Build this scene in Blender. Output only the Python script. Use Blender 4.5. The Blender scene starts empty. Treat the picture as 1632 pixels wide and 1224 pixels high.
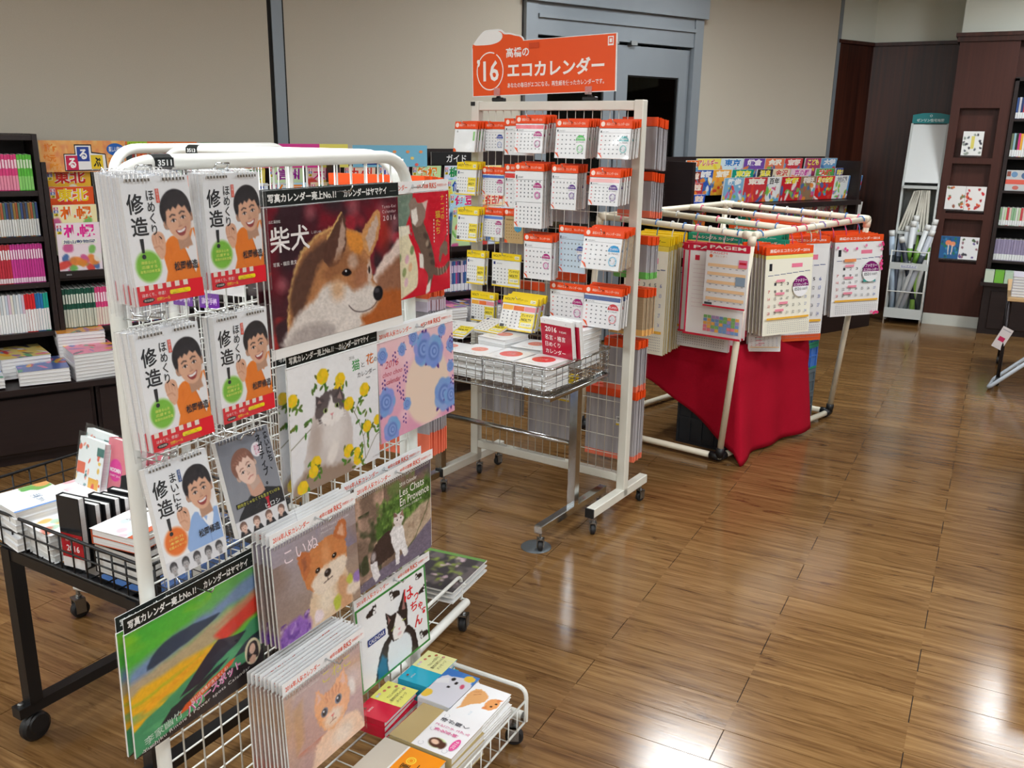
import bpy, math, random
import numpy as np
from mathutils import Vector, Matrix
R = math.radians
SC = bpy.context.scene
COL = SC.collection
rnd = random.Random(7)

# ------------------------------------------------------------------ camera, world, exposure
cam_d = bpy.data.cameras.new('camera'); cam = bpy.data.objects.new('camera', cam_d); COL.objects.link(cam)
cam_d.sensor_fit = 'HORIZONTAL'; cam_d.sensor_width = 36.0; cam_d.lens = 36.0 * 1440.16 / 1632.0
cam_d.clip_start = 0.02; cam_d.clip_end = 100
PITCH, ROLL, YAW = R(15.487), R(0.845), R(-27.79)
fw = Vector((math.sin(YAW) * math.cos(PITCH), math.cos(YAW) * math.cos(PITCH), -math.sin(PITCH)))
rt = Vector((math.cos(YAW), -math.sin(YAW), 0)); up = rt.cross(fw)
r2 = rt * math.cos(ROLL) + up * math.sin(ROLL); u2 = up * math.cos(ROLL) - rt * math.sin(ROLL)
cam.matrix_world = Matrix(((r2.x, u2.x, -fw.x, 0), (r2.y, u2.y, -fw.y, 0), (r2.z, u2.z, -fw.z, 1.62), (0, 0, 0, 1)))
SC.camera = cam
SC.view_settings.view_transform = 'Standard'; SC.view_settings.look = 'None'
SC.view_settings.gamma = 1.0; SC.view_settings.use_curve_mapping = False
SC.view_settings.exposure = 0.12
wd = bpy.data.worlds.new('world'); SC.world = wd; wd.use_nodes = True
wd.node_tree.nodes['Background'].inputs[0].default_value = (0.9, 0.95, 1.0, 1)
wd.node_tree.nodes['Background'].inputs[1].default_value = 0.05
SC.cycles.max_bounces = 6; SC.cycles.transparent_max_bounces = 14; SC.cycles.diffuse_bounces = 3; SC.cycles.glossy_bounces = 3
SC.cycles.use_adaptive_sampling = True; SC.cycles.adaptive_threshold = 0.1; SC.cycles.adaptive_min_samples = 16
SC.cycles.caustics_reflective = False; SC.cycles.caustics_refractive = False
SC.cycles.sample_clamp_indirect = 6.0

# ------------------------------------------------------------------ materials
def lin(c):
    c = np.asarray(c, float) / 255.0
    return np.where(c <= 0.04045, c / 12.92, ((c + 0.055) / 1.055) ** 2.4)
MATS = {}
def mat(name, rgb=(128, 128, 128), rough=0.5, metal=0.0, spec=0.5, **kw):
    if name in MATS: return MATS[name]
    m = bpy.data.materials.new(name); m.use_nodes = True; MATS[name] = m
    b = m.node_tree.nodes['Principled BSDF']
    b.inputs['Base Color'].default_value = (*lin(rgb), 1); b.inputs['Roughness'].default_value = rough
    b.inputs['Metallic'].default_value = metal; b.inputs['Specular IOR Level'].default_value = spec
    if kw.get('coat'): b.inputs['Coat Weight'].default_value = kw['coat']; b.inputs['Coat Roughness'].default_value = kw.get('coat_rough', 0.1)
    return m
def nodes(m): return m.node_tree.nodes, m.node_tree.links, m.node_tree.nodes['Principled BSDF']
def mottled(name, c0, c1, scale=(8, 8, 8), rough=0.5, spec=0.5, detail=4, bump=0.0, coords='Object', dist=0.0):
    m = mat(name, c0, rough, 0, spec); N, L, b = nodes(m)
    tc = N.new('ShaderNodeTexCoord'); mp = N.new('ShaderNodeMapping'); mp.inputs['Scale'].default_value = scale
    nz = N.new('ShaderNodeTexNoise'); nz.inputs['Scale'].default_value = 1.0; nz.inputs['Detail'].default_value = detail
    nz.inputs['Distortion'].default_value = dist
    rp = N.new('ShaderNodeValToRGB'); rp.color_ramp.elements[0].color = (*lin(c0), 1); rp.color_ramp.elements[1].color = (*lin(c1), 1)
    rp.color_ramp.elements[0].position = 0.3; rp.color_ramp.elements[1].position = 0.7
    L.new(tc.outputs[coords], mp.inputs['Vector']); L.new(mp.outputs[0], nz.inputs['Vector']); L.new(nz.outputs['Fac'], rp.inputs['Fac'])
    L.new(rp.outputs['Color'], b.inputs['Base Color'])
    if bump:
        bp = N.new('ShaderNodeBump'); bp.inputs['Strength'].default_value = bump; bp.inputs['Distance'].default_value = 0.002
        L.new(nz.outputs['Fac'], bp.inputs['Height']); L.new(bp.outputs[0], b.inputs['Normal'])
    return m
def attr_mat(name, rough, spec=0.5):
    m = mat(name, (200, 200, 200), rough, 0, spec); N, L, b = nodes(m)
    a = N.new('ShaderNodeAttribute'); a.attribute_name = 'Col'; L.new(a.outputs['Color'], b.inputs['Base Color'])
    return m
PRINT = attr_mat('printed_paper', 0.42, 0.35)
GLOSSP = attr_mat('glossy_print', 0.22, 0.5)
PAPER = mat('white_paper', (236, 236, 234), 0.6, 0, 0.3)
PAGEW = mottled('page_edges', (214, 214, 212), (240, 240, 238), (3, 3, 900), 0.7, 0.2)
WHITEMETAL = mottled('white_enamel_tube', (226, 228, 222), (234, 235, 230), (4, 4, 4), 0.32, 0.5)
CREAMMETAL = mottled('cream_enamel', (214, 212, 200), (224, 222, 211), (5, 5, 5), 0.38, 0.5)
CHROME = mat('chrome', (196, 200, 202), 0.16, 1.0)
STEEL = mat('galvanised_steel', (150, 152, 152), 0.35, 1.0)
BLACKMETAL = mat('black_enamel', (17, 18, 21), 0.4, 0, 0.5)
BLACKPLASTIC = mat('black_plastic', (20, 20, 22), 0.45)
RUBBER = mat('black_rubber', (24, 24, 26), 0.6)
DARKWOOD = mottled('espresso_laminate', (31, 21, 21), (40, 27, 26), (3, 3, 60), 0.42, 0.4)
PVCM = mottled('cream_plastic_pipe', (238, 229, 206), (244, 236, 215), (4, 4, 4), 0.35, 0.5)
def plastic(name, alpha_gloss=0.16, tint=(250, 252, 255), rough=0.12, haze=0.10, bump=0.6, scale=14):
    m = bpy.data.materials.new(name); m.use_nodes = True; MATS[name] = m
    N, L = m.node_tree.nodes, m.node_tree.links
    N.remove(N['Principled BSDF']); out = N['Material Output']
    tr = N.new('ShaderNodeBsdfTransparent'); tr.inputs[0].default_value = (*lin(tint), 1)
    gl = N.new('ShaderNodeBsdfGlossy'); gl.inputs['Roughness'].default_value = rough
    df = N.new('ShaderNodeBsdfDiffuse'); df.inputs[0].default_value = (0.85, 0.87, 0.88, 1)
    fr = N.new('ShaderNodeLayerWeight'); pw = N.new('ShaderNodeMath'); pw.operation = 'POWER'; pw.inputs[1].default_value = 4.0; L.new(fr.outputs['Facing'], pw.inputs[0])
    mu = N.new('ShaderNodeMath'); mu.operation = 'MULTIPLY_ADD'; mu.inputs[1].default_value = 0.45; mu.inputs[2].default_value = max(0.0, alpha_gloss + 0.035)
    nz = N.new('ShaderNodeTexNoise'); nz.inputs['Scale'].default_value = scale; nz.inputs['Detail'].default_value = 3; nz.inputs['Distortion'].default_value = 1.2
    tc = N.new('ShaderNodeTexCoord'); L.new(tc.outputs['Object'], nz.inputs['Vector'])
    bp = N.new('ShaderNodeBump'); bp.inputs['Strength'].default_value = bump; bp.inputs['Distance'].default_value = 0.004
    L.new(nz.outputs['Fac'], bp.inputs['Height']); L.new(bp.outputs[0], gl.inputs['Normal']); pass
    m1 = N.new('ShaderNodeMixShader'); m1.inputs[0].default_value = haze; L.new(tr.outputs[0], m1.inputs[1]); L.new(df.outputs[0], m1.inputs[2])
    m2 = N.new('ShaderNodeMixShader'); L.new(pw.outputs[0], mu.inputs[0]); L.new(mu.outputs[0], m2.inputs[0])
    L.new(m1.outputs[0], m2.inputs[1]); L.new(gl.outputs[0], m2.inputs[2]); L.new(m2.outputs[0], out.inputs['Surface'])
    return m
BAG = plastic('clear_polybag', 0.0, (254, 254, 255), 0.14, 0.03, 0.9, 16)
SLEEVE = plastic('clear_sleeve', -0.015, (255, 255, 255), 0.12, 0.004, 0.5, 9)
GLASS = plastic('window_glass', 0.03, (200, 210, 214), 0.02, 0.0, 0.0)

# ------------------------------------------------------------------ mesh building
class MB:
    def __init__(s): s.v = []; s.f = []; s.c = []; s.col = None
    def add(s, vs, fs, col=None):
        o = len(s.v); s.v += [tuple(p) for p in vs]; s.f += [tuple(i + o for i in f) for f in fs]
        s.c += [tuple(lin(col)) if col is not None else (0.8, 0.8, 0.8)] * len(vs)
    def box(s, x0, x1, y0, y1, z0, z1, col=None):
        s.add([(x0, y0, z0), (x1, y0, z0), (x1, y1, z0), (x0, y1, z0), (x0, y0, z1), (x1, y0, z1), (x1, y1, z1), (x0, y1, z1)],
              [(0, 3, 2, 1), (4, 5, 6, 7), (0, 1, 5, 4), (1, 2, 6, 5), (2, 3, 7, 6), (3, 0, 4, 7)], col); return s
    def bbox(s, x0, x1, y0, y1, z0, z1, b=0.004, col=None):   # bevelled box
        xs = (x0, x0 + b, x1 - b, x1); ys = (y0, y0 + b, y1 - b, y1); zs = (z0, z0 + b, z1 - b, z1)
        V = []; ring = lambda z, i: [(xs[i], ys[0 + (1 - i)], z)]
        def loop(z, t):
            if t: return [(xs[1], ys[1], z), (xs[2], ys[1], z), (xs[2], ys[2], z), (xs[1], ys[2], z)]
            return [(xs[1], ys[0], z), (xs[2], ys[0], z), (xs[3], ys[1], z), (xs[3], ys[2], z), (xs[2], ys[3], z), (xs[1], ys[3], z), (xs[0], ys[2], z), (xs[0], ys[1], z)]
        V = loop(zs[0], 1) + loop(zs[1], 0) + loop(zs[2], 0) + loop(zs[3], 1)
        F = [(3, 2, 1, 0), (20, 21, 22, 23)]
        for i in range(8): F.append((4 + i, 4 + (i + 1) % 8, 12 + (i + 1) % 8, 12 + i))
        F += [(0, 1, 5, 4), (1, 2, 7, 6), (2, 3, 9, 8), (3, 0, 11, 10), (1, 6, 5), (2, 8, 7), (3, 10, 9), (0, 4, 11)]
        F += [(20 + 1, 20, 12, 13), (22, 21, 14, 15), (23, 22, 16, 17), (20, 23, 18, 19), (21, 13, 14), (22, 15, 16), (23, 17, 18), (20, 19, 12)]
        s.add(V, F, col); return s
    def tube(s, pts, r, n=8, caps=True, closed=False, col=None):
        pts = [Vector(p) for p in pts]; m = len(pts); V = []; F = []
        prev = None
        for i, p in enumerate(pts):
            if closed: t = (pts[(i + 1) % m] - pts[i - 1]).normalized()
            elif i == 0: t = (pts[1] - p).normalized()
            elif i == m - 1: t = (p - pts[i - 1]).normalized()
            else:
                a = (p - pts[i - 1]).normalized(); b = (pts[i + 1] - p).normalized(); t = (a + b)
                t = t.normalized() if t.length > 1e-6 else a
            if prev is None:
                u = Vector((0, 0, 1)) if abs(t.z) < 0.9 else Vector((1, 0, 0)); u = (u - t * u.dot(t)).normalized()
            else:
                u = prev - t * prev.dot(t); u = u.normalized() if u.length > 1e-6 else prev
            prev = u; w = t.cross(u)
            rr = r[i] if isinstance(r, (list, tuple)) else r
            for k in range(n):
                a = 2 * math.pi * k / n; V.append(p + u * (rr * math.cos(a)) + w * (rr * math.sin(a)))
        for i in range(m if closed else m - 1):
            for k in range(n):
                j = (i + 1) % m
                F.append((i * n + k, i * n + (k + 1) % n, j * n + (k + 1) % n, j * n + k))
        if caps and not closed: F += [tuple(range(n))[::-1], tuple((m - 1) * n + k for k in range(n))]
        s.add(V, F, col); return s
    def rod(s, a, b, r, n=6, col=None): return s.tube([a, b], r, n, True, False, col)
    def bar(s, a, b, w, h, col=None):   # rectangular bar between two points, w sideways, h up
        a = Vector(a); b = Vector(b); t = (b - a).normalized()
        u = Vector((0, 0, 1)) if abs(t.z) < 0.95 else Vector((0, 1, 0)); sd = t.cross(u).normalized(); u = sd.cross(t)
        V = []
        for p in (a, b):
            for (i, j) in ((-1, -1), (1, -1), (1, 1), (-1, 1)): V.append(p + sd * (i * w / 2) + u * (j * h / 2))
        s.add(V, [(0, 1, 2, 3), (7, 6, 5, 4), (0, 4, 5, 1), (1, 5, 6, 2), (2, 6, 7, 3), (3, 7, 4, 0)], col); return s
    def lathe(s, prof, n=16, axis='z', o=(0, 0, 0), col=None):
        V = []; F = []; m = len(prof)
        for (r, h) in prof:
            for k in range(n):
                a = 2 * math.pi * k / n; x, y, z = r * math.cos(a), r * math.sin(a), h
                if axis == 'x': x, y, z = h, r * math.cos(a), r * math.sin(a)
                if axis == 'y': x, y, z = r * math.cos(a), h, r * math.sin(a)
                V.append((x + o[0], y + o[1], z + o[2]))
        for i in range(m - 1):
            for k in range(n): F.append((i * n + k, i * n + (k + 1) % n, (i + 1) * n + (k + 1) % n, (i + 1) * n + k))
        F += [tuple(range(n))[::-1], tuple((m - 1) * n + k for k in range(n))]
        s.add(V, F, col); return s
    def prism(s, pts, y0, y1, col=None):   # outline in x,z extruded in y
        n = len(pts); V = [(x, y0, z) for x, z in pts] + [(x, y1, z) for x, z in pts]
        F = [tuple(range(n)), tuple(range(2 * n - 1, n - 1, -1))] + [(i, i + n, (i + 1) % n + n, (i + 1) % n) for i in range(n)]
        s.add(V, F, col); return s
    def mesh(s, name, smooth=False, color=False):
        me = bpy.data.meshes.new(name); me.from_pydata(s.v, [], s.f)
        if smooth: me.shade_smooth()
        if color:
            a = me.color_attributes.new('Col', 'FLOAT_COLOR', 'POINT')
            c = np.ones((len(s.v), 4)); c[:, :3] = np.array(s.c); a.data.foreach_set('color', c.ravel())
        me.update(); return me
def smooth_by_angle(me, ang=40):
    me.shade_smooth()
    try: me.set_sharp_from_angle(angle=R(ang))
    except Exception: pass
    return me

def link(name, me, m, parent=None, loc=(0, 0, 0), rot=(0, 0, 0)):
    o = bpy.data.objects.new(name, me); COL.objects.link(o)
    if m is not None and me is not None and len(me.materials) == 0: me.materials.append(m)
    o.parent = parent; o.location = loc; o.rotation_euler = rot
    return o
def tag(o, label, cat, group=None):
    o['label'] = label; o['category'] = cat
    if group: o['group'] = group
    return o
def stuff(o): o['kind'] = 'stuff'; return o
def thing(name, label, cat, loc=(0, 0, 0), rot=(0, 0, 0), group=None):
    o = bpy.data.objects.new(name, None); COL.objects.link(o); o.empty_display_size = 0.05
    o.location = loc; o.rotation_euler = rot if not isinstance(rot, (int, float)) else (0, 0, rot)
    return tag(o, label, cat, group)
def struct(name, me, m, parent=None, loc=(0, 0, 0), rot=(0, 0, 0)):
    o = link(name, me, m, parent, loc, rot); o['kind'] = 'structure'; return o
def dup(root, loc, rot=None, label=None, group=None):
    r = root.copy(); COL.objects.link(r); r.location = loc
    if rot is not None: r.rotation_euler = rot
    if label: r['label'] = label
    if group: r['group'] = group
    for ch in list(root.children):
        c = ch.copy(); COL.objects.link(c); c.parent = r
        for g in list(ch.children):
            d = g.copy(); COL.objects.link(d); d.parent = c
    return r
class Fr:   # upright frame: x runs along compass bearing b, -y faces out
    def __init__(s, x, y, b, z=0): s.o = Vector((x, y, z)); s.b = R(b); s.d = Vector((math.sin(s.b), math.cos(s.b), 0)); s.n = Vector((math.cos(s.b), -math.sin(s.b), 0)); s.rz = math.pi / 2 - s.b
    def p(s, a, c, z): return s.o + s.d * a + s.n * c + Vector((0, 0, z))   # c = distance out of the face
    def rot(s, tilt=0, yaw=0): return (-R(tilt), 0, s.rz + R(yaw))

# ------------------------------------------------------------------ lettering
TXT = {}
_fc = bpy.data.curves.new('lettering_source', 'FONT'); _fo = bpy.data.objects.new('lettering_source', _fc)
def glyphs(body, bold=0.0, shear=0.0, spacing=1.0, line=1.0, align='LEFT'):
    k = (body, bold, shear, spacing, line, align)
    if k in TXT: return TXT[k]
    _fc.body = body; _fc.resolution_u = 2; _fc.offset = bold; _fc.shear = shear; _fc.space_character = spacing; _fc.space_line = line; _fc.align_x = align
    me = _fo.to_mesh(); n = len(me.vertices); v = np.zeros(n * 3); me.vertices.foreach_get('co', v); v = v.reshape(-1, 3)[:, :2]
    f = [tuple(p.vertices) for p in me.polygons]; _fo.to_mesh_clear()
    if n:
        lo, hi = v.min(0), v.max(0); v = (v - lo) / np.maximum(hi - lo, 1e-6)
    TXT[k] = (v, f); return TXT[k]

class Print:
    """flat print w x h metres; u right, v down (0..1); lies in the local x-z plane, front to -y; origin top-left."""
    def __init__(s, w, h): s.w = w; s.h = h; s.V = []; s.F = []; s.C = []; s.k = 0; s.n = 0
    def _add(s, uv, faces, cols):
        s.k += 1; y = -0.00022 * s.k
        uv = np.asarray(uv, float); P = np.stack([uv[:, 0] * s.w, np.full(len(uv), y), -uv[:, 1] * s.h], 1)
        s.V.append(P); s.C.append(np.broadcast_to(cols, (len(uv), 3))); s.F += [tuple(int(i) + s.n for i in f) for f in faces]; s.n += len(uv)
    def raster(s, art):
        ny, nx = art.ny, art.nx
        uu, vv = np.meshgrid(np.linspace(0, 1, nx), np.linspace(0, 1, ny)); uv = np.stack([uu.ravel(), vv.ravel()], 1)
        i = (np.arange(ny - 1)[:, None] * nx + np.arange(nx - 1)[None, :]).ravel()
        F = np.stack([i, i + nx, i + nx + 1, i + 1], 1)
        s._add(uv, F, lin(np.clip(art.im.reshape(-1, 3), 0, 255))); return s
    def rect(s, x0, y0, x1, y1, col): s._add([(x0, y0), (x0, y1), (x1, y1), (x1, y0)], [(0, 1, 2, 3)], lin(col)); return s
    def rects(s, L, col):
        uv = []; F = []
        for (x0, y0, x1, y1) in L: n = len(uv); uv += [(x0, y0), (x0, y1), (x1, y1), (x1, y0)]; F.append((n, n + 1, n + 2, n + 3))
        s._add(uv, F, lin(col)); return s
    def poly(s, pts, col): s._add(pts, [tuple(range(len(pts)))[::-1] if area(pts) > 0 else tuple(range(len(pts)))], lin(col)); return s
    def ell(s, cx, cy, rx, ry, col, n=22, a0=0, a1=360):
        full = a1 - a0 >= 360; m = n if full else n + 1
        P = [(cx + rx * math.cos(R(a0 + (a1 - a0) * i / n)), cy + ry * math.sin(R(a0 + (a1 - a0) * i / n))) for i in range(m)]
        return s.poly(P, col)
    def ring(s, cx, cy, rx, ry, t, col, n=28, a0=0, a1=360):
        uv = []; F = []
        for i in range(n + 1):
            a = R(a0 + (a1 - a0) * i / n)
            uv += [(cx + rx * math.cos(a), cy + ry * math.sin(a)), (cx + (rx - t * s.h / s.w) * math.cos(a), cy + (ry - t) * math.sin(a))]
        for i in range(n): F.append((2 * i, 2 * i + 1, 2 * i + 3, 2 * i + 2))
        s._add(uv, F, lin(col)); return s
    def text(s, body, x0, y0, x1, y1, col, bold=0.0, shear=0.0, vert=False, rot=0, spacing=1.0, line=1.0, align='LEFT'):
        if vert: body = '\n'.join(body)
        v, f = glyphs(body, bold, shear, spacing, line, align)
        if len(v) == 0: return s
        u = x0 + v[:, 0] * (x1 - x0); w = y1 - v[:, 1] * (y1 - y0)
        if rot:
            cx, cy = (x0 + x1) / 2, (y0 + y1) / 2; c, sn = math.cos(R(rot)), math.sin(R(rot)); k = s.h / s.w
            du, dw = u - cx, (w - cy) * k; u, w = cx + du * c + dw * sn, cy + (-du * sn + dw * c) / k
        s._add(np.stack([u, w], 1), f, lin(col)); return s
    def mesh(s, name):
        me = bpy.data.meshes.new(name); V = np.concatenate(s.V); C = np.concatenate(s.C)
        nv = len(V); me.vertices.add(nv); me.vertices.foreach_set('co', V.astype(np.float32).ravel())
        ls = np.array([len(f) for f in s.F]); li = np.concatenate([np.array(f) for f in s.F])
        me.loops.add(len(li)); me.loops.foreach_set('vertex_index', li.astype(np.int32))
        me.polygons.add(len(ls)); st = np.concatenate([[0], np.cumsum(ls)[:-1]]); me.polygons.foreach_set('loop_start', st.astype(np.int32))
        a = me.color_attributes.new('Col', 'FLOAT_COLOR', 'POINT'); c = np.ones((nv, 4), np.float32); c[:, :3] = C; a.data.foreach_set('color', c.ravel())
        me.update(calc_edges=True); me.validate(); return me
def area(p): return sum(p[i][0] * p[(i + 1) % len(p)][1] - p[(i + 1) % len(p)][0] * p[i][1] for i in range(len(p)))

# ------------------------------------------------------------------ soft painting of photographic covers
def spline(pts, k=5, closed=True):
    P = np.array(pts, float); n = len(P); out = []
    rng = range(n) if closed else range(n - 1)
    for i in rng:
        if closed: a, b, c, d = P[i - 1], P[i], P[(i + 1) % n], P[(i + 2) % n]
        else: a, b, c, d = P[max(i - 1, 0)], P[i], P[i + 1], P[min(i + 2, n - 1)]
        for j in range(k):
            t = j / k; out.append(0.5 * (2 * b + (c - a) * t + (2 * a - 5 * b + 4 * c - d) * t * t + (3 * b - a - 3 * c + d) * t ** 3))
    if not closed: out.append(P[-1])
    return np.array(out)
def vnoise(x, y, seed=0):
    r = np.random.RandomState(seed); g = r.rand(64, 64); xi = np.floor(x).astype(int); yi = np.floor(y).astype(int); fx = x - xi; fy = y - yi
    fx = fx * fx * (3 - 2 * fx); fy = fy * fy * (3 - 2 * fy); G = lambda a, b: g[a % 64, b % 64]
    return (G(xi, yi) * (1 - fx) + G(xi + 1, yi) * fx) * (1 - fy) + (G(xi, yi + 1) * (1 - fx) + G(xi + 1, yi + 1) * fx) * fy
class Art:
    def __init__(s, nx, ny, col=(255, 255, 255), asp=None):
        s.nx, s.ny = nx, ny; s.im = np.empty((ny, nx, 3)); s.im[:] = col; s.asp = asp or (nx - 1) / (ny - 1)
        s.u, s.v = np.meshgrid(np.linspace(0, 1, nx), np.linspace(0, 1, ny)); s.seed = 1; s.warp = 0; s.ws = 40
    def fur(s, amt=0.0, scale=40): s.warp = amt; s.ws = scale; return s
    def _uv(s):
        u, v = s.u, s.v
        if s.warp:
            s.seed += 1
            u = u + (vnoise(s.u * s.ws, s.v * s.ws * 0.6, s.seed) - 0.5) * s.warp; v = v + (vnoise(s.u * s.ws, s.v * s.ws * 0.6, s.seed + 99) - 0.5) * s.warp
        return u * s.asp, v
    def _mix(s, a, col):
        a = a[..., None]; s.im = s.im * (1 - a) + np.asarray(col, float) * a
    def grad(s, c0, c1, ang=90, p0=0, p1=1):
        t = (s.u * math.cos(R(ang)) + s.v * math.sin(R(ang)) - p0) / (p1 - p0); t = np.clip(t, 0, 1)[..., None]
        s.im = np.array(c0, float) * (1 - t) + np.array(c1, float) * t; return s
    def ell(s, cx, cy, rx, ry, col, rot=0, soft=0.12, a=1.0):
        u, v = s._uv(); dx, dy = u - cx * s.asp, v - cy; c, sn = math.cos(R(rot)), math.sin(R(rot)); X, Y = dx * c + dy * sn, -dx * sn + dy * c
        d = np.sqrt((X / (rx * s.asp)) ** 2 + (Y / ry) ** 2); s._mix(np.clip((1 + soft / 2 - d) / soft, 0, 1) * a, col); return s
    def poly(s, pts, col, soft=0.006, a=1.0, curve=0, open_=False):
        P = np.array(pts, float)
        if curve: P = spline(P, curve)
        P = P * [s.asp, 1]; u, v = s._uv(); lo, hi = P.min(0) - soft * 2 - s.warp, P.max(0) + soft * 2 + s.warp
        i0, i1 = max(0, int(lo[1] * (s.ny - 1))), min(s.ny, int(hi[1] * (s.ny - 1)) + 2); j0, j1 = max(0, int(lo[0] / s.asp * (s.nx - 1))), min(s.nx, int(hi[0] / s.asp * (s.nx - 1)) + 2)
        if i1 <= i0 or j1 <= j0: return s
        x, y = u[i0:i1, j0:j1], v[i0:i1, j0:j1]; ins = np.zeros(x.shape, bool); dm = np.full(x.shape, 9.0)
        for k in range(len(P)):
            (ax, ay), (bx, by) = P[k], P[(k + 1) % len(P)]
            ex, ey = bx - ax, by - ay; q = ex * ex + ey * ey
            if q < 1e-12: continue
            t = np.clip(((x - ax) * ex + (y - ay) * ey) / q, 0, 1); dm = np.minimum(dm, (x - ax - t * ex) ** 2 + (y - ay - t * ey) ** 2)
            if ay != by: ins ^= ((ay > y) != (by > y)) & (x < ex * (y - ay) / ey + ax)
        d = np.sqrt(dm) * np.where(ins, -1, 1); m = np.clip(0.5 - d / soft, 0, 1) * a
        sub = s.im[i0:i1, j0:j1]; s.im[i0:i1, j0:j1] = sub * (1 - m[..., None]) + np.asarray(col, float) * m[..., None]; return s
    def line(s, pts, w, col, soft=0.006, a=1.0, curve=0):
        P = np.array(pts, float)
        if curve: P = spline(P, curve, False)
        P = P * [s.asp, 1]; u, v = s._uv(); dm = np.full(u.shape, 9.0)
        for k in range(len(P) - 1):
            (ax, ay), (bx, by) = P[k], P[k + 1]; ex, ey = bx - ax, by - ay; q = max(ex * ex + ey * ey, 1e-12)
            t = np.clip(((u - ax) * ex + (v - ay) * ey) / q, 0, 1); dm = np.minimum(dm, (u - ax - t * ex) ** 2 + (v - ay - t * ey) ** 2)
        s._mix(np.clip(0.5 + (w / 2 - np.sqrt(dm)) / soft, 0, 1) * a, col); return s
    def grain(s, amt=.1, sx=60, sy=90):
        s.seed += 3; n = vnoise(s.u * s.asp * sx, s.v * sy, s.seed) * .6 + vnoise(s.u * s.asp * sx * .35 + 3, s.v * sy * .35, s.seed + 5) * .4
        s.im = s.im * (1 + (n - .5) * 2 * amt)[..., None]; return s
    def noise(s, col, sx, sy, thr=0.5, soft=0.3, a=0.5, box=None, oct=2):
        s.seed += 7; n = sum(vnoise(s.u * s.asp * sx * 2 ** k, s.v * sy * 2 ** k, s.seed + k) / 2 ** k for k in range(oct)) / sum(1 / 2 ** k for k in range(oct))
        m = np.clip((n - thr) / soft, 0, 1) * a
        if box: m = m * ((s.u >= box[0]) & (s.u <= box[2]) & (s.v >= box[1]) & (s.v <= box[3]))
        s._mix(m, col); return s
# ================================================================== the setting
W = Fr(-4.07, 2.57, 28)           # back wall run: x along the shelf fronts, wall face 0.7 m behind
LIGHT_STRENGTH = 42.0
def emis(name, rgb, st):
    m = bpy.data.materials.new(name); m.use_nodes = True; N, L, b = nodes(m)
    b.inputs['Base Color'].default_value = (*lin(rgb), 1); b.inputs['Emission Color'].default_value = (*lin(rgb), 1); b.inputs['Emission Strength'].default_value = st
    return m
LAMP = emis('lamp_diffuser', (247, 252, 255), LIGHT_STRENGTH)
# ---- ceiling lights (square troffers)
cl_frame = MB(); 
for (a, b, c, d) in ((-.33, .33, -.33, -.30), (-.33, .33, .30, .33), (-.33, -.30, -.30, .30), (.30, .33, -.30, .30)): cl_frame.box(a, b, c, d, -.03, 0)
cl_frame = cl_frame.mesh('light_frame'); _m = MB(); _m.add([(-.3, -.3, -.018), (.3, -.3, -.018), (.3, .3, -.018), (-.3, .3, -.018)], [(3, 2, 1, 0)]); cl_diff = _m.mesh('light_diffuser')
WHITEPAINT = mat('white_paint', (225, 228, 224), 0.7, 0, 0.2)
ct = None
for i in range(-7, 2):
    for j in range(-1, 8):
        x, y = -1.5 + 2.24 * i + 1.98 * j, 5.67 + 1.98 * i - 2.24 * j
        q = Vector((x, y, 0)) - W.o
        if q.dot(W.n) < -0.2 or y > 9.2 or y < -7.2 or x > 9.2: continue
        if ct is None:
            ct = thing('ceiling_light', 'square white troffer light in the ceiling', 'ceiling light', (x, y, 2.995), 0, 'ceiling troffers')
            link('frame', cl_frame, WHITEPAINT, ct); link('diffuser', cl_diff, LAMP, ct)
        else: dup(ct, (x, y, 2.995))

# ---- floor: real planks over a dark bed
PW, PL, PY0, PX0 = 0.147, 0.917, 2.0937, -0.9443
FLOORM = mat('wood_look_vinyl', (134, 96, 56), 0.2, 0, 0.5); N, L, b = nodes(FLOORM)
geo = N.new('ShaderNodeNewGeometry')
def vm(op, a, bv):
    n = N.new('ShaderNodeVectorMath'); n.operation = op
    L.new(a, n.inputs[0])
    if isinstance(bv, tuple): n.inputs[1].default_value = bv
    else: L.new(bv, n.inputs[1])
    return n.outputs[0]
sep = N.new('ShaderNodeSeparateXYZ'); L.new(geo.outputs['Position'], sep.inputs[0])
def mth(op, a, bv=None, cv=None):
    n = N.new('ShaderNodeMath'); n.operation = op
    for i, x in enumerate((a, bv, cv)):
        if x is None: continue
        if isinstance(x, (int, float)): n.inputs[i].default_value = x
        else: L.new(x, n.inputs[i])
    return n.outputs[0]
rowi = mth('FLOOR', mth('DIVIDE', mth('SUBTRACT', sep.outputs[1], PY0), PW))
coli = mth('FLOOR', mth('DIVIDE', mth('ADD', mth('SUBTRACT', sep.outputs[0], PX0), mth('MULTIPLY', rowi, PL / 2)), PL))
cid = N.new('ShaderNodeCombineXYZ'); L.new(rowi, cid.inputs[0]); L.new(coli, cid.inputs[1])
wn = N.new('ShaderNodeTexWhiteNoise'); wn.noise_dimensions = '2D'; L.new(cid.outputs[0], wn.inputs['Vector'])
offs = vm('SCALE', wn.outputs['Color'], (0, 0, 0)); offs.node.inputs['Scale'].default_value = 7.0
pos = vm('ADD', geo.outputs['Position'], offs)
def noise(vec, scale, detail, dist=0.0, rough=0.55):
    mp = N.new('ShaderNodeMapping'); mp.inputs['Scale'].default_value = scale; L.new(vec, mp.inputs['Vector'])
    n = N.new('ShaderNodeTexNoise'); n.inputs['Scale'].default_value = 1.0; n.inputs['Detail'].default_value = detail; n.inputs['Distortion'].default_value = dist; n.inputs['Roughness'].default_value = rough
    L.new(mp.outputs[0], n.inputs['Vector']); return n.outputs['Fac']
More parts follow.
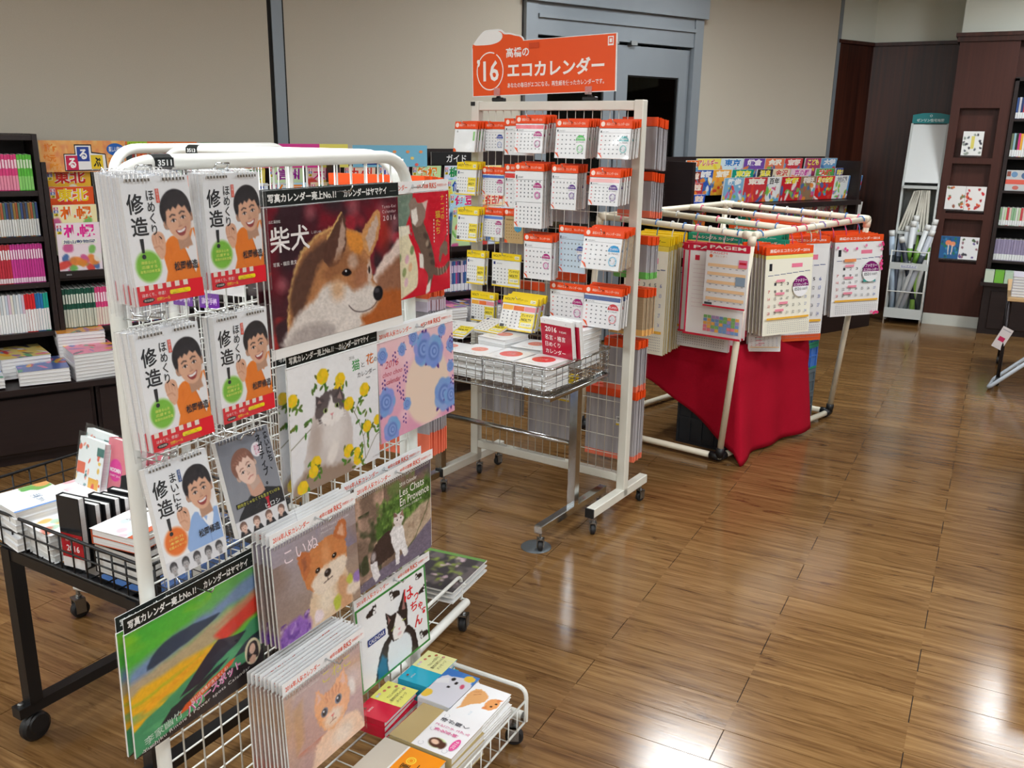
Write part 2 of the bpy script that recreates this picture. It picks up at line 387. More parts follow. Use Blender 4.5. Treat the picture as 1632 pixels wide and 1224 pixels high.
def ramp(f, stops):
    r = N.new('ShaderNodeValToRGB'); cr = r.color_ramp
    while len(cr.elements) > 1: cr.elements.remove(cr.elements[-1])
    cr.elements[0].position = stops[0][0]; cr.elements[0].color = (*lin(stops[0][1]), 1)
    for p_, c_ in stops[1:]: e = cr.elements.new(p_); e.color = (*lin(c_), 1)
    L.new(f, r.inputs['Fac']); return r.outputs['Color']
g1 = noise(pos, (2.4, 44, 1), 6, 0.5, .62); g2 = noise(pos, (7.0, 130, 1), 4, 0.2); g3 = noise(pos, (6.0, 26, 1), 4, 0.8, .6)
base = ramp(g1, [(0.24, (88, 61, 34)), (0.42, (127, 93, 55)), (0.58, (145, 110, 68)), (0.78, (163, 129, 85))])
def mixc(fac, a, bcol, mode='MIX'):
    n = N.new('ShaderNodeMix'); n.data_type = 'RGBA'; n.blend_type = mode
    if isinstance(fac, (int, float)): n.inputs[0].default_value = fac
    else: L.new(fac, n.inputs[0])
    L.new(a, n.inputs[6])
    if isinstance(bcol, tuple): n.inputs[7].default_value = (*bcol, 1)
    else: L.new(bcol, n.inputs[7])
    return n.outputs[2]
fine = ramp(g2, [(0.3, (206, 198, 188)), (0.62, (255, 255, 255))])
colr = mixc(0.75, base, fine, 'MULTIPLY')
knot = ramp(g3, [(0.58, (255, 255, 255)), (0.74, (140, 112, 98))])
colr = mixc(0.8, colr, knot, 'MULTIPLY')
tone = ramp(wn.outputs['Value'], [(0.0, (228, 224, 220)), (1.0, (255, 255, 255))])
colr = mixc(1.0, colr, tone, 'MULTIPLY')
L.new(colr, b.inputs['Base Color'])
rg = N.new('ShaderNodeMapRange'); L.new(g2, rg.inputs[0]); rg.inputs[3].default_value = 0.11; rg.inputs[4].default_value = 0.22; L.new(rg.outputs[0], b.inputs['Roughness'])
bmp = N.new('ShaderNodeBump'); bmp.inputs['Strength'].default_value = 0.12; bmp.inputs['Distance'].default_value = 0.001; L.new(g2, bmp.inputs['Height']); L.new(bmp.outputs[0], b.inputs['Normal'])
BED = mat('floor_joint', (30, 19, 12), 0.8)
floor = struct('floor', MB().box(-8, 10.2, -8.2, 9.6, -.05, -.0035).mesh('floor_bed'), BED)
pm = MB().box(.0014, PL - .0014, .0009, PW - .0009, -.0034, 0).mesh('plank'); pm.materials.append(FLOORM)
def in_view(x, y):
    q = Vector((x, y, -1.62)); z = q.dot(fw)
    if z < .3: return None
    px, py = 816 + 1440 * q.dot(r2) / z, 612 - 1440 * q.dot(u2) / z
    return z if -120 < px < 1750 and 200 < py < 1400 else None
near = []; rest = MB()
for k in range(-44, 51):
    y = PY0 + k * PW
    for m in range(-9, 8):
        x = PX0 + (m - k * .5) * PL if False else PX0 + (0 if k % 2 else PL / 2) + m * PL
        if y > 9.45 or x > 5: continue
        q = Vector((x + PL / 2, y, 0)) - W.o
        z = in_view(x + PL / 2, y + PW / 2)
        if z and q.dot(W.n) > -.1: near.append((z, x, y))
        else: rest.box(x + .0014, x + PL - .0014, y + .0009, y + PW - .0009, -.0034, 0)
rest.box(5.95, 10.2, -8.2, 9.5, -.0034, 0).box(-8, 5.94, -8.2, -4.38, -.0034, 0)
near.sort()
for (z, x, y) in near[:296]: link('plank', pm, FLOORM, floor, (x, y, 0))
for (z, x, y) in near[296:]: rest.box(x + .0014, x + PL - .0014, y + .0009, y + PW - .0009, -.0034, 0)
o = link('distant_planks', rest.mesh('distant_planks'), FLOORM, floor); o['kind'] = 'stuff'

# ---- walls and ceiling
IVORY = mat('ivory_wall', (220, 224, 214), 0.8, 0, 0.2)
WPANEL = mottled('dark_wood_panel', (42, 17, 11), (74, 36, 24), (26, 26, 0.9), 0.4, 0.4, 6, 0, 'Object', 0.4)
PILLARM = mottled('pillar_veneer', (64, 30, 22), (74, 37, 28), (70, 70, 1.2), 0.45, 0.35, 4)
ALU = mottled('anodised_aluminium', (130, 139, 147), (150, 158, 165), (1, 1, .6), 0.38, 0.5); nodes(ALU)[2].inputs['Metallic'].default_value = 0.25
DARKGAP = mat('dark_gap', (22, 20, 18), 0.8)
BLIND = mottled('blind_fabric', (193, 185, 170), (199, 191, 176), (240, 240, 240), 0.85, 0.15, 2)
OUTER = mat('outside_wall', (70, 76, 74), 0.8); OUTDARK = mat('outside_dark', (16, 17, 19), 0.6)
def wloc(): return dict(loc=tuple(W.o), rot=(0, 0, W.rz))
m = MB()
for (a, b_) in ((-3.2, 3.43), (5.13, 7.45)): m.box(a, b_, .79, .95, 0, 3.0)
m.box(3.43, 5.13, .79, .95, 2.62, 3.0)
struct('wall_back', m.mesh('wall_back'), IVORY, **wloc())
struct('wall_back_panel', MB().box(6.90, 7.43, .715, .79, 0, 2.45).mesh('wall_back_panel'), WPANEL, **wloc())
struct('wall_back_top', MB().box(6.90, 7.43, .72, .79, 2.45, 3.0).mesh('wall_back_top'), IVORY, **wloc())
struct('trim_1', MB().box(6.86, 7.45, .69, .79, 2.445, 2.475).mesh('trim_1'), WPANEL, **wloc())
struct('trim_2', MB().box(6.84, 6.885, .70, .79, 0, 3.0).mesh('trim_2'), ALU, **wloc())
struct('wall_left', MB().box(-7.8, -7.6, -8.2, 3.0, 0, 3).mesh('wall_left'), IVORY)
struct('wall_front', MB().box(-8, 10.2, -8.2, -8.0, 0, 3).mesh('wall_front'), IVORY)
struct('wall_side', MB().box(10.0, 10.2, -8.2, 9.6, 0, 3).mesh('wall_side'), IVORY)
struct('ceiling', MB().box(-8, 10.2, -8.2, 9.8, 3.0, 3.1).mesh('ceiling'), WHITEPAINT)
struct('wall_right', MB().box(-1.32, 10.2, 9.43, 9.6, 0, 2.45).mesh('wall_right'), WPANEL)
struct('wall_right_top', MB().box(-1.32, 10.2, 9.435, 9.6, 2.45, 3.0).mesh('wall_right_top'), IVORY)
struct('trim_3', MB().box(-1.25, -.48, 9.40, 9.43, 2.445, 2.475).mesh('trim_3'), WPANEL)
# pillar with three niches
m = MB(); px0, px1 = -.485, -.03
m.box(px0, px1, 9.02, 9.43, 0, 2.46)
m.box(px0, -.415, 8.95, 9.02, .1, 2.42); m.box(-.113, px1, 8.95, 9.02, .1, 2.42)
for (a, b_) in ((.1, .565), (.95, 1.0), (1.425, 1.475), (1.885, 2.42)): m.box(-.415, -.113, 8.95, 9.02, a, b_)
struct('wall_pillar', m.mesh('wall_pillar'), PILLARM)
struct('wall_pillar_top', MB().box(px0, 5, 9.03, 9.43, 2.49, 3.0).mesh('wall_pillar_top'), IVORY)
struct('trim_4', MB().box(px0 - .02, .06, 8.93, 9.43, 2.42, 2.46).box(px0 - .035, .075, 8.915, 9.43, 2.46, 2.49).mesh('trim_4'), WPANEL)
struct('wall_right_inner', MB().box(px1, 5, 9.05, 9.43, 2.13, 2.49).mesh('wall_right_inner'), PILLARM)
struct('baseboard_right', MB().box(px0, px1, 8.945, 9.02, 0, .1).mesh('baseboard_right'), mat('pale_skirting', (205, 208, 200), 0.5))
# mullion between the blinds
mu = struct('trim_5', MB().box(1.635, 1.70, .69, .79, 0, 3).mesh('trim_5'), ALU, **wloc())
link('gasket', MB().box(1.612, 1.635, .70, .79, 0, 3).box(1.70, 1.712, .70, .79, 0, 3).mesh('gasket'), DARKGAP, mu)
struct('trim_6', MB().box(5.135, 5.165, .74, .79, 0, 3).mesh('trim_6'), DARKGAP, **wloc())
# roller blinds
def blind(a, b_, label):
    t = thing('roller_blind', label, 'blind', W.p(a, -.70, 1.0), W.rot(), 'roller blinds on the back wall'); w = b_ - a
    link('fabric', MB().box(0, w, 0, .004, -.1, 1.98).mesh('blind_fabric'), BLIND, t)
    link('hem_bar', MB().tube([(0, .002, -.1), (w, .002, -.1)], .009, 8).mesh('hem_bar'), BLIND, t)
    return t
blind(-3.1, 1.612, 'wide beige roller blind left of the aluminium mullion')
blind(1.712, 3.42, 'beige roller blind between the mullion and the glass door')
blind(5.17, 6.835, 'beige roller blind right of the glass door')
# double glass door
dr = struct('door_1', MB().box(3.43, 3.53, .66, .80, 0, 3).box(5.04, 5.13, .66, .80, 0, 3).box(3.43, 5.14, .62, .80, 2.50, 3).box(3.53, 5.04, .67, .80, 2.29, 2.50).mesh('door_frame'), ALU, **wloc())
link('header_lip', MB().box(3.53, 5.04, .645, .67, 2.40, 2.425).mesh('header_lip'), ALU, dr)
for (a, b_) in ((3.54, 4.27), (4.29, 5.03)):
    lf = link('door_leaf', MB().box(a, a + .11, .70, .74, .02, 2.27).box(b_ - .10, b_, .70, .74, .02, 2.27).box(a + .11, b_ - .10, .70, .74, 2.06, 2.27).box(a + .11, b_ - .10, .70, .74, .02, .25).mesh('door_leaf'), ALU, dr)
    link('pane', MB().box(a + .11, b_ - .10, .718, .724, .25, 2.06).mesh('pane'), GLASS, lf)
    link('gasket', MB().box(a + .11, b_ - .10, .712, .73, 2.05, 2.06).box(b_ - .11, b_ - .10, .712, .73, .25, 2.05).box(a + .11, a + .12, .712, .73, .25, 2.05).mesh('gasket'), DARKGAP, lf)
cl = link('door_closer', MB().box(3.64, 3.90, .64, .70, 2.17, 2.26).mesh('door_closer'), mat('grey_closer', (120, 122, 124), .5), dr)
link('closer_arm', MB().bar((3.72, .65, 2.275), (4.18, .66, 2.27), .025, .012).bar((4.18, .66, 2.27), (3.98, .67, 2.245), .02, .01).mesh('closer_arm'), STEEL, cl)
link('pivot', MB().box(4.20, 4.26, .65, .70, 2.27, 2.30).box(4.38, 4.44, .65, .70, 2.27, 2.30).mesh('pivot'), STEEL, dr)
struct('wall_outside', MB().box(2.6, 6.2, 2.6, 2.7, 0, 3).box(2.6, 6.2, .96, 2.6, 2.95, 3.0).box(2.5, 2.6, .96, 2.7, 0, 3).box(6.2, 6.3, .96, 2.7, 0, 3).mesh('wall_outside'), OUTER, **wloc())
struct('wall_outside_low', MB().box(2.62, 6.18, 2.2, 2.58, 0, 1.45).box(2.62, 6.18, .96, 2.2, -.03, .0).mesh('wall_outside_low'), OUTDARK, **wloc())
# ================================================================== printed covers
SKIN = (226, 176, 146); SKIND = (196, 138, 108); HAIRK = (38, 34, 38)
def head(A, cx, cy, w, hgt, hair=HAIRK, skin=SKIN, tilt=0, mouth='grin', fringe=0.5, mono=False, detail=True):
    """generic head: w,hgt half sizes of the face in v units (u scaled by aspect)"""
    k = 1 / A.asp; c, s = math.cos(R(tilt)), math.sin(R(tilt))
    T = lambda x, y: (cx + (x * c - y * s) * w * k, cy + (x * s * w + y * c * hgt))
    sd = tuple(int(v * .84) for v in skin)
    A.poly([T(-.45, .7), T(.5, .7), T(.55, 1.5), T(-.5, 1.5)], sd, .012)
    A.poly([T(x, y) for x, y in ((-1.12, .05), (-1.2, -.55), (-.95, -1.05), (-.4, -1.38), (.25, -1.42), (.85, -1.15), (1.15, -.6), (1.1, .1), (.9, .35), (-.95, .35))], hair, .01, 1, 4)
    A.ell(*T(-1.0, .12), w * k * .2, hgt * .22, sd, tilt); A.ell(*T(1.0, .12), w * k * .2, hgt * .22, sd, tilt)
    A.poly([T(x, y) for x, y in ((-.92, -.35), (-.6, -.72), (0, -.8), (.6, -.72), (.92, -.35), (.9, .3), (.62, .8), (.22, 1.06), (-.22, 1.06), (-.62, .8), (-.9, .3))], skin, .012, 1, 4)
    A.poly([T(x, y) for x, y in ((-1.04, .12), (-.86, -.2), (-.78, -fringe), (-.5, -fringe - .1), (-.42, -fringe + .04), (-.15, -fringe - .14), (0, -fringe + .02), (.3, -fringe - .16), (.5, -fringe + .06), (.74, -fringe), (.86, -.2), (1.04, .12), (1.08, -.8), (0, -1.3), (-1.08, -.8))], hair, .012, 1)
    hl = tuple(min(255, int(v * 1.5 + 22)) for v in hair)
    for q in range(7): A.line([T(-.75 + .24 * q, -1.0 + .1 * abs(q - 3) / 3), T(-.62 + .22 * q, -fringe - .14)], hgt * .045, hl, .02, .45)
    if not detail: 
        A.ell(*T(0, .55), w * k * .25, hgt * .07, (150, 80, 80), tilt, .5); A.ell(*T(-.36, .02), w * k * .13, hgt * .06, (60, 45, 45), tilt, .5); A.ell(*T(.36, .02), w * k * .13, hgt * .06, (60, 45, 45), tilt, .5); return
    A.ell(*T(.55, .35), w * k * .35, hgt * .5, sd, tilt, 1.6, .45)
    for sx in (-.38, .38):
        A.line([T(sx - .2, -.2), T(sx, -.27), T(sx + .2, -.2)], hgt * .07, hair, .01, .9)
        A.ell(*T(sx, .03), w * k * .17, hgt * .075, (245, 240, 238), tilt, .4); A.ell(*T(sx, .03), w * k * .085, hgt * .085, (45, 32, 30), tilt, .4)
        A.line([T(sx - .2, .02), T(sx, -.06), T(sx + .2, .03)], hgt * .035, (60, 42, 40), .008)
    A.poly([T(-.02, .05), T(.14, .36), T(-.12, .38)], sd, .02, .6); A.line([T(-.13, .4), T(.12, .4)], hgt * .035, (160, 104, 86), .01, .8)
    if mouth == 'grin':
        A.poly([T(x, y) for x, y in ((-.42, .52), (0, .58), (.42, .5), (.22, .82), (-.05, .88), (-.28, .78))], (150, 62, 62), .008, 1, 3)
        A.poly([T(x, y) for x, y in ((-.34, .55), (0, .6), (.34, .54), (.2, .68), (-.2, .69))], (250, 248, 246), .006, 1, 2)
    else: A.line([T(-.28, .66), T(0, .62), T(.28, .7)], hgt * .06, (178, 96, 92), .012)

def cover_praise(blue=False):
    w, h = .135, .203; A = Art(100, 150, (240, 243, 245), w / h)
    A.grad((236, 240, 243), (247, 248, 249))
    jk = (238, 128, 36) if not blue else (150, 184, 232)
    if not blue:
        A.poly([(.52, .54), (.66, .48), (.80, .55), (1.0, .43), (1, .86), (.40, .86), (.42, .72)], jk, .01, 1, 3)
        A.poly([(.74, .50), (.86, .60), (.97, .44), (1.0, .52), (.99, .72), (.93, .80), (.80, .60)], (238, 238, 240), .008)
        A.line([(.74, .50), (.82, .62), (.92, .80)], .012, (214, 108, 26)); A.line([(.60, .56), (.58, .70), (.66, .84)], .01, (222, 112, 28), .02, .7)
        A.poly([(.36, .60), (.52, .60), (.52, .76), (.47, .86), (.34, .86)], (240, 240, 242), .01)
        A.poly([(.47, .63), (.56, .56), (.60, .66), (.56, .86), (.44, .86), (.50, .76)], jk, .01)
    else:
        A.poly([(.46, .66), (.62, .52), (.80, .60), (1.0, .55), (1, .86), (.42, .86)], jk, .01, 1, 3)
        A.poly([(.66, .50), (.78, .64), (.86, .52), (.92, .60), (.84, .74), (.70, .60)], (244, 246, 250), .008); A.line([(.70, .58), (.80, .74), (.80, .86)], .008, (120, 152, 210), .01, .8)
    head(A, .77, .345, .135, .165, HAIRK, SKIN, -12 if not blue else -8)
    A.poly([(.33, .50), (.36, .45), (.44, .435), (.51, .46), (.53, .53), (.50, .62), (.44, .66), (.37, .60)], SKIN, .008, 1, 3)
    for i in range(4): A.line([(.345 + i * .045, .455 + abs(i - 1.5) * .006), (.35 + i * .045, .53)], .006, SKIND, .01, .7)
    A.line([(.35, .56), (.43, .55), (.47, .58)], .01, SKIND, .01, .7)
    gc = (126, 194, 64) if not blue else (238, 120, 46)
    A.ell(.235, .70, .185, .125, gc, 0, .25)
    if blue:
        A.poly([(0, .85), (1, .85), (1, 1), (0, 1)], (226, 228, 232), .004)
        for i in range(5): head(A, .11 + i * .195, .925, .034, .045, (58, 58, 62), (172, 172, 174), (-8, 6, -4, 8, -6)[i], detail=False)
    P = Print(w, h); P.raster(A)
    ink = (42, 44, 48)
    P.text('修', .05, .13, .29, .29, ink, .02); P.text('造', .07, .31, .31, .46, ink, .02); P.text('！', .155, .48, .215, .64, ink, .03)
    P.text('ほめくり' if not blue else 'まいにち', .335, .11, .45, .46, ink, .012, 0, True, 0, 1, .95); P.text('、', .44, .47, .48, .50, ink)
    P.rect(.475, .10, .525, .21, (226, 92, 72) if not blue else (60, 96, 150)); P.text('日めくり', .485, .107, .515, .204, (250, 240, 240), 0, 0, True)
    P.text('松岡修造', .60, .69, .97, .765, (34, 34, 40), .02)
    yt = (250, 246, 120); L3 = ('頑張る心を', '応援する', '本気のほめ言葉') if not blue else ('心を元気にする', '本気の', '応援メッセージ')
    for i, t in enumerate(L3): P.text(t, .12 - .03 * (i == 2), .655 + i * .035, .345 + .03 * (i == 2), .68 + i * .035, yt)
    if not blue:
        P.rect(0, .845, 1, 1, (222, 44, 56))
        P.rects([(.04 + .13 * i, .842, .11 + .13 * i, .885) for i in range(6)], (238, 226, 214))
        P.text('ほめくり、修造！', .06, .905, .40, .935, (250, 240, 236)); P.text('付録シール', .26, .95, .46, .98, (252, 226, 60), .01)
        P.ell(.14, .962, .085, .019, (40, 30, 32)); P.text('修造語録', .075, .953, .205, .971, (240, 230, 220))
        P.rect(.48, .908, .76, .944, (246, 224, 40)); P.ell(.48, .926, .02, .018, (246, 224, 40)); P.ell(.76, .926, .02, .018, (246, 224, 40))
        P.text('シール', .55, .912, .70, .926, (214, 40, 40)); P.text('日めくりカレンダー', .50, .929, .74, .941, (60, 50, 20))
    P.rects([(.06 + .052 * i, .018, .085 + .052 * i, .040) for i in range(17) if i not in (7, 8, 9)], (96, 92, 84)); return P.mesh('praise_cover')
def cover_negative():
    w, h = .138, .195; A = Art(100, 146, (134, 138, 146), w / h); A.grad((122, 126, 136), (150, 152, 158))
    A.poly([(.20, .74), (.42, .62), (.62, .60), (.9, .66), (1, .70), (1, .86), (.12, .86)], (34, 34, 38), .01, 1, 3)
    A.poly([(.36, .50), (.62, .46), (.68, .64), (.52, .69), (.40, .64)], (206, 160, 138), .012)
    head(A, .42, .36, .135, .155, (136, 92, 76), (236, 202, 184), -24, 'flat', .62)
    A.poly([(.60, .68), (.66, .70), (.74, .68), (.70, .75), (.70, .84), (.64, .84), (.66, .75)], (196, 30, 50), .006)
    A.poly([(0, .84), (1, .84), (1, 1), (0, 1)], (226, 226, 228), .004)
    for i in range(4):
        A.poly([(.03 + i * .25, 1), (.06 + i * .25, .945), (.20 + i * .25, .945), (.24 + i * .25, 1)], (40, 40, 44), .008); head(A, .13 + i * .25, .915, .04, .045, (110, 84, 74), (226, 190, 172), (-14, 12, -6, 20)[i], detail=False)
    A.ell(.70, .21, .105, .075, (236, 232, 236), 0, .08)
    P = Print(w, h); P.raster(A)
    P.text('まいにち、', .87, .06, .97, .47, (26, 28, 36), .035, 0, True, 0, 1, .95); P.text('ネガティブ。', .72, .06, .83, .60, (26, 28, 36), .035, 0, True, 0, 1, .95)
    P.text('ヒロシの', .70, .155, .74, .255, (214, 60, 130), .01, 0, True); P.text('日めくり', .65, .165, .69, .265, (214, 60, 130), .01, 0, True)
    P.rect(.08, .665, .96, .715, (30, 30, 34)); P.text('前向きじゃなくても生きていける', .10, .672, .94, .708, (224, 220, 70))
    P.text('ヒロシ', .60, .775, .90, .825, (240, 240, 240))
    P.rects([(.06 + .052 * i, .018, .085 + .052 * i, .040) for i in range(17) if i not in (7, 8, 9)], (70, 72, 78)); return P.mesh('negative_cover')
def cover_shiba():
    w, h = .438, .283; A = Art(240, 165, (58, 40, 46), w / h)
    A.noise((128, 30, 44), 4, 4, .42, .25, .9).noise((176, 44, 58), 6, 6, .55, .2, .8, (.55, 0, 1, .6)).noise((60, 34, 42), 3, 3, .45, .3, .7, (0, 0, .55, .55)).noise((196, 52, 50), 7, 7, .58, .15, .8, (0, .45, .25, 1))
    for (x, y, r_) in ((.30, .06, .05), (.62, .05, .06), (.86, .12, .07), (.93, .3, .06), (.08, .55, .05), (.2, .42, .04), (.97, .2, .05)): A.ell(x, y, r_ * .7, r_, (204, 120, 130), 0, 1.2, .5)
    A.ell(.86, .28, .06, .14, (190, 52, 40), 0, 1.2, .7)
    A.fur(.02, 50)
    A.poly([(.76, .62), (.84, .50), (.93, .42), (1.02, .36), (1.02, .78), (.9, .8), (.78, .74)], (226, 206, 196), .03, 1, 4)
    A.poly([(.78, .68), (.9, .56), (1.02, .5), (1.02, .8), (.86, .86)], (142, 92, 66), .06, .9, 4)
    A.poly([(.60, .92), (.72, .80), (.9, .76), (1.02, .8), (1.02, 1.02), (.6, 1.02)], (176, 96, 46), .05, 1, 3)
    A.fur(.014, 70)
    out = [(.08, 1.02), (.105, .82), (.125, .62), (.165, .48), (.225, .34), (.34, .23), (.44, .19), (.52, .14), (.555, .20), (.60, .22), (.68, .26), (.74, .23), (.82, .185), (.835, .24), (.80, .36), (.745, .44), (.74, .55), (.765, .66), (.82, .74), (.835, .80), (.79, .86), (.72, .90), (.65, .91), (.62, 1.02)]
    A.poly(out, (180, 124, 82), .012)
    A.line([(.10, .85), (.125, .62), (.165, .48), (.225, .34), (.34, .23), (.45, .185)], .02, (226, 186, 118), .02, .9)
    A.poly([(.12, .7), (.17, .5), (.26, .36), (.40, .27), (.45, .35), (.34, .46), (.28, .6), (.22, .75), (.17, .9)], (86, 60, 52), .05, .9, 3)
    A.poly([(.37, .40), (.42, .26), (.48, .15), (.53, .08), (.555, .14), (.555, .26), (.54, .36), (.49, .46), (.42, .48)], (92, 62, 52), .012, 1, 2); A.line([(.41, .27), (.48, .15), (.53, .085)], .014, (232, 190, 120), .012)
    A.poly([(.67, .30), (.73, .18), (.80, .10), (.835, .11), (.835, .22), (.79, .36), (.735, .45)], (206, 150, 96), .012, 1, 2)
    A.poly([(.45, .45), (.49, .32), (.53, .13), (.548, .20), (.54, .33), (.50, .44)], (188, 160, 144), .02, .95)
    A.poly([(.71, .30), (.76, .20), (.815, .13), (.82, .21), (.78, .34), (.735, .42)], (206, 180, 164), .015, 1)
    A.poly([(.56, .23), (.62, .24), (.68, .29), (.68, .40), (.63, .42), (.57, .34)], (224, 146, 62), .03, .95, 3)
    A.poly([(.44, .44), (.52, .38), (.64, .42), (.70, .50), (.64, .56), (.52, .54), (.42, .58), (.36, .54)], (140, 92, 62), .05, .7, 3)
    A.poly([(.08, 1.02), (.12, .86), (.2, .76), (.30, .70), (.36, .62), (.46, .60), (.54, .64), (.60, .70), (.70, .66), (.77, .70), (.80, .8), (.72, .90), (.64, .92), (.62, 1.02)], (222, 214, 208), .05, 1, 3)
    A.poly([(.10, 1.02), (.16, .9), (.3, .88), (.42, .93), (.4, 1.02)], (160, 150, 148), .06, .7, 3)
    A.ell(.60, .47, .04, .06, (206, 178, 160), 0, .8, .8); A.ell(.47, .66, .05, .08, (204, 152, 104), 0, 1.2, .7); A.ell(.66, .60, .08, .08, (168, 112, 84), -20, .9, .8); A.ell(.73, .58, .02, .1, (214, 200, 190), 0, .6, .8)
    A.fur(0)
    A.poly([(.505, .545), (.53, .52), (.56, .52), (.585, .555), (.56, .575), (.525, .57)], (40, 26, 24), .01, 1, 3); A.ell(.55, .55, .02, .024, (12, 10, 12), 0, .3); A.ell(.54, .535, .006, .008, (230, 230, 235), 0, .3); A.ell(.728, .56, .008, .03, (50, 34, 32), 0, .5)
    A.ell(.795, .765, .042, .062, (28, 26, 30), 10, .2); A.ell(.785, .74, .02, .02, (90, 88, 94), 0, .8, .7)
    A.line([(.78, .83), (.74, .87), (.66, .885), (.59, .86), (.55, .81)], .008, (58, 44, 44), .01, .9, 3)
    P = Print(w, h); A.grain(0.09); P.raster(A); wt = (244, 240, 240)
    P.text('柴犬', .02, .14, .285, .32, wt, .012); P.text('しばいぬ', .30, .195, .37, .215, (220, 210, 210)); P.text('山と溪谷社', .02, .09, .095, .112, wt); P.text('写真・福田 豊文', .03, .385, .185, .415, wt)
    P.text('Yama-Kei', .855, .06, .975, .085, (236, 200, 206), 0, 0, False, 0, 1.3); P.text('Calendar', .855, .10, .975, .125, (236, 200, 206), 0, 0, False, 0, 1.3); P.text('2016', .86, .145, .97, .185, (240, 214, 218), 0, 0, False, 0, 1.4)
    return P.mesh('shiba_cover')
def cover_redcats():
    w, h = .323, .258; A = Art(130, 110, (206, 32, 50), w / h); A.noise((222, 56, 70), 6, 6, .45, .3, .7)
    A.poly([(0, 0), (.50, 0), (.48, .14), (.40, .3), (.36, .5), (0, .5)], (118, 140, 124), .01).noise((150, 168, 150), 20, 20, .5, .2, .5, (0, 0, .48, .4))
    A.poly([(0, .44), (.36, .30), (.44, .42), (.52, .60), (.54, .82), (.46, .94), (.0, 1.0)], (232, 222, 188), .01, 1, 3); A.poly([(.30, .30), (.44, .30), (.45, .38), (.32, .40)], (238, 232, 212), .01)
    for (x, y, c_) in ((.40, .62, (226, 180, 196)), (.47, .54, (130, 150, 100)), (.36, .74, (150, 164, 110)), (.44, .70, (228, 188, 150)), (.30, .6, (140, 156, 110)), (.38, .84, (226, 190, 200))): A.ell(x, y, .025, .045, c_, 20, .4)
    A.fur(.008, 60); br = (112, 92, 80)
    A.poly([(.46, .20), (.50, .12), (.62, .18), (.64, .30), (.70, .42), (.76, .60), (.78, .74), (.74, .86), (.70, .96), (.66, .96), (.68, .82), (.62, .72), (.58, .56), (.50, .40)], br, .01, 1, 3)
    A.poly([(.44, .10), (.52, .04), (.56, .10), (.66, .10), (.66, .24), (.58, .32), (.50, .30)], (150, 128, 116), .01, 1, 2)
    A.poly([(.47, .16), (.54, .14), (.56, .26), (.52, .31), (.48, .28)], (240, 234, 226), .015); A.poly([(.62, .10), (.70, .08), (.67, .18)], (226, 200, 190), .008)
    for (x, y) in ((.66, .42), (.70, .52), (.73, .62), (.75, .7)): A.ell(x, y, .035, .03, (70, 56, 50), 20, .7, .7)
    A.ell(.68, .50, .02, .035, (180, 160, 140), 20, .6, .8)
    A.poly([(.76, .74), (.84, .77), (.92, .76), (.985, .71), (.99, .76), (.92, .83), (.83, .84), (.76, .82)], br, .01, 1, 2)
    for x in (.82, .86, .90, .94): A.line([(x, .76), (x + .01, .83)], .014, (190, 170, 150), .01, .7)
    A.poly([(.56, .58), (.62, .60), (.62, .74), (.57, .72)], (236, 230, 222), .01); A.poly([(.66, .92), (.72, .86), (.70, .98), (.64, 1.0)], (236, 230, 222), .01)
    A.poly([(.86, .56), (.92, .50), (.97, .52), (.97, .64), (.94, .66), (.90, .62), (.86, .72), (.84, .68)], (130, 110, 96), .01); A.line([(.93, .52), (.95, .46), (.98, .42)], .014, (110, 90, 80)); A.fur(0)
    P = Print(w, h); A.grain(0.07); P.raster(A)
    P.text('ナーゴの', .88, .04, .93, .28, (228, 190, 70), .01, 0, True); P.text('猫たち', .80, .19, .87, .42, (228, 190, 70), .01, 0, True)
    P.rects([(.962, .04 + .035 * i, .974, .06 + .035 * i) for i in range(12)] + [(.77, .27 + .035 * i, .782, .29 + .035 * i) for i in range(7)], (240, 214, 206))
    return P.mesh('red_cat_cover')
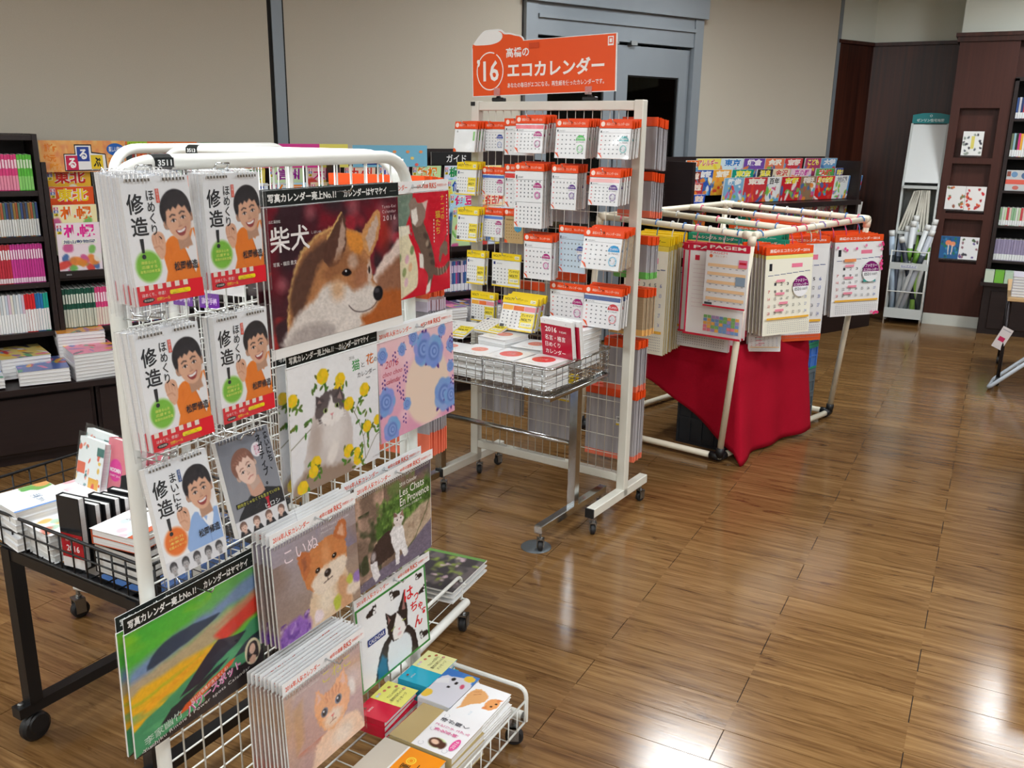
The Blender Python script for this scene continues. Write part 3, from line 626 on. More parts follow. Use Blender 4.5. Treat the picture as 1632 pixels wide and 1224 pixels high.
def cover_flowercat():
    w, h = .31, .293; A = Art(170, 160, (238, 240, 244), w / h); A.grad((244, 246, 249), (228, 230, 236))
    g = (86, 118, 52)
    for P_ in ([(.60, .38), (.72, .55), (.80, .75), (.82, .95)], [(.82, .95), (.95, .80), (1, .78)], [(.70, .52), (.78, .42), (.84, .36)], [(.0, .62), (.2, .52), (.3, .46)], [(.80, .75), (.86, .70), (.96, .66)]): A.line(P_, .006, (92, 92, 58), .006, 1, 3)
    rr = random.Random(3)
    def leafs(cx, cy, n, sp):
        for _ in range(n):
            x, y, a = cx + rr.uniform(-sp, sp), cy + rr.uniform(-sp, sp), rr.uniform(0, 180); A.ell(x, y, .026, .012, (g[0] + rr.randint(-20, 20), g[1] + rr.randint(-14, 20), g[2]), a, .3)
    def bloom(cx, cy, r_):
        leafs(cx, cy + .03, 8, .07)
        for i in range(7): a = i * 51.4; A.ell(cx + .55 * r_ * math.cos(R(a)), cy + .55 * r_ * math.sin(R(a)), r_ * .62, r_ * .6, (246 - 10 * (i % 3), 206 - 12 * (i % 2), 40), 0, .3)
    for (x, y) in ((.78, .50), (.84, .60), (.76, .66), (.88, .72), (.80, .80), (.30, .22), (.42, .28), (.08, .30), (.02, .42), (.2, .5), (.74, .88), (.6, .82)): leafs(x, y, 5, .06)
    for (x, y, r_) in ((.36, .14, .055), (.55, .21, .05), (.52, .28, .04), (.83, .36, .05), (.04, .25, .045), (.85, .68, .045), (.98, .66, .04)): bloom(x, y, r_)
    A.fur(.02, 60)
    A.poly([(.04, 1.02), (.10, .86), (.16, .66), (.22, .50), (.28, .40), (.56, .40), (.64, .50), (.68, .66), (.66, .84), (.64, 1.02)], (206, 198, 196), .02, 1, 3)
    A.poly([(.0, 1.02), (.06, .88), (.22, .82), (.44, .88), (.62, .90), (.64, 1.02)], (150, 128, 112), .05, .9, 3)
    A.ell(.46, .60, .12, .16, (232, 228, 226), 0, .9, .8); A.ell(.26, .62, .06, .16, (176, 160, 152), 10, 1, .6)
    A.ell(.44, .78, .05, .09, (236, 230, 226), 30, .5, .9)
    A.ell(.43, .40, .17, .135, (98, 90, 92), 0, .1)
    A.poly([(.28, .40), (.28, .28), (.33, .29), (.38, .33)], (82, 74, 78), .01); A.poly([(.47, .33), (.55, .26), (.58, .38)], (82, 74, 78), .01)
    A.poly([(.30, .34), (.31, .31), (.35, .34)], (150, 128, 126), .01); A.poly([(.51, .34), (.545, .29), (.56, .37)], (150, 128, 126), .01)
    A.poly([(.44, .30), (.48, .40), (.58, .46), (.54, .52), (.44, .55), (.35, .52), (.32, .46), (.40, .40)], (240, 236, 234), .02, 1, 3); A.fur(0)
    A.ell(.375, .415, .026, .02, (150, 168, 110), 0, .3); A.ell(.378, .415, .012, .017, (20, 20, 20), 0, .3); A.ell(.505, .405, .024, .02, (150, 168, 110), 0, .3); A.ell(.507, .405, .012, .017, (20, 20, 20), 0, .3)
    A.poly([(.425, .455), (.465, .453), (.447, .475)], (222, 140, 146), .008); A.line([(.447, .475), (.445, .50)], .006, (150, 110, 110)); 
    for s_ in (-1, 1):
        for j in range(3): A.line([(.445 + s_ * .05, .48 + .008 * j), (.445 + s_ * .16, .46 + .03 * j)], .003, (250, 250, 250), .006, .8)
    for (x, y, r_) in ((.64, .43, .05), (.62, .82, .05), (.73, .92, .05), (.72, .86, .035), (.25, .80, .05), (.22, .86, .045), (.10, .95, .05)): bloom(x, y, r_)
    P = Print(w, h); A.grain(0.02); P.raster(A); P.text('2016', .66, .055, .72, .08, (130, 130, 130)); P.text('猫', .69, .09, .78, .18, (70, 160, 80), .01); P.text('と', .80, .13, .84, .17, (90, 90, 90)); P.text('花', .86, .075, .95, .165, (220, 120, 50), .01); P.text('の', .955, .12, .99, .155, (90, 90, 90))
    P.text('カレンダー', .75, .20, .97, .245, (80, 80, 84)); P.text('写真', .85, .26, .90, .275, (130, 130, 130)); P.text('山と溪谷社', .90, .955, .99, .97, (120, 120, 120))
    return P.mesh('flower_cat_cover')
def cover_roses():
    w, h = .338, .255; A = Art(170, 130, (234, 182, 198), w / h); A.grad((240, 200, 206), (226, 160, 188)).noise((246, 214, 220), 5, 5, .5, .3, .6)
    A.ell(.62, .60, .30, .40, (238, 214, 196), 0, .12)
    rr = random.Random(5)
    def rose(x, y, r_):
        for i in range(3): a = rr.uniform(0, 360); A.ell(x + r_ * .8 * math.cos(R(a)), y + r_ * math.sin(R(a)) * 1.2, r_ * .35, r_ * .18, (92, 60, 136), a, .3)
        for i in range(7): a = i * 51 + rr.uniform(-15, 15); A.ell(x + r_ * .5 * math.cos(R(a)), y + r_ * .65 * math.sin(R(a)), r_ * .55, r_ * .68, (134 + rr.randint(-12, 16), 162 + rr.randint(-12, 12), 222), a, .25)
        A.ell(x, y, r_ * .6, r_ * .78, (122, 150, 214), 0, .3)
        for k, q in enumerate((.72, .52, .34, .18)): A.ell(x + .02 * r_ * k, y, r_ * q * .8, r_ * q, ((104, 132, 200), (140, 168, 226))[k % 2], 20 * k, .3)
    for (x, y, r_) in ((.58, .20, .13), (.72, .26, .13), (.85, .76, .14), (.95, .80, .10), (.08, .60, .11), (.14, .90, .10), (.30, .13, .05), (.06, .13, .06), (.45, .05, .06), (.84, .06, .055), (.34, .70, .05), (.96, .25, .06), (.95, .48, .05)): rose(x, y, r_)
    for (x, y) in ((.20, .14), (.34, .28), (.32, .38), (.28, .55), (.06, .38), (.30, .80), (.24, .46), (.97, .14), (.97, .60)):
        for k in range(5): A.ell(x + .014 * (-1) ** k, y + .022 * k, .011, .011, (104, 66, 140), 40 * (-1) ** k, .4)
    P = Print(w, h); P.raster(A); c_ = (196, 70, 90)
    P.text('2016', .08, .20, .25, .27, c_, 0, .3); P.text('choo choo', .05, .30, .29, .35, c_, 0, .3); P.text('calendar', .09, .38, .27, .43, c_, 0, .3)
    return P.mesh('rose_cover')
def cover_chats():
    w, h = .32, .255; A = Art(170, 135, (120, 100, 88), w / h)
    A.noise((206, 170, 150), 5, 7, .40, .25, .9, (0, 0, .35, .9)).noise((96, 118, 66), 9, 9, .45, .2, .9, (.25, 0, 1, .45)).noise((48, 60, 40), 8, 10, .5, .2, .9, (0, .2, .3, 1)).noise((84, 70, 92), 3, 5, .35, .3, .8, (.78, 0, 1, .35))
    A.fur(.03, 30); A.poly([(.24, .42), (.45, .20), (.7, .16), (.98, .2), (1.0, .40), (.75, .50), (.5, .58), (.3, .62)], (70, 104, 48), .05, 1, 3).noise((112, 150, 72), 22, 22, .52, .2, .8, (.26, .2, .98, .55)); A.noise((44, 72, 34), 18, 18, .56, .2, .8, (.26, .2, .98, .55))
    A.poly([(.42, .70), (.62, .52), (1.0, .42), (1.0, .68), (.72, .84), (.56, .82)], (184, 164, 142), .03, 1, 2).noise((140, 118, 100), 14, 10, .55, .2, .6, (.45, .45, 1, .85))
    A.fur(.01, 40); A.poly([(.0, .92), (.3, .88), (.6, .86), (.8, .76), (1, .66), (1, 1.02), (0, 1.02)], (112, 104, 124), .02, 1)
    A.line([(.60, .86), (.75, .78), (.92, .55), (.97, .44)], .01, (60, 80, 40), .01)
    A.fur(.012, 60)
    A.poly([(.16, .70), (.24, .58), (.36, .52), (.46, .54), (.52, .62), (.50, .78), (.34, .82), (.20, .82)], (58, 46, 46), .01, 1, 3)
    A.poly([(.42, .56), (.52, .50), (.60, .56), (.62, .72), (.66, .88), (.60, .90), (.56, .80), (.48, .78)], (230, 228, 230), .01, 1, 2)
    A.poly([(.16, .76), (.24, .76), (.28, .94), (.22, .98), (.18, .90)], (226, 224, 228), .01); A.poly([(.48, .76), (.54, .76), (.54, .94), (.49, .94)], (230, 228, 232), .01)
    A.poly([(.47, .46), (.48, .36), (.53, .40), (.60, .38), (.61, .48), (.57, .54), (.50, .53)], (222, 212, 210), .01); A.poly([(.47, .42), (.48, .36), (.53, .42)], (120, 90, 84), .008); A.poly([(.56, .42), (.60, .37), (.61, .46)], (150, 116, 104), .008); A.fur(0)
    A.ell(.52, .46, .008, .012, (40, 40, 30)); A.ell(.57, .455, .008, .012, (40, 40, 30)); A.ell(.20, .70, .03, .05, (214, 208, 210), 0, .8, .7)
    P = Print(w, h); A.grain(0.13); P.raster(A); c_ = (236, 234, 226)
    P.text('2016 Calendar', .56, .085, .80, .125, c_); P.text('Les Chats', .56, .15, .90, .235, c_, .005); P.text('En Provence', .56, .25, .97, .335, c_, .005); P.text('プロヴァンスの猫たち', .56, .35, .86, .38, c_)
    return P.mesh('street_cat_cover')
def cover_puppy():
    w, h = .272, .232; A = Art(150, 130, (142, 128, 132), w / h); A.grad((164, 158, 174), (160, 138, 122), 70).noise((138, 116, 106), 2, 3, .45, .3, .8, (0, .2, 1, .8)).noise((120, 120, 160), 2, 2, .5, .3, .7, (.5, 0, 1, .4))
    A.fur(.02, 60)
    A.poly([(.30, 1.02), (.34, .86), (.40, .66), (.50, .56), (.78, .56), (.86, .70), (.88, .90), (.84, 1.02)], (222, 196, 166), .02, 1, 3); A.poly([(.72, .66), (.86, .72), (.88, 1.0), (.74, 1.0)], (204, 150, 110), .05, .8, 3)
    A.ell(.57, .80, .10, .14, (238, 226, 208), 0, .9, .8)
    A.poly([(.30, .30), (.38, .24), (.56, .18), (.72, .18), (.84, .28), (.86, .44), (.80, .60), (.64, .68), (.46, .66), (.34, .54)], (204, 130, 78), .012, 1, 3)
    A.poly([(.29, .34), (.27, .22), (.32, .19), (.42, .24), (.40, .40), (.34, .48)], (190, 110, 66), .012, 1, 2); A.poly([(.70, .20), (.80, .06), (.87, .12), (.86, .30)], (190, 110, 66), .012, 1, 2); A.poly([(.75, .20), (.81, .11), (.84, .16), (.84, .26)], (220, 170, 140), .02, .9)
    A.poly([(.32, .26), (.36, .25), (.37, .36), (.33, .40)], (150, 90, 66), .02, .8)
    A.poly([(.40, .58), (.46, .50), (.58, .44), (.68, .44), (.84, .46), (.82, .60), (.66, .70), (.48, .70)], (234, 218, 200), .03, 1, 3); A.ell(.60, .34, .05, .12, (224, 160, 110), 0, 1, .7); A.fur(0)
    A.ell(.49, .455, .03, .026, (30, 22, 22), -10, .3); A.ell(.70, .40, .03, .026, (30, 22, 22), -10, .3); A.ell(.485, .45, .006, .006, (240, 240, 240)); A.ell(.695, .395, .006, .006, (240, 240, 240))
    A.ell(.605, .535, .042, .04, (34, 28, 30), 0, .25); A.ell(.595, .52, .016, .012, (110, 104, 108), 0, .6); A.line([(.605, .57), (.60, .61), (.55, .62)], .01, (70, 50, 48)); A.line([(.60, .61), (.66, .60)], .01, (70, 50, 48))
    A.fur(.03, 25); A.ell(.18, .95, .18, .16, (142, 98, 190), 0, .3).noise((98, 56, 152), 16, 16, .5, .2, .8, (.02, .78, .36, 1)).noise((212, 186, 232), 18, 18, .58, .2, .8, (.02, .78, .36, 1))
    A.ell(.46, .92, .06, .07, (236, 220, 226), 0, .4); A.ell(.70, .90, .05, .08, (186, 196, 70), 0, .5); A.ell(.92, .84, .09, .08, (232, 216, 200), 0, .5); A.ell(.97, .76, .04, .06, (150, 120, 190), 0, .5); A.ell(.88, .74, .04, .05, (190, 196, 80), 0, .6)
    P = Print(w, h); A.grain(0.07); P.raster(A); P.text('こいぬ', .13, .09, .52, .22, (240, 222, 230)); P.text('2016 Puppy Calendar', .56, .055, .92, .085, (220, 214, 220)); P.text('Photo by', .56, .10, .70, .125, (220, 214, 220))
    return P.mesh('puppy_cover')
def cover_hachi():
    w, h = .31, .235; A = Art(150, 120, (236, 238, 240), w / h); bk = (40, 34, 36); A.noise((222, 226, 232), 3, 3, .5, .3, .7); A.fur(.012, 60)
    def minicat(x, y, s, fl=1):
        A.poly([(x + fl * a * s, y + b_ * s) for a, b_ in ((-.5, .3), (-.45, -.1), (-.1, -.3), (.2, -.35), (.28, -.6), (.4, -.45), (.55, -.58), (.62, -.3), (.5, -.05), (.5, .3))], bk, .01, 1, 2); A.ell(x + fl * .42 * s, y - .2 * s, .12 * s, .12 * s, (238, 238, 240), 0, .4); A.ell(x + fl * .35 * s, y + .15 * s, .16 * s, .16 * s, (238, 238, 240), 0, .4)
    minicat(.20, .14, .12); minicat(.54, .12, .13, -1); minicat(.90, .10, .09, -1); minicat(.93, .30, .10); minicat(.92, .86, .12, -1)
    A.poly([(.22, 1.02), (.22, .86), (.28, .68), (.40, .56), (.60, .54), (.74, .66), (.80, .82), (.76, 1.02)], bk, .01, 1, 3)
    A.poly([(.22, 1.02), (.22, .84), (.30, .72), (.36, .8), (.36, 1.02)], (40, 120, 160), .04, .9); A.poly([(.40, .66), (.54, .62), (.70, .72), (.72, .9), (.66, 1.02), (.38, 1.02)], (226, 232, 238), .02, 1, 3)
    A.poly([(.40, .52), (.39, .26), (.46, .34), (.56, .34), (.67, .14), (.70, .40), (.68, .58), (.58, .68), (.46, .66)], bk, .01, 1); A.poly([(.54, .34), (.50, .46), (.46, .56), (.48, .66), (.58, .69), (.66, .60), (.62, .48)], (240, 236, 234), .015, 1)
    A.poly([(.41, .30), (.42, .42), (.45, .38)], (150, 110, 106), .01); A.poly([(.66, .20), (.62, .36), (.67, .38)], (150, 110, 106), .01); A.fur(0)
    A.line([(.45, .52), (.50, .50)], .012, (150, 160, 80)); A.line([(.61, .49), (.66, .50)], .012, (150, 160, 80)); A.poly([(.54, .555), (.58, .55), (.562, .58)], (226, 140, 150), .01); A.ell(.56, .62, .03, .02, (230, 180, 184), 0, .7, .7)
    for (a, b_, c_, d) in ((0, 0, 1, .03), (0, .97, 1, 1), (0, 0, .022, 1), (.978, 0, 1, 1)): A.poly([(a, b_), (c_, b_), (c_, d), (a, d)], (50, 132, 56), .004)
    P = Print(w, h); A.grain(0.012); P.raster(A); rd = (216, 40, 48)
    P.text('は', .66, .14, .80, .30, rd, .02); P.text('っ', .80, .28, .87, .37, rd, .02); P.text('ち', .74, .36, .84, .48, rd, .02); P.text('ゃ', .85, .42, .92, .52, rd, .02); P.text('ん', .78, .56, .90, .70, rd, .02)
    P.ell(.93, .575, .02, .022, rd); [P.ell(.91 + .02 * i, .535 - .006 * (i == 1), .009, .011, rd) for i in range(3)]
    P.rect(.12, .42, .36, .50, (48, 64, 130)); P.text('CALENDAR', .135, .435, .345, .485, (240, 240, 244))
    return P.mesh('tuxedo_cat_cover')
def cover_kitten():
    w, h = .252, .222; A = Art(140, 124, (176, 152, 146), w / h); A.grad((196, 172, 170), (186, 150, 146), 80).noise((212, 170, 130), 2.5, 3, .5, .3, .7).noise((214, 196, 200), 2, 3, .55, .3, .8, (.5, .2, 1, .9)).noise((198, 96, 70), 3, 3, .55, .25, .8, (0, .7, .6, 1))
    A.poly([(.10, .2), (.22, .15), (.2, .6), (.1, .7)], (196, 156, 110), .06, .6); A.ell(.86, .42, .04, .10, (240, 236, 232), -10, .8, .8)
    A.fur(.03, 50); A.poly([(.28, .95), (.34, .78), (.48, .70), (.72, .68), (.9, .74), (.98, .9), (.96, 1.02), (.25, 1.02)], (240, 204, 178), .04, 1, 3)
    A.poly([(.36, .44), (.38, .18), (.48, .28), (.62, .26), (.76, .14), (.80, .34), (.82, .50), (.74, .66), (.58, .72), (.44, .64)], (236, 172, 124), .02, 1, 2); A.poly([(.39, .34), (.40, .22), (.46, .30)], (236, 190, 170), .02); A.poly([(.70, .28), (.76, .18), (.78, .34)], (236, 190, 170), .02)
    for k in range(5): A.line([(.50 + .05 * k, .27), (.52 + .04 * k, .38)], .012, (190, 110, 66), .02, .8)
    A.ell(.58, .60, .12, .09, (240, 222, 206), 0, .7, .9); A.ell(.70, .86, .14, .10, (238, 222, 208), 0, .8, .8); A.fur(0)
    for (x, y) in ((.475, .475), (.665, .445)): A.ell(x, y, .046, .05, (110, 116, 134), 0, .25); A.ell(x, y, .030, .038, (22, 24, 32), 0, .25); A.ell(x - .01, y - .015, .01, .012, (240, 244, 250), 0, .3)
    A.poly([(.55, .565), (.60, .56), (.577, .595)], (224, 120, 112), .01); A.line([(.577, .595), (.57, .63), (.53, .64)], .008, (150, 96, 80)); A.line([(.57, .63), (.62, .63)], .008, (150, 96, 80))
    P = Print(w, h); A.grain(0.07); P.raster(A); P.text('こねこ', .48, .04, .86, .16, (214, 200, 90)); P.text('2016 Kitten Calendar', .10, .05, .44, .08, (226, 216, 214))
    return P.mesh('kitten_cover')
def cover_power():
    w, h = .337, .262; A = Art(180, 140, (90, 190, 60), w / h); A.grad((70, 176, 60), (120, 200, 60), 60)
    A.fur(.02, 14)
    A.noise((150, 200, 40), 3, 14, .5, .25, .6, (0, 0, .6, .45)); A.poly([(.0, .30), (.2, .24), (.5, .16), (.75, .04), (1, 0), (1, .22), (.75, .24), (.5, .32), (.2, .40), (0, .44)], (120, 142, 200), .08, .9, 3)
    A.poly([(.45, .14), (.7, .0), (1, -.02), (1, .04), (.8, .10), (.6, .18)], (96, 176, 84), .06, .9); A.poly([(0, .40), (.3, .36), (.6, .28), (1, .22), (1, .34), (.7, .44), (.3, .52), (0, .54)], (190, 166, 134), .06, .95, 3)
    A.poly([(0, .50), (.3, .46), (.55, .46), (.7, .50), (.4, .62), (.15, .74), (0, .80)], (240, 182, 40), .04, 1, 3); A.line([(0, .58), (.25, .55), (.5, .49)], .02, (170, 190, 50), .03, .8); A.line([(0, .70), (.3, .58), (.5, .5)], .05, (246, 166, 40), .05, .7)
    A.poly([(.60, .40), (.8, .32), (1.0, .24), (1.0, .40), (.86, .44), (.66, .50)], (222, 60, 44), .04, 1); A.poly([(.62, .34), (.85, .24), (1, .18), (1, .24), (.8, .33)], (200, 120, 90), .05, .8)
    A.fur(.008, 20)
    A.poly([(.20, .24), (.36, .20), (.56, .22), (.66, .24), (.5, .30), (.3, .34), (.12, .36)], (40, 60, 84), .015, .95, 3)
    A.poly([(0, .78), (.2, .70), (.45, .60), (.75, .56), (1, .44), (1, 1), (0, 1)], (70, 150, 104), .02, 1, 2).noise((96, 178, 120), 3, 12, .5, .2, .7, (0, .6, 1, 1))
    A.poly([(.32, .74), (.44, .62), (.54, .52), (.63, .455), (.74, .50), (.86, .52), (.78, .58), (.62, .64), (.48, .72)], (34, 34, 54), .008); A.poly([(.18, .86), (.26, .78), (.46, .72), (.60, .68), (.70, .66), (.62, .72), (.44, .78), (.3, .88)], (32, 40, 50), .01); A.poly([(.74, .70), (.84, .62), (1, .58), (1, .66), (.86, .70)], (32, 44, 58), .01)
    A.poly([(.50, .86), (.58, .78), (.70, .76), (.8, .8), (.9, .8), (1, .72), (1, 1.01), (.5, 1.01)], (42, 34, 38), .01); A.poly([(0, .99), (.2, .955), (.5, .90), (1, .84), (1, 1.01), (0, 1.01)], (40, 32, 36), .008)
    A.poly([(.30, .88), (.36, .82), (.72, .70), (.76, .70), (.72, .745), (.38, .875)], (226, 92, 44), .006)
    A.ell(.90, .74, .068, .115, (236, 226, 190), 0, .06); A.poly([(.85, .80), (.86, .68), (.90, .655), (.94, .68), (.955, .80), (.93, .82), (.87, .82)], (50, 34, 36), .008, 1, 2); A.ell(.897, .72, .026, .045, (232, 190, 168), 0, .2); A.poly([(.87, .80), (.90, .77), (.93, .80), (.92, .85), (.88, .85)], (226, 180, 156), .01)
    P = Print(w, h); A.grain(0.06); P.raster(A)
    P.text('パワースポット', .36, .79, .80, .875, (240, 226, 236), .05, 0, False, 12); P.text('パワースポット', .36, .79, .80, .875, (208, 66, 150), .005, 0, False, 12)
    P.text("Yuchiku Rinoie's Power spots Calendar", .045, .905, .87, .945, (226, 224, 220), .0, 0, False, 6, 1.1); P.text('李家幽竹', .06, .855, .33, .925, (206, 226, 214), 0, 0, False, 8)
    P.text('訪れば強運が満ちてくる!', .39, .765, .69, .80, (250, 240, 226), 0, 0, False, 13); P.text('山と溪谷社', .04, .965, .16, .985, (220, 220, 220))
    return P.mesh('landscape_cover')
# ================================================================== shared hardware
def caster_meshes():
    wheel = smooth_by_angle(MB().lathe([(.006, -.011), (.021, -.011), (.025, -.007), (.025, .007), (.021, .011), (.006, .011)], 18, 'x', (0, 0, .025)).mesh('wheel'))
    fork = MB().box(-.017, -.013, -.012, .016, .018, .062).box(.013, .017, -.012, .016, .018, .062).box(-.017, .017, -.012, .018, .056, .062).tube([(-.018, 0, .025), (.018, 0, .025)], .004, 8).mesh('fork')
    stem = MB().lathe([(.009, .062), (.009, .068), (.006, .070), (.006, .095)], 10).mesh('stem')
    return wheel, fork, stem
WHEEL, FORK, STEM = caster_meshes()
def caster(parent, loc, yaw=0, s=1.0, forkm=None):
    c = link('caster', FORK, forkm or STEEL, parent, loc, (0, 0, yaw)); c.scale = (s, s, s)
    link('wheel', WHEEL, RUBBER, c); link('stem', STEM, STEEL, c); return c
def arc(p0, p1, p2, r, n=5):
    """rounded corner at p1 between p0 and p2"""
    a = (Vector(p0) - Vector(p1)).normalized(); b_ = (Vector(p2) - Vector(p1)).normalized(); A0 = Vector(p1) + a * r; B0 = Vector(p1) + b_ * r
    out = []
    for i in range(n + 1):
        t = i / n; out.append(A0 * (1 - t) ** 2 + Vector(p1) * 2 * t * (1 - t) + B0 * t * t)
    return out
def round_path(pts, r, n=5, closed=False):
    out = []; m = len(pts)
    for i in range(m):
        if not closed and i in (0, m - 1): out.append(Vector(pts[i])); continue
        out += arc(pts[i - 1], pts[i], pts[(i + 1) % m], r, n)
    return out

def spiral_mesh(w, gap=None, pitch=.0085, r=.0032, x0=.008):
    m = MB(); x = x0
    while x < w - x0:
        if not (gap and gap[0] < x < gap[1]): m.tube([(x, -.0015, -.009), (x, -.004, -.004), (x + .0008, -.0025, .003), (x + .0012, .003, .004), (x + .001, .008, -.001)], .0008, 4, False)
        x += pitch
    return m.mesh('binding')
def card(P, th, back=(235, 235, 233)):
    """print joined with its backing board (th thick)"""
    me = P.mesh('card'); return me
def board(w, z0, z1, th, col): return MB().box(0, w, 0, th, z0, z1, col).mesh('board', False, True)

GREYEDGE = mottled('grey_film_edges', (150, 146, 152), (186, 184, 188), (40, 40, 3), .35, .5)
def rks_header(w, h=.027):
    P = Print(w, h); P.rect(0, 0, 1, 1, (240, 241, 242)); o_ = (226, 84, 50)
    P.text('2016年人気カレンダー', .03, .28, .43, .80, o_, .02); P.ell(.5, .5, .018, .018 * w / h, (206, 210, 214)); P.text('40年の実績', .55, .34, .71, .74, o_, .01); P.text('RKS', .725, .26, .82, .78, o_, .01); P.text('学術教育センター', .83, .38, .98, .66, o_)
    return P.mesh('rks_header')
def yama_header(w, h=.03):
    P = Print(w, h); P.rect(0, 0, 1, 1, (18, 26, 24)); c_ = (238, 240, 238)
    P.text('写真カレンダー売上No.1!', .025, .22, .49, .82, c_, .03); P.text('カレンダーはヤマケイ', .545, .24, .895, .82, c_, .03); P.rect(.92, .60, .98, .63, (150, 155, 150))
    return P.mesh('black_header')
A_ = Fr(-1.328, 1.046, 1)
def hung(fr, name, label, cover, w, h, a0, z, off, tilt=0, th=.005, header=None, hh=.027, spiral=None, bag=None, copies=0, step=.012, grp=None, clabel=None, cmat=None, hx=0.0, hw=None, yaw=0, edge=None, jig=.003, hcol=None, tip=None):
    """hanging calendar: origin at the top-left corner of the cover, cover facing -y"""
    t = thing(name, label, 'calendar', fr.p(a0, off, z), fr.rot(tilt, yaw), grp)
    link('pages', MB().box(0, w, 0, th, -h, 0).mesh('pages'), edge or PAGEW, t)
    link('cover_print', cover, cmat or GLOSSP, t, (0, -.0003, 0))
    if header:
        hc = link('header_card', MB().box(0, hw or w, 0, .0012 if not hcol else .009, 0, hh).mesh('header_card'), mat('card_%d_%d_%d' % hcol, hcol, .35) if hcol else PAPER, t, (hx, 0, .002)); link('header_print', header, PRINT, hc, (0, -.0002, hh))
    if tip: link('hem_strip', MB().box(-.0006, w + .0006, -.0012, th + .0006, -h - .0005, -h + tip[0]).mesh('hem_strip'), mat('hem_%d_%d_%d' % tip[1], tip[1], .5), t)
    if spiral: stuff(link('binding', spiral, mat('wire_binding', (206, 204, 200), .4, .6), t, (0, 0, .001)))
    if bag:
        b0, b1, bz0, bz1 = bag
        n = 7; m = MB(); V = []; F = []
        for j in range(9):
            for i in range(n):
                u, v_ = i / (n - 1), j / 8; V.append((b0 + (b1 - b0) * u, -.004 - .0025 * math.sin(6 * u + 3 * v_) * math.sin(5 * v_ + 1), bz1 + (bz0 - bz1) * v_))
        for j in range(8):
            for i in range(n - 1): k = j * n + i; F.append((k, k + n, k + n + 1, k + 1))
        m.add(V, F); m.tube([(b0, -.003, bz1), (b1, -.003, bz1)], .0012, 5).tube([(b0, -.003, bz0), (b0, -.003, bz1)], .001, 5).tube([(b1, -.003, bz0), (b1, -.003, bz1)], .001, 5)
        link('clear_bag', m.mesh('clear_bag', True), BAG if th > .008 else SLEEVE, t)
    for k in range(copies):
        d = (k + 1) * step
        cl_ = clabel or ('copy behind the ' + label)
        if len(cl_.split()) > 16: cl_ = 'copy behind ' + ' '.join(label.split()[:11])
        dup(t, fr.p(a0 + rnd.uniform(-jig, jig) - (.0012 * k), off - d, z + rnd.uniform(-jig, jig) * .5 + .0015 * k), fr.rot(tilt * (1 - .1 * k), yaw + rnd.uniform(-.5, .5)), cl_, grp or name + ' stack')
    return t

def net_rack(name, label, fr, width, top, tagtxt, base, group=None, wires=True, r=.0145, z0=.4288, tag_at=.115):
    t = thing(name, label, 'display rack', fr.p(0, 0, 0), fr.rot(), group)
    link('frame_tube', smooth_by_angle(MB().tube(round_path([(0, 0, .09), (0, 0, top), (width, 0, top), (width, 0, .09)], .11, 9), r, 14).mesh('frame_tube')), WHITEMETAL, t)
    m = MB(); n = int(width / .05)
    for i in range(1, n + 1):
        if .05 * i < width - .012: m.rod((.05 * i, 0, .13), (.05 * i, 0, top - .006), .0021, 6)
    stuff(link('vertical_wires', m.mesh('vertical_wires', True), WHITEMETAL, t))
    m = MB(); z = z0 - .05 * 5
    while z < top - .09: m.rod((.004, .004, z), (width - .004, .004, z), .0021, 6); z += .05
    m.rod((0, 0, .13), (width, 0, .13), .008, 8); stuff(link('cross_wires', m.mesh('cross_wires', True), WHITEMETAL, t))
    P = Print(.04, .017); P.rect(0, 0, 1, 1, (22, 26, 26)); P.text(tagtxt, .12, .2, .88, .82, (238, 240, 240), .03)
    lb = link('number_label', MB().tube([(tag_at - .02, 0, top), (tag_at + .02, 0, top)], r + .0006, 14).mesh('number_label'), mat('label_black', (22, 26, 26), .4), t)
    link('number_print', P.mesh('number_print'), PRINT, lb, (tag_at - .02, -r - .001, top + .0085))
    return t
rackA = net_rack('net_display_rack', 'white tube net rack of photo calendars numbered 3511, nearest the camera', A_, .872, 1.562, '3511', None)
for a in (.012, .86):
    link('foot', smooth_by_angle(MB().tube([(a, -.36, .095), (a, .03, .095)], .0145, 12).mesh('foot')), WHITEMETAL, rackA)
    caster(rackA, (a, -.335, 0), .5); caster(rackA, (a, .0, 0), -.3)
    link('foot_cap', MB().tube([(a, -.368, .095), (a, -.36, .095)], .0135, 10).mesh('foot_cap'), STEEL, rackA)
# calendars on the front (a0, z, off from the fit)
PRA = cover_praise(); PRB = cover_praise(True); NEG = cover_negative()
sp1 = spiral_mesh(.135, (.055, .08))
bagP = (-.014, .148, -.222, .004)
hung(A_, 'bagged_calendar', 'bagged daily calendar with orange-jacketed man, upper left of the white net rack', PRA, .135, .203, -.062, 1.546, .115, 5, .012, None, 0, sp1, bagP, 5, .0075, 'bagged orange-jacket calendars, top left', 'bagged orange-jacket calendar stacked behind the upper left one')
hung(A_, 'bagged_calendar', 'bagged daily calendar with orange-jacketed man beside the black-header dog calendar', PRA, .135, .203, .118, 1.545, .10, 1, .012, None, 0, sp1, bagP, 2, .010, 'bagged orange-jacket calendars, top right', 'bagged orange-jacket calendar stacked second in the top row')
hung(A_, 'bagged_calendar', 'bagged daily calendar with orange-jacketed man in the middle row by the post', PRA, .135, .203, -.052, 1.292, .10, 6, .012, None, 0, sp1, bagP, 2, .013, 'bagged orange-jacket calendars, middle left', 'bagged orange-jacket calendar stacked behind in the middle row by the post')
hung(A_, 'bagged_calendar', 'bagged daily calendar with orange-jacketed man left of the cat-and-flowers calendar', PRA, .135, .203, .128, 1.289, .09, 2, .012, None, 0, sp1, bagP, 1, .018, 'bagged orange-jacket calendars, middle right', 'bagged orange-jacket calendar hidden behind the one by the flower cat')
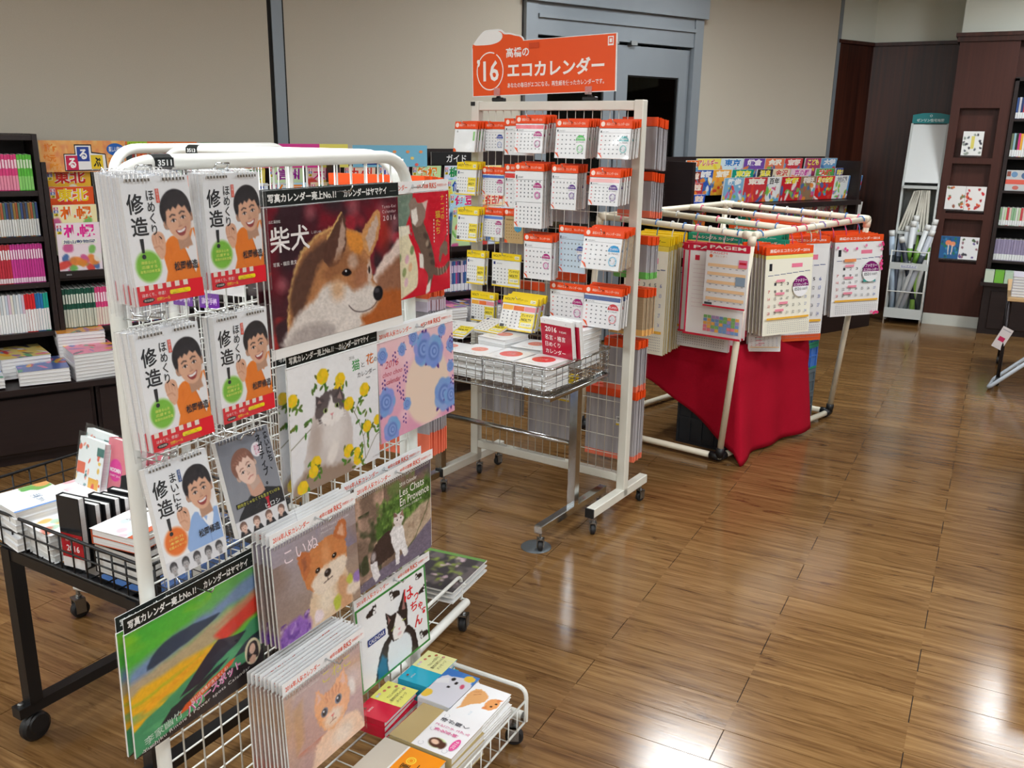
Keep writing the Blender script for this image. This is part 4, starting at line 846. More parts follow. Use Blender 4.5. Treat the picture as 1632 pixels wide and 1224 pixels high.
hung(A_, 'bagged_calendar', 'bagged daily calendar with man in light blue shirt and orange badge', PRB, .138, .198, -.05, 1.052, .09, 11, .012, None, 0, sp1, bagP)
hung(A_, 'bagged_calendar', 'bagged grey daily calendar with brown-haired man looking upward', NEG, .140, .195, .138, 1.040, .06, 14, .012, None, 0, sp1, (-.02, .155, -.215, .012))
SLV = lambda w, h: (-.006, w + .006, -h - .008, -.001)
sh = hung(A_, 'photo_calendar', 'shiba dog photo calendar under a black lettered header', cover_shiba(), .438, .283, .303, 1.474, .062, 1.2, .004, yama_header(.442), .03, None, SLV(.438, .283), 2, .014, 'shiba dog calendars', 'copy behind the front shiba dog calendar')
link('backing_strip', MB().box(-.004, .444, .0005, .003, -.305, -.284).mesh('backing_strip'), PAPER, sh)
hung(A_, 'photo_calendar', 'red illustrated calendar of a grey tabby cat beside a cream vase', cover_redcats(), .323, .258, .687, 1.475, .03, .9, .004, rks_header(.323), .027, None, SLV(.323, .258))
hung(A_, 'photo_calendar', 'white calendar of a long-haired cat among yellow flowers', cover_flowercat(), .31, .293, .358, 1.136, .046, 0, .004, yama_header(.311, .027), .027, None, SLV(.31, .293), 1, .03, 'cat and flowers calendars', 'copy behind the cat and yellow flowers calendar')
hung(A_, 'photo_calendar', 'pink calendar printed with pale blue roses', cover_roses(), .338, .255, .682, 1.126, .035, 1.4, .004, rks_header(.338), .027, None, SLV(.338, .255), 1, .02, 'pink rose calendars', 'copy behind the pink rose calendar')
hung(A_, 'photo_calendar', 'photo calendar of a black and white cat on a stone street', cover_chats(), .322, .252, .548, .777, .06, .3, .004, rks_header(.332), .025, spiral_mesh(.322), None, 1, .04, 'street cat calendars', 'copy behind the street cat calendar')
hung(A_, 'photo_calendar', 'photo calendar of a tan puppy with purple flowers', cover_puppy(), .272, .232, .226, .791, .10, 2.4, .004, rks_header(.276), .027, spiral_mesh(.272), SLV(.272, .232), 4, .011, 'puppy calendars', 'copy stacked behind the puppy calendar')
hung(A_, 'photo_calendar', 'green-bordered calendar of a black and white cat', cover_hachi(), .31, .233, .569, .458, .03, 4, .004, rks_header(.335), .026)
hung(A_, 'photo_calendar', 'photo calendar of an orange kitten with big round eyes', cover_kitten(), .25, .222, .185, .481, .15, 2, .004, rks_header(.272), .028, spiral_mesh(.25), SLV(.25, .222), 9, .0095, 'kitten calendars', 'copy stacked behind the orange kitten calendar')
hung(A_, 'photo_calendar', 'painted landscape calendar with green sky and dark mountain', cover_power(), .337, .262, -.094, .742, .05, -1.2, .004, yama_header(.338), .03, None, SLV(.337, .262), 1, .018, 'painted mountain calendars', 'copy behind the painted mountain calendar')
# hooks of the rack
def hook(parent, a, z, out, dbl=False):
    m = MB(); m.tube([(a, .004, z + .01), (a, -.004, z), (a, -out, z + .004), (a, -out - .008, z + .016)], .0018, 6)
    if dbl: m.tube([(a + .03, .004, z + .01), (a + .03, -.004, z), (a + .03, -out, z + .004), (a + .03, -out - .008, z + .016)], .0018, 6).tube([(a, -out - .008, z + .016), (a + .03, -out - .008, z + .016)], .0018, 6)
    link('hook', m.mesh('hook', True), CHROME, parent)
for (a, z, o_) in ((.52, 1.493, .10), (.845, 1.487, .06), (.51, 1.15, .08), (.845, 1.138, .06), (.71, .79, .10), (.363, .806, .14), (.735, .47, .06), (.32, .497, .19), (.075, .757, .09)): hook(rackA, a, z, o_)
for (a, z) in ((-.0, 1.545), (.17, 1.545), (.0, 1.30), (.17, 1.285), (.0, 1.045), (.19, 1.03), (.02, 1.335), (.17, 1.34), (.27, 1.06)): hook(rackA, a, z, .075, True)
# front wire tray with its books
for x in (.03, .84): link('tray_loop', smooth_by_angle(MB().tube(round_path([(x, -.10, .10), (x, -.10, .20), (x, -.38, .20), (x, -.38, .10)], .03, 5), .006, 8).mesh('tray_loop')), WHITEMETAL, rackA)
m = MB()
for (a, b_) in (((.03, -.38, .165), (.84, -.38, .165)), ((.03, -.38, .10), (.84, -.38, .10)), ((.03, -.04, .10), (.84, -.04, .10)), ((.03, -.2, .10), (.84, -.2, .10))): m.rod(a, b_, .003, 6)
for i in range(18): x = .05 + i * .046; m.tube([(x, -.04, .10), (x, -.382, .10), (x, -.382, .165)], .0018, 5)
stuff(link('tray_wires', m.mesh('tray_wires', True), WHITEMETAL, rackA))
# ---- small books in the tray
def book_mesh(w, d, h, bev=.0015):
    return MB().bbox(0, w, 0, d, 0, h, bev).mesh('book_block')
def flat_book(fr, name, label, Pm, a0, c0, w, d, ztop, th, n, grp, edgem=None, clab=None, yaw=0, cover=(240, 240, 240)):
    """n books stacked flat; w along x, d across; Pm lies on top (u along x, v across)"""
    pg = MB().box(.002, w - .002, .002, d - .002, .0012, th - .0012).mesh('page_block')
    cv = MB().box(0, w, 0, d, 0, .0012, cover).box(0, w, 0, d, th - .0012, th, cover).box(-.0008, .0012, 0, d, 0, th, cover).mesh('cover', False, True)
    first = None
    for k in range(n):
        z = ztop - th * (k + 1) - .0006 * k; yw = yaw + (rnd.uniform(-2.5, 2.5) if k else 0)
        t = thing(name, label if k == 0 else (clab or label + ', under the top copy'), 'book', fr.p(a0, c0 + d, z), fr.rot(0, yw), grp) if True else None
        link('page_block', pg, edgem or PAGEW, t); link('cover', cv, GLOSSP, t)
        if Pm is not None and k == 0:
            link('cover_print', Pm, GLOSSP, t, (0, d, th + .0003), (R(-90), 0, 0))
    return first
def P_dog():
    A = Art(70, 50, (70, 130, 205)); A.fur(.03, 30); A.ell(.9, .1, .3, .4, (60, 120, 200)); A.poly([(0, 0), (.72, .05), (.80, .30), (.86, .7), (.7, 1), (0, 1)], (222, 222, 232), .03, 1, 2); A.ell(.18, .10, .12, .14, (240, 200, 70)); A.ell(.88, .78, .09, .16, (240, 200, 70)); A.poly([(.50, .04), (.62, 0), (.74, .25), (.6, .4)], (236, 236, 240), .03); A.fur(0)
    A.ell(.50, .46, .035, .05, (30, 30, 36)); A.ell(.74, .40, .05, .06, (30, 30, 36)); A.ell(.66, .56, .045, .05, (30, 28, 34)); A.ell(.62, .78, .07, .06, (214, 90, 120), -20, .4)
    P = Print(.15, .10); P.raster(A); return P.mesh('dog_cover')
def P_orcat():
    A = Art(70, 50, (244, 245, 247)); A.fur(.03, 40); A.poly([(.18, .12), (.30, .14), (.40, .10), (.62, .06), (.82, .12), (.86, .26), (.8, .48), (.66, .60), (.5, .52), (.42, .36), (.3, .24)], (228, 170, 110), .02, 1, 2); A.ell(.58, .80, .17, .17, (232, 160, 96)); A.poly([(.42, .80), (.40, .62), (.52, .70)], (224, 140, 80), .01); A.poly([(.66, .90), (.76, .96), (.74, .78)], (224, 140, 80), .01); A.fur(0)
    A.ell(.52, .82, .022, .035, (30, 24, 24)); A.ell(.62, .88, .022, .035, (30, 24, 24)); A.line([(.66, .2), (.74, .34)], .02, (190, 120, 70)); A.line([(.74, .16), (.8, .3)], .02, (190, 120, 70))
    P = Print(.15, .105); P.raster(A); P.text('ねこの日', .14, .48, .24, .54, (170, 200, 220)); return P.mesh('orange_cat_cover')
def P_band(c0, dots):
    P = Print(.152, .095); P.rect(0, 0, 1, 1, c0); P.rect(.45, 0, 1, 1, (240, 236, 120) if c0[0] > 150 else (238, 238, 170))
    for i, (x, y, c_) in enumerate(dots): P.ell(x, y, .035, .045, c_, 12)
    P.text('でんしゃの窓から', .56, .40, .90, .50, (80, 70, 50), 0, 0, False, 0); P.text('動物の赤ちゃんと', .52, .55, .92, .66, (80, 70, 50)); P.text('メッセージ', .54, .72, .84, .82, (90, 80, 60)); P.text('DAYBOOK', .10, .30, .24, .36, (235, 235, 235)); P.ell(.14, .18, .03, .04, (130, 60, 50), 10)
    return P.mesh('band_cover')
def P_soul():
    A = Art(60, 70, (244, 244, 246)); A.ell(.22, .66, .13, .13, (214, 232, 180)); A.ell(.22, .64, .11, .12, (84, 52, 40), 20, .2); A.ell(.23, .62, .055, .065, (236, 198, 172), 20, .3); A.ell(.2, .75, .09, .05, (84, 52, 40), 0, .4)
    A.ring = None
    P = Print(.145, .178); P.raster(A)
    for (x, y) in ((.10, .46), (.10, .84), (.9, .46), (.5, .44)): P.ring(x, y, .05, .04, .006, (190, 192, 200), 16, 0, 300)
    P.rect(-.004, -.004, 1.004, .36, (188, 166, 116))
    P.text('魂が輝く', .74, .42, .84, .88, (70, 70, 80), .01, 0, True); P.text('スピリチュアル', .60, .42, .67, .96, (226, 110, 160), .01, 0, True); P.text('浄化手帳', .47, .46, .55, .84, (226, 110, 160), .02, 0, True)
    P.ell(.30, .90, .16, .055, (232, 96, 160)); P.text('2016', .20, .875, .40, .925, (250, 230, 240)); return P.mesh('soul_cover')
def P_orange():
    P = Print(.145, .175); P.rect(0, 0, 1, 1, (206, 198, 184)); P.rect(0, .42, 1, 1, (246, 150, 24)); P.rect(.0, .40, 1, .43, (240, 240, 236)); P.ring(.72, .60, .09, .07, .02, (252, 214, 70)); P.ring(.72, .60, .05, .04, .012, (252, 214, 70)); P.text('金運', .34, .52, .62, .66, (60, 50, 20), .01); P.text('ダイアリー', .16, .70, .70, .80, (70, 56, 20), .02); P.rect(.1, .88, .4, .96, (250, 220, 60)); return P.mesh('orange_cover')
dots = [(.60, .14, (230, 190, 200)), (.72, .18, (210, 120, 100)), (.84, .20, (180, 120, 80)), (.92, .36, (190, 110, 80)), (.93, .60, (220, 160, 150)), (.52, .16, (200, 220, 230))]
def turned(Pm): return Pm
BT = 'small books in the white wire tray'
flat_book(A_, 'pocket_book', 'light blue pocket book with pale yellow band in the wire tray', P_band((40, 176, 206), dots), .705, .062, .152, .095, .205, .016, 4, BT, None, 'copy under the light blue pocket book', 2, (40, 176, 206))
flat_book(A_, 'pocket_book', 'pocket book with a white puppy on a blue cover', P_dog(), .66, .155, .15, .098, .205, .014, 3, BT, None, 'copy under the white puppy pocket book')
flat_book(A_, 'pocket_book', 'white pocket book with an upside-down orange cat', P_orcat(), .637, .258, .15, .105, .207, .009, 7, BT, None, 'copy under the orange cat pocket book')
flat_book(A_, 'pocket_book', 'red pocket book with bright yellow band', P_band((206, 24, 56), dots), .53, .055, .152, .09, .205, .016, 3, BT, None, 'copy under the red and yellow pocket book', 3, (206, 24, 56))
gold = MB().box(0, 1, 0, 1, 0, 1)
flat_book(A_, 'pocket_diary', 'gold and white diary with a smiling brown-haired woman', P_soul(), .49, .19, .145, .178, .212, .02, 4, BT, None, 'copy under the gold and white diary', 0, (186, 166, 118))
flat_book(A_, 'pocket_diary', 'orange and silver diary at the bottom edge of the photo', P_orange(), .335, .185, .145, .175, .21, .02, 4, BT, None, 'copy under the orange diary', 0, (206, 198, 184))
# ================================================================== racks behind, black table
B_ = Fr(-2.165, 1.905, 86)
rackB = net_rack('net_display_rack', 'white tube net rack numbered 3513 standing crosswise behind the photo calendars', B_, .80, 1.562, '3513', None, tag_at=.13)
for a in (.012, .79):
    link('foot', smooth_by_angle(MB().tube([(a, -.10, .095), (a, .40, .095)], .0145, 12).mesh('foot')), WHITEMETAL, rackB); caster(rackB, (a, .375, 0), .2); caster(rackB, (a, -.08, 0), .2)
    link('tray_loop', smooth_by_angle(MB().tube(round_path([(a - .02, .06, .10), (a - .02, .06, .19), (a - .02, .40, .19), (a - .02, .40, .10)], .03, 5), .006, 8).mesh('tray_loop')), WHITEMETAL, rackB)
m = MB()
for y in (.05, .22, .40): m.rod((0, y, .105), (.79, y, .105), .003, 6)
m.rod((0, .40, .16), (.79, .40, .16), .003, 6)
for i in range(17): m.tube([(.02 + i * .046, .05, .105), (.02 + i * .046, .40, .105), (.02 + i * .046, .40, .16)], .0018, 5)
stuff(link('tray_wires', m.mesh('tray_wires', True), WHITEMETAL, rackB))
def P_plain(w, h, c0, c1, line=(200, 200, 205)):
    P = Print(w, h); P.rect(0, 0, 1, 1, c0); P.rect(.06, .06, .94, .5, c1); P.rects([(.08, .56 + .07 * i, .92, .565 + .07 * i) for i in range(6)], line); return P.mesh('plain_cover')
def oran_header(w, h=.03):
    P = Print(w, h); P.rect(0, 0, 1, 1, (238, 84, 24)); P.text('高橋のエコカレンダー2016', .22, .3, .94, .72, (252, 220, 200)); P.ell(.09, .5, .36 * h / w, .36, (250, 226, 212)); return P.mesh('orange_header')
hung(B_, 'photo_calendar', 'black-headed calendar glimpsed through the net of the nearest rack', P_plain(.24, .26, (60, 52, 56), (120, 70, 60)), .24, .26, .33, 1.43, .05, 0, .004, yama_header(.24, .027), .027)
hung(B_, 'photo_calendar', 'white-headed calendar glimpsed beside the black-headed one through the net', P_plain(.22, .26, (210, 200, 196), (150, 120, 110)), .22, .26, .555, 1.445, .03, 0, .004, rks_header(.22), .025)
for k in range(2):
    P = Print(.075, .045); P.rect(0, 0, 1, 1, (110, 40, 160)); P.text('高橋手帳', .12, .3, .88, .75, (226, 200, 240), .03); tag(link('price_card', P.mesh('price_card'), PRINT, None, tuple(B_.p(.03 + .10 * k, .03, 1.16)), B_.rot(0, 0)), ('small purple card behind the bagged calendars, nearer the post', 'small purple card behind the bagged calendars, nearer the dog calendar')[k], 'card')
hung(B_, 'photo_calendar', 'orange-headed calendar glimpsed at the left end through the net', P_plain(.24, .3, (236, 236, 236), (214, 220, 226)), .24, .3, .06, 1.46, .03, 0, .004, oran_header(.24), .03)
BB = Fr(-1.335, 1.985, 266)      # far face of the crosswise rack
hung(BB, 'wall_calendar', 'orange-headed calendar stacked on the far face of the crosswise rack', P_plain(.30, .30, (236, 236, 238), (220, 226, 232)), .30, .29, 0, 1.47, .15, 0, .004, oran_header(.30), .03, None, None, 7, .016, 'upper stack behind the crosswise rack', 'calendar of the upper grey stack hung behind the crosswise rack', hcol=(238, 84, 24), edge=GREYEDGE, tip=(.03, (238, 100, 50)))
hung(BB, 'wall_calendar', 'tall grey calendar stacked low on the far face of the crosswise rack', P_plain(.30, .40, (226, 222, 232), (200, 190, 210)), .30, .42, 0, 1.14, .16, 0, .004, oran_header(.30), .03, None, None, 7, .016, 'lower stack behind the crosswise rack', 'calendar of the lower grey stack hung behind the crosswise rack', hcol=(200, 190, 206), edge=GREYEDGE, tip=(.07, (240, 120, 90)))
for k in range(3):
    t = thing('photo_calendar', ('dark flower-print calendar lying in the tray behind the nearest rack', 'calendar under the dark flower-print one in the rear tray', 'lowest calendar of the three in the rear tray')[k], 'calendar', B_.p(.50, -.34, .16 - k * .018), (0, 0, B_.rz))
    link('pages', MB().box(0, .28, -.02, .24, 0, .006).mesh('pages'), PAGEW, t)
    if k == 0:
        A = Art(60, 50, (70, 66, 70)); A.noise((120, 110, 112), 6, 6, .5, .2, .8).noise((150, 170, 80), 8, 8, .6, .2, .9).noise((220, 190, 200), 9, 9, .64, .15, .9); A.poly([(0, 0), (1, 0), (1, .07), (0, .07)], (110, 160, 80)); P = Print(.28, .26); P.raster(A); link('cover_print', P.mesh('flower_print'), GLOSSP, t, (0, .24, .0066), (R(-90), 0, 0))
C_ = Fr(-2.25, 1.80, -7)
rackC = net_rack('net_display_rack', 'white tube net rack farthest back at the left', C_, .87, 1.562, '3512', None, tag_at=.6)
for ch in list(rackC.children):
    if ch.name.startswith('number_label'):
        for g in list(ch.children): bpy.data.objects.remove(g)
        bpy.data.objects.remove(ch)
link('foot', smooth_by_angle(MB().tube([(.012, .35, .115), (.012, -.03, .115)], .0145, 12).mesh('foot')), WHITEMETAL, rackC); caster(rackC, (.012, .345, 0), 1.2, 1.2)
link('foot', smooth_by_angle(MB().tube([(.86, .35, .115), (.86, -.03, .115)], .0145, 12).mesh('foot')), WHITEMETAL, rackC); caster(rackC, (.86, .345, 0), 1.2, 1.2); caster(rackC, (.012, -.01, 0), 1.2, 1.2); caster(rackC, (.86, -.01, 0), 1.2, 1.2)
tag(link('storage_tray', MB().box(.04, .6, -.02, .30, .13, .135).box(.04, .6, -.02, -.015, .135, .17).box(.04, .6, .295, .30, .135, .17).box(.04, .045, -.015, .295, .135, .17).box(.595, .6, -.015, .295, .135, .17).mesh('storage_tray'), mat('blue_plastic', (66, 110, 176), .5), None, tuple(C_.p(0, 0, 0)), C_.rot()), 'shallow blue tray on the foot of the rearmost net rack', 'tray')
# ---- black table with a wire basket
T_ = Fr(-2.134, 1.286, 93)
tb = thing('black_basket_table', 'black steel table with a wire basket top on rubber casters', 'table', T_.p(0, 0, 0), T_.rot())
for x in (0, .50):
    for y in (.0, .40): link('leg', MB().bar((x, y, .115), (x, y, .575), .036, .036).mesh('leg'), BLACKMETAL, tb)
    link('foot', MB().bar((x, -.05, .105), (x, .45, .105), .036, .03).mesh('foot'), BLACKMETAL, tb)
    for y in (-.005, .40):
        c = link('caster', smooth_by_angle(MB().lathe([(.008, -.017), (.034, -.015), (.041, -.008), (.041, .008), (.034, .015), (.008, .017)], 22, 'x', (x, y, .041)).mesh('caster')), BLACKPLASTIC, tb)
        link('hood', smooth_by_angle(MB().lathe([(.012, -.02), (.026, -.02), (.03, -.016), (.03, .016), (.026, .02), (.012, .02)], 16, 'x', (x, y + .004, .052)).mesh('hood')), BLACKPLASTIC, c)
    link('bolt', MB().lathe([(.008, 0), (.008, .006), (.005, .009)], 10, 'z', (x, -.035, .12)).mesh('bolt'), STEEL, tb)
for y in (0, .40): link('rail', MB().bar((0, y, .56), (.50, y, .56), .03, .03).mesh('rail'), BLACKMETAL, tb)
m = MB(); x0, x1, y0, y1 = -.24, .56, -.01, .45
for z, r_ in ((.672, .0045), (.63, .0025), (.578, .0045)): m.tube(round_path([(x0, y0, z), (x1, y0, z), (x1, y1, z), (x0, y1, z)], .02, 3, True), r_, 6, False, True)
for i in range(17): x = x0 + .025 + i * .05; m.tube([(x, y0, .672), (x, y0, .578), (x, y1, .578), (x, y1, .672)], .0026, 5)
for i in range(9): y = y0 + .02 + i * .05; m.tube([(x0, y, .672), (x0, y, .578), (x1, y, .578), (x1, y, .672)], .0026, 5)
stuff(link('wire_basket', m.mesh('wire_basket', True), BLACKMETAL, tb))
def P_planner(c_top=(228, 238, 246), c2=(120, 170, 90)):
    A = Art(50, 40, (246, 247, 248)); A.fur(.05, 12); A.poly([(0, .0), (.25, 0), (.3, .3), (.1, .5), (0, .5)], c2, .03); A.ell(.05, .12, .12, .14, (216, 160, 96)); A.ell(.16, .42, .07, .12, (104, 176, 96)); A.fur(0); P = Print(.16, .15); P.raster(A); P.rect(.94, 0, 1, 1, (120, 160, 216)); P.text('手帳', .46, .35, .62, .52, (120, 150, 180)); P.text('2016', .66, .4, .84, .5, (150, 170, 190)); return P.mesh('planner_cover')
def P_soft(cols):
    A = Art(40, 40, (244, 244, 246)); rr = random.Random(str(cols)); A.fur(.05, 10)
    for c_ in cols:
        for _ in range(3): A.ell(rr.random(), rr.random(), .12, .1, c_, rr.uniform(0, 90), .5, .8)
    P = Print(.12, .15); P.raster(A); P.text('2016', .3, .4, .6, .5, (170, 130, 140)); return P.mesh('soft_cover')
BG = 'planners in the black wire basket'
flat_book(T_, 'planner', 'white planner with green tree drawing on the left pile in the black basket', P_planner(), -.085, -.155, .16, .15, .69, .017, 6, BG, None, 'planner under the green tree one in the black basket', -8, (238, 240, 242))
flat_book(T_, 'planner', 'white planner with pink splashes on the second pile in the black basket', P_soft(((236, 170, 180), (240, 220, 226))), -.075, -.30, .15, .14, .665, .017, 5, BG, None, 'planner under the pink-splashed one', -4, (240, 238, 240))
flat_book(T_, 'planner', 'white planner with orange flowers on the pile beside the red-banded diary', P_soft(((240, 180, 80), (170, 210, 180), (226, 120, 100))), .078, -.15, .115, .145, .655, .019, 4, BG, None, 'planner under the orange-flowered one', -6, (240, 240, 238))
flat_book(T_, 'diary', 'white-covered diary on the mixed pile behind the rack post', P_soft(((200, 224, 226), (216, 190, 200))), .345, -.15, .14, .145, .71, .02, 2, BG, None, 'diary under the white one on the mixed pile', 6, (206, 96, 60))
flat_book(T_, 'diary', 'black-covered diary in the mixed pile behind the rack post', None, .34, -.16, .15, .15, .667, .018, 4, BG, None, 'lower black diary in the mixed pile', 3, (28, 26, 28))
def upright(loc, rz, name, label, w, th, h, col, Pm=None, tilt=0, group=None, cat='book', pages=True, bagd=False):
    t = thing(name, label, cat, loc, (-R(tilt), 0, rz), group)
    link('page_block', MB().box(.002, w - .003, .0016, th - .0016, .002, h - .003).mesh('page_block'), PAGEW, t)
    link('cover', MB().box(0, w, 0, .0016, 0, h, col).box(0, w, th - .0016, th, 0, h, col).box(-.0012, .0006, 0, th, 0, h, col).mesh('cover', False, True), PRINT, t)
    if Pm is not None: link('cover_print', Pm, GLOSSP, t, (0, -.0003, h))
    if bagd: link('clear_bag', MB().box(-.006, w + .006, -.003, -.0022, -.001, h + .015).mesh('clear_bag'), SLEEVE, t)
    return t
P = Print(.07, .185); P.rect(0, 0, 1, 1, (36, 38, 42)); P.rect(0, .52, 1, 1, (188, 30, 44)); P.text('能率手帳', .2, .56, .8, .63, (240, 226, 226)); P.text('2016', .22, .68, .82, .77, (250, 240, 240), .02); P.rect(0, .86, 1, 1, (236, 232, 230))
rb = P.mesh('red_band_cover')
upright(tuple(T_.p(.225, -.003, .582)), T_.rz + R(8), 'diary', 'black diary with a red 2016 band standing in the black basket', .07, .02, .185, (36, 38, 42), rb)
for k in range(5): upright(tuple(T_.p(.232 + .004 * k, -.028 - .024 * k, .582)), T_.rz + R(8), 'diary', 'plain black diary standing in a row behind the red-banded one', .085, .018, .165 - .006 * (k % 2), (24, 25, 28), None, 0, 'black diaries in the basket')
for k in range(3): upright(tuple(T_.p(.20 + .035 * k, -.17 - .035 * k, .582)), T_.rz + R(10), 'diary', 'larger black diary leaning at the back of the black basket', .115, .024, .165, (22, 22, 25), None, 12, 'large black diaries at the back of the basket')
A = Art(60, 90, (232, 238, 238)); rr = random.Random(9)
for _ in range(26): A.ell(rr.random(), rr.uniform(.05, .72), rr.uniform(.02, .07), rr.uniform(.02, .05), rr.choice([(222, 96, 70), (60, 110, 110), (230, 190, 90), (180, 60, 60), (120, 160, 160), (240, 160, 140)]), rr.uniform(0, 90), .3)
A.poly([(.0, .34), (.32, .34), (.32, .5), (0, .5)], (226, 104, 74)); A.poly([(.5, .52), (.9, .52), (.9, .76), (.5, .76)], (228, 170, 60)); A.ell(.7, .64, .06, .05, (206, 70, 50)); A.poly([(.72, .08), (1, .08), (1, .2), (.72, .2)], (50, 110, 104))
A.poly([(0, .86), (1, .86), (1, 1), (0, 1)], (204, 40, 48)); P = Print(.12, .20); P.raster(A); P.text('4色ボールペン付き', .08, .88, .92, .925, (250, 236, 230)); P.text('イラスト手帳', .08, .94, .7, .975, (250, 220, 120))
pat = P.mesh('pattern_cover')
for k in range(2): upright(tuple(T_.p(-.05 - .012 * k, -.21 - .03 * k, .60 + .012 * k)), T_.rz + R(-4), 'planner', ('bagged planner with small coloured icons leaning in the black basket', 'second icon-patterned planner leaning behind the first')[k], .12, .02, .20, (224, 232, 232), pat, 14, BG, 'book', True, True)
A = Art(60, 80, (224, 122, 136)); A.poly([(.42, 1), (.42, .68), (.5, .56), (.62, .5), (.78, .5), (.9, .56), (.96, .68), (.96, 1)], (44, 44, 88), .01, 1); A.poly([(.56, .50), (.60, .44), (.69, .40), (.78, .44), (.82, .50)], (44, 44, 88), .01); A.ell(.28, .42, .20, .155, (226, 50, 150)); P = Print(.14, .20); P.raster(A); P.text('MOOMIN', .11, .39, .45, .45, (250, 240, 246), .04); P.text('DIARY 2016', .12, .48, .44, .51, (250, 226, 240)); P.text('DIARY 2016', .6, .2, .86, .225, (150, 70, 90)); pk = P.mesh('pink_cover')
upright(tuple(T_.p(.06, -.23, .61)), T_.rz + R(-2), 'planner', 'pink bagged planner with a magenta oval sticker leaning in the black basket', .14, .022, .20, (216, 118, 132), pk, 12, BG, 'book', True, True)
upright(tuple(T_.p(.10, -.27, .61)), T_.rz + R(-2), 'planner', 'plain pink planner leaning behind the magenta-stickered one', .14, .02, .20, (214, 112, 128), None, 12, BG)
for k in range(2): upright(tuple(T_.p(-.05 + .03 * k, -.37 - .04 * k, .60)), T_.rz + R(-6), 'planner', ('brown leather-look planner with red edge at the back of the black basket', 'second brown planner behind the red-edged one')[k], .135, .022, .19, (92, 66, 54), None, 10, BG)
GREYFILM = plastic('grey_card_pocket', 0.04, (150, 152, 156), .2, .35, .3, 10)
for k in range(4):
    t = tag(link('card_pocket', MB().prism([(0, 0), (.05, 0), (.055, -.09), (.04, -.11), (.008, -.10)], 0, .004).mesh('card_pocket'), GREYFILM, None, tuple(T_.p(-.10 + .028 * k, -.20, .50)), (0, 0, T_.rz + R(30))), 'grey plastic pocket hanging under the black basket', 'pocket', 'grey pockets under the black basket')
# ================================================================== bookcases along the back wall
CT = struct  # alias
def wl(s, c, z): return tuple(W.p(s, c, z))
counter = tag(link('counter_top', MB().box(-1.2, 3.40, -.02, .68, .37, .40).mesh('counter_top'), DARKWOOD, None, tuple(W.o), (0, 0, W.rz)), 'long dark brown counter along the back wall under the magazines', 'counter')
for (a, b_, lab) in ((-1.15, .36, 'dark base cabinet at the far left under the counter'), (.37, 1.88, 'dark base cabinet in the middle under the counter'), (1.89, 3.38, 'dark base cabinet next to the glass door')):
    t = thing('base_cabinet', lab, 'cabinet', W.p(a, 0, 0), W.rot(), 'base cabinets'); w = b_ - a
    link('body', MB().box(0, w, .03, .66, .05, .368).box(.02, w - .02, .06, .64, 0, .05).mesh('body'), DARKWOOD, t)
    for i in range(3): link('door', MB().bbox(.015 + i * w / 3, (i + 1) * w / 3 - .015, .008, .03, .07, .35, .004).mesh('door'), DARKWOOD, t)
def bookcase(label, a, b_, shelves, top, ydep=(.36, .68), side_top=None):
    t = thing('bookcase', label, 'bookcase', W.p(a, 0, .40), W.rot(), 'bookcases on the counter'); w = b_ - a; y0, y1 = ydep
    for x in (0, w - .022): link('side_panel', MB().box(x, x + .022, y0 - .04, y1, 0, top - .40).mesh('side_panel'), DARKWOOD, t)
    link('back_panel', MB().box(.022, w - .022, y1 - .02, y1, 0, top - .40).mesh('back_panel'), DARKWOOD, t)
    for z in shelves: link('shelf', MB().box(.022, w - .022, y0 - .03, y1 - .02, z - .425, z - .40).mesh('shelf'), DARKWOOD, t)
    return t
bookcase('dark bookcase of small paperbacks at the far left', -.80, .278, (.60, .853, 1.086, 1.312, 1.58), 1.585)
bc1 = bookcase('dark magazine display case behind the nearest rack', .282, 1.84, (.60, .88), 1.45)
bc2 = bookcase('dark guidebook display case beside the glass door', 1.845, 3.36, (.60, .88), 1.45)
# ---- spines
def spine_mesh(th, h, d, col, lower=None, frac=.5, label=None):
    m = MB(); m.box(.0004, th - .0004, 0, d, 0, h, col); m.box(.001, th - .001, .001, d + .001, h - .0005, h + .0003, (236, 234, 228))
    if lower: m.box(.0006, th - .0006, -.0006, .001, .004, h * frac, lower)
    if label: m.box(.002, th - .002, -.0007, .001, h * .62, h * .86, label)
    return m.mesh('spine', False, True)
SPC = {}
def spine(fr, a, c, z, th, h, d, col, lower, frac, lab, name, label, group, tilt=0):
    k = (th, h, d, col, lower, frac, lab)
    if k not in SPC: SPC[k] = spine_mesh(*k)
    o = link(name, SPC[k], PRINT, None, tuple(fr.p(a, c, z)), (0, R(tilt), fr.rz)); tag(o, label, 'book', group); return o
def spine_row(fr, a0, a1, c, z, h, th, d, plan, label, group, name='paperback'):
    """plan: list of (n, colour, lower, frac, label colour, colour word)"""
    a = a0
    for (n, col, low, fr_, lb, word) in plan:
        for i in range(n):
            if a + th > a1: return
            cc = col if not isinstance(col, list) else col[i % len(col)]
            spine(fr, a, c + rnd.uniform(-.004, .004), z, th, h + (0, .003)[i % 2], d, cc, low, fr_, lb, name, label.replace('*', word), group); a += th + .0005
W_ = (236, 238, 238)
spine_row(W, -.14, .252, -.35, 1.313, .172, .0128, .11, [(24, (226, 64, 130), (240, 150, 176), .42, (250, 220, 230), 'pink'), (12, (98, 200, 66), (150, 224, 120), .4, (226, 246, 214), 'green')], '*-spined paperback in the top row of the far left bookcase', 'top row paperbacks')
spine_row(W, -.15, .252, -.35, 1.087, .165, .0105, .11, [(38, [(92, 70, 64), (70, 90, 120), (150, 120, 60), (176, 96, 60), (90, 120, 100), (60, 80, 130)], (228, 230, 226), .52, None, 'white-based dark')], '*-spined guidebook in the second row of the far left bookcase', 'second row guidebooks')
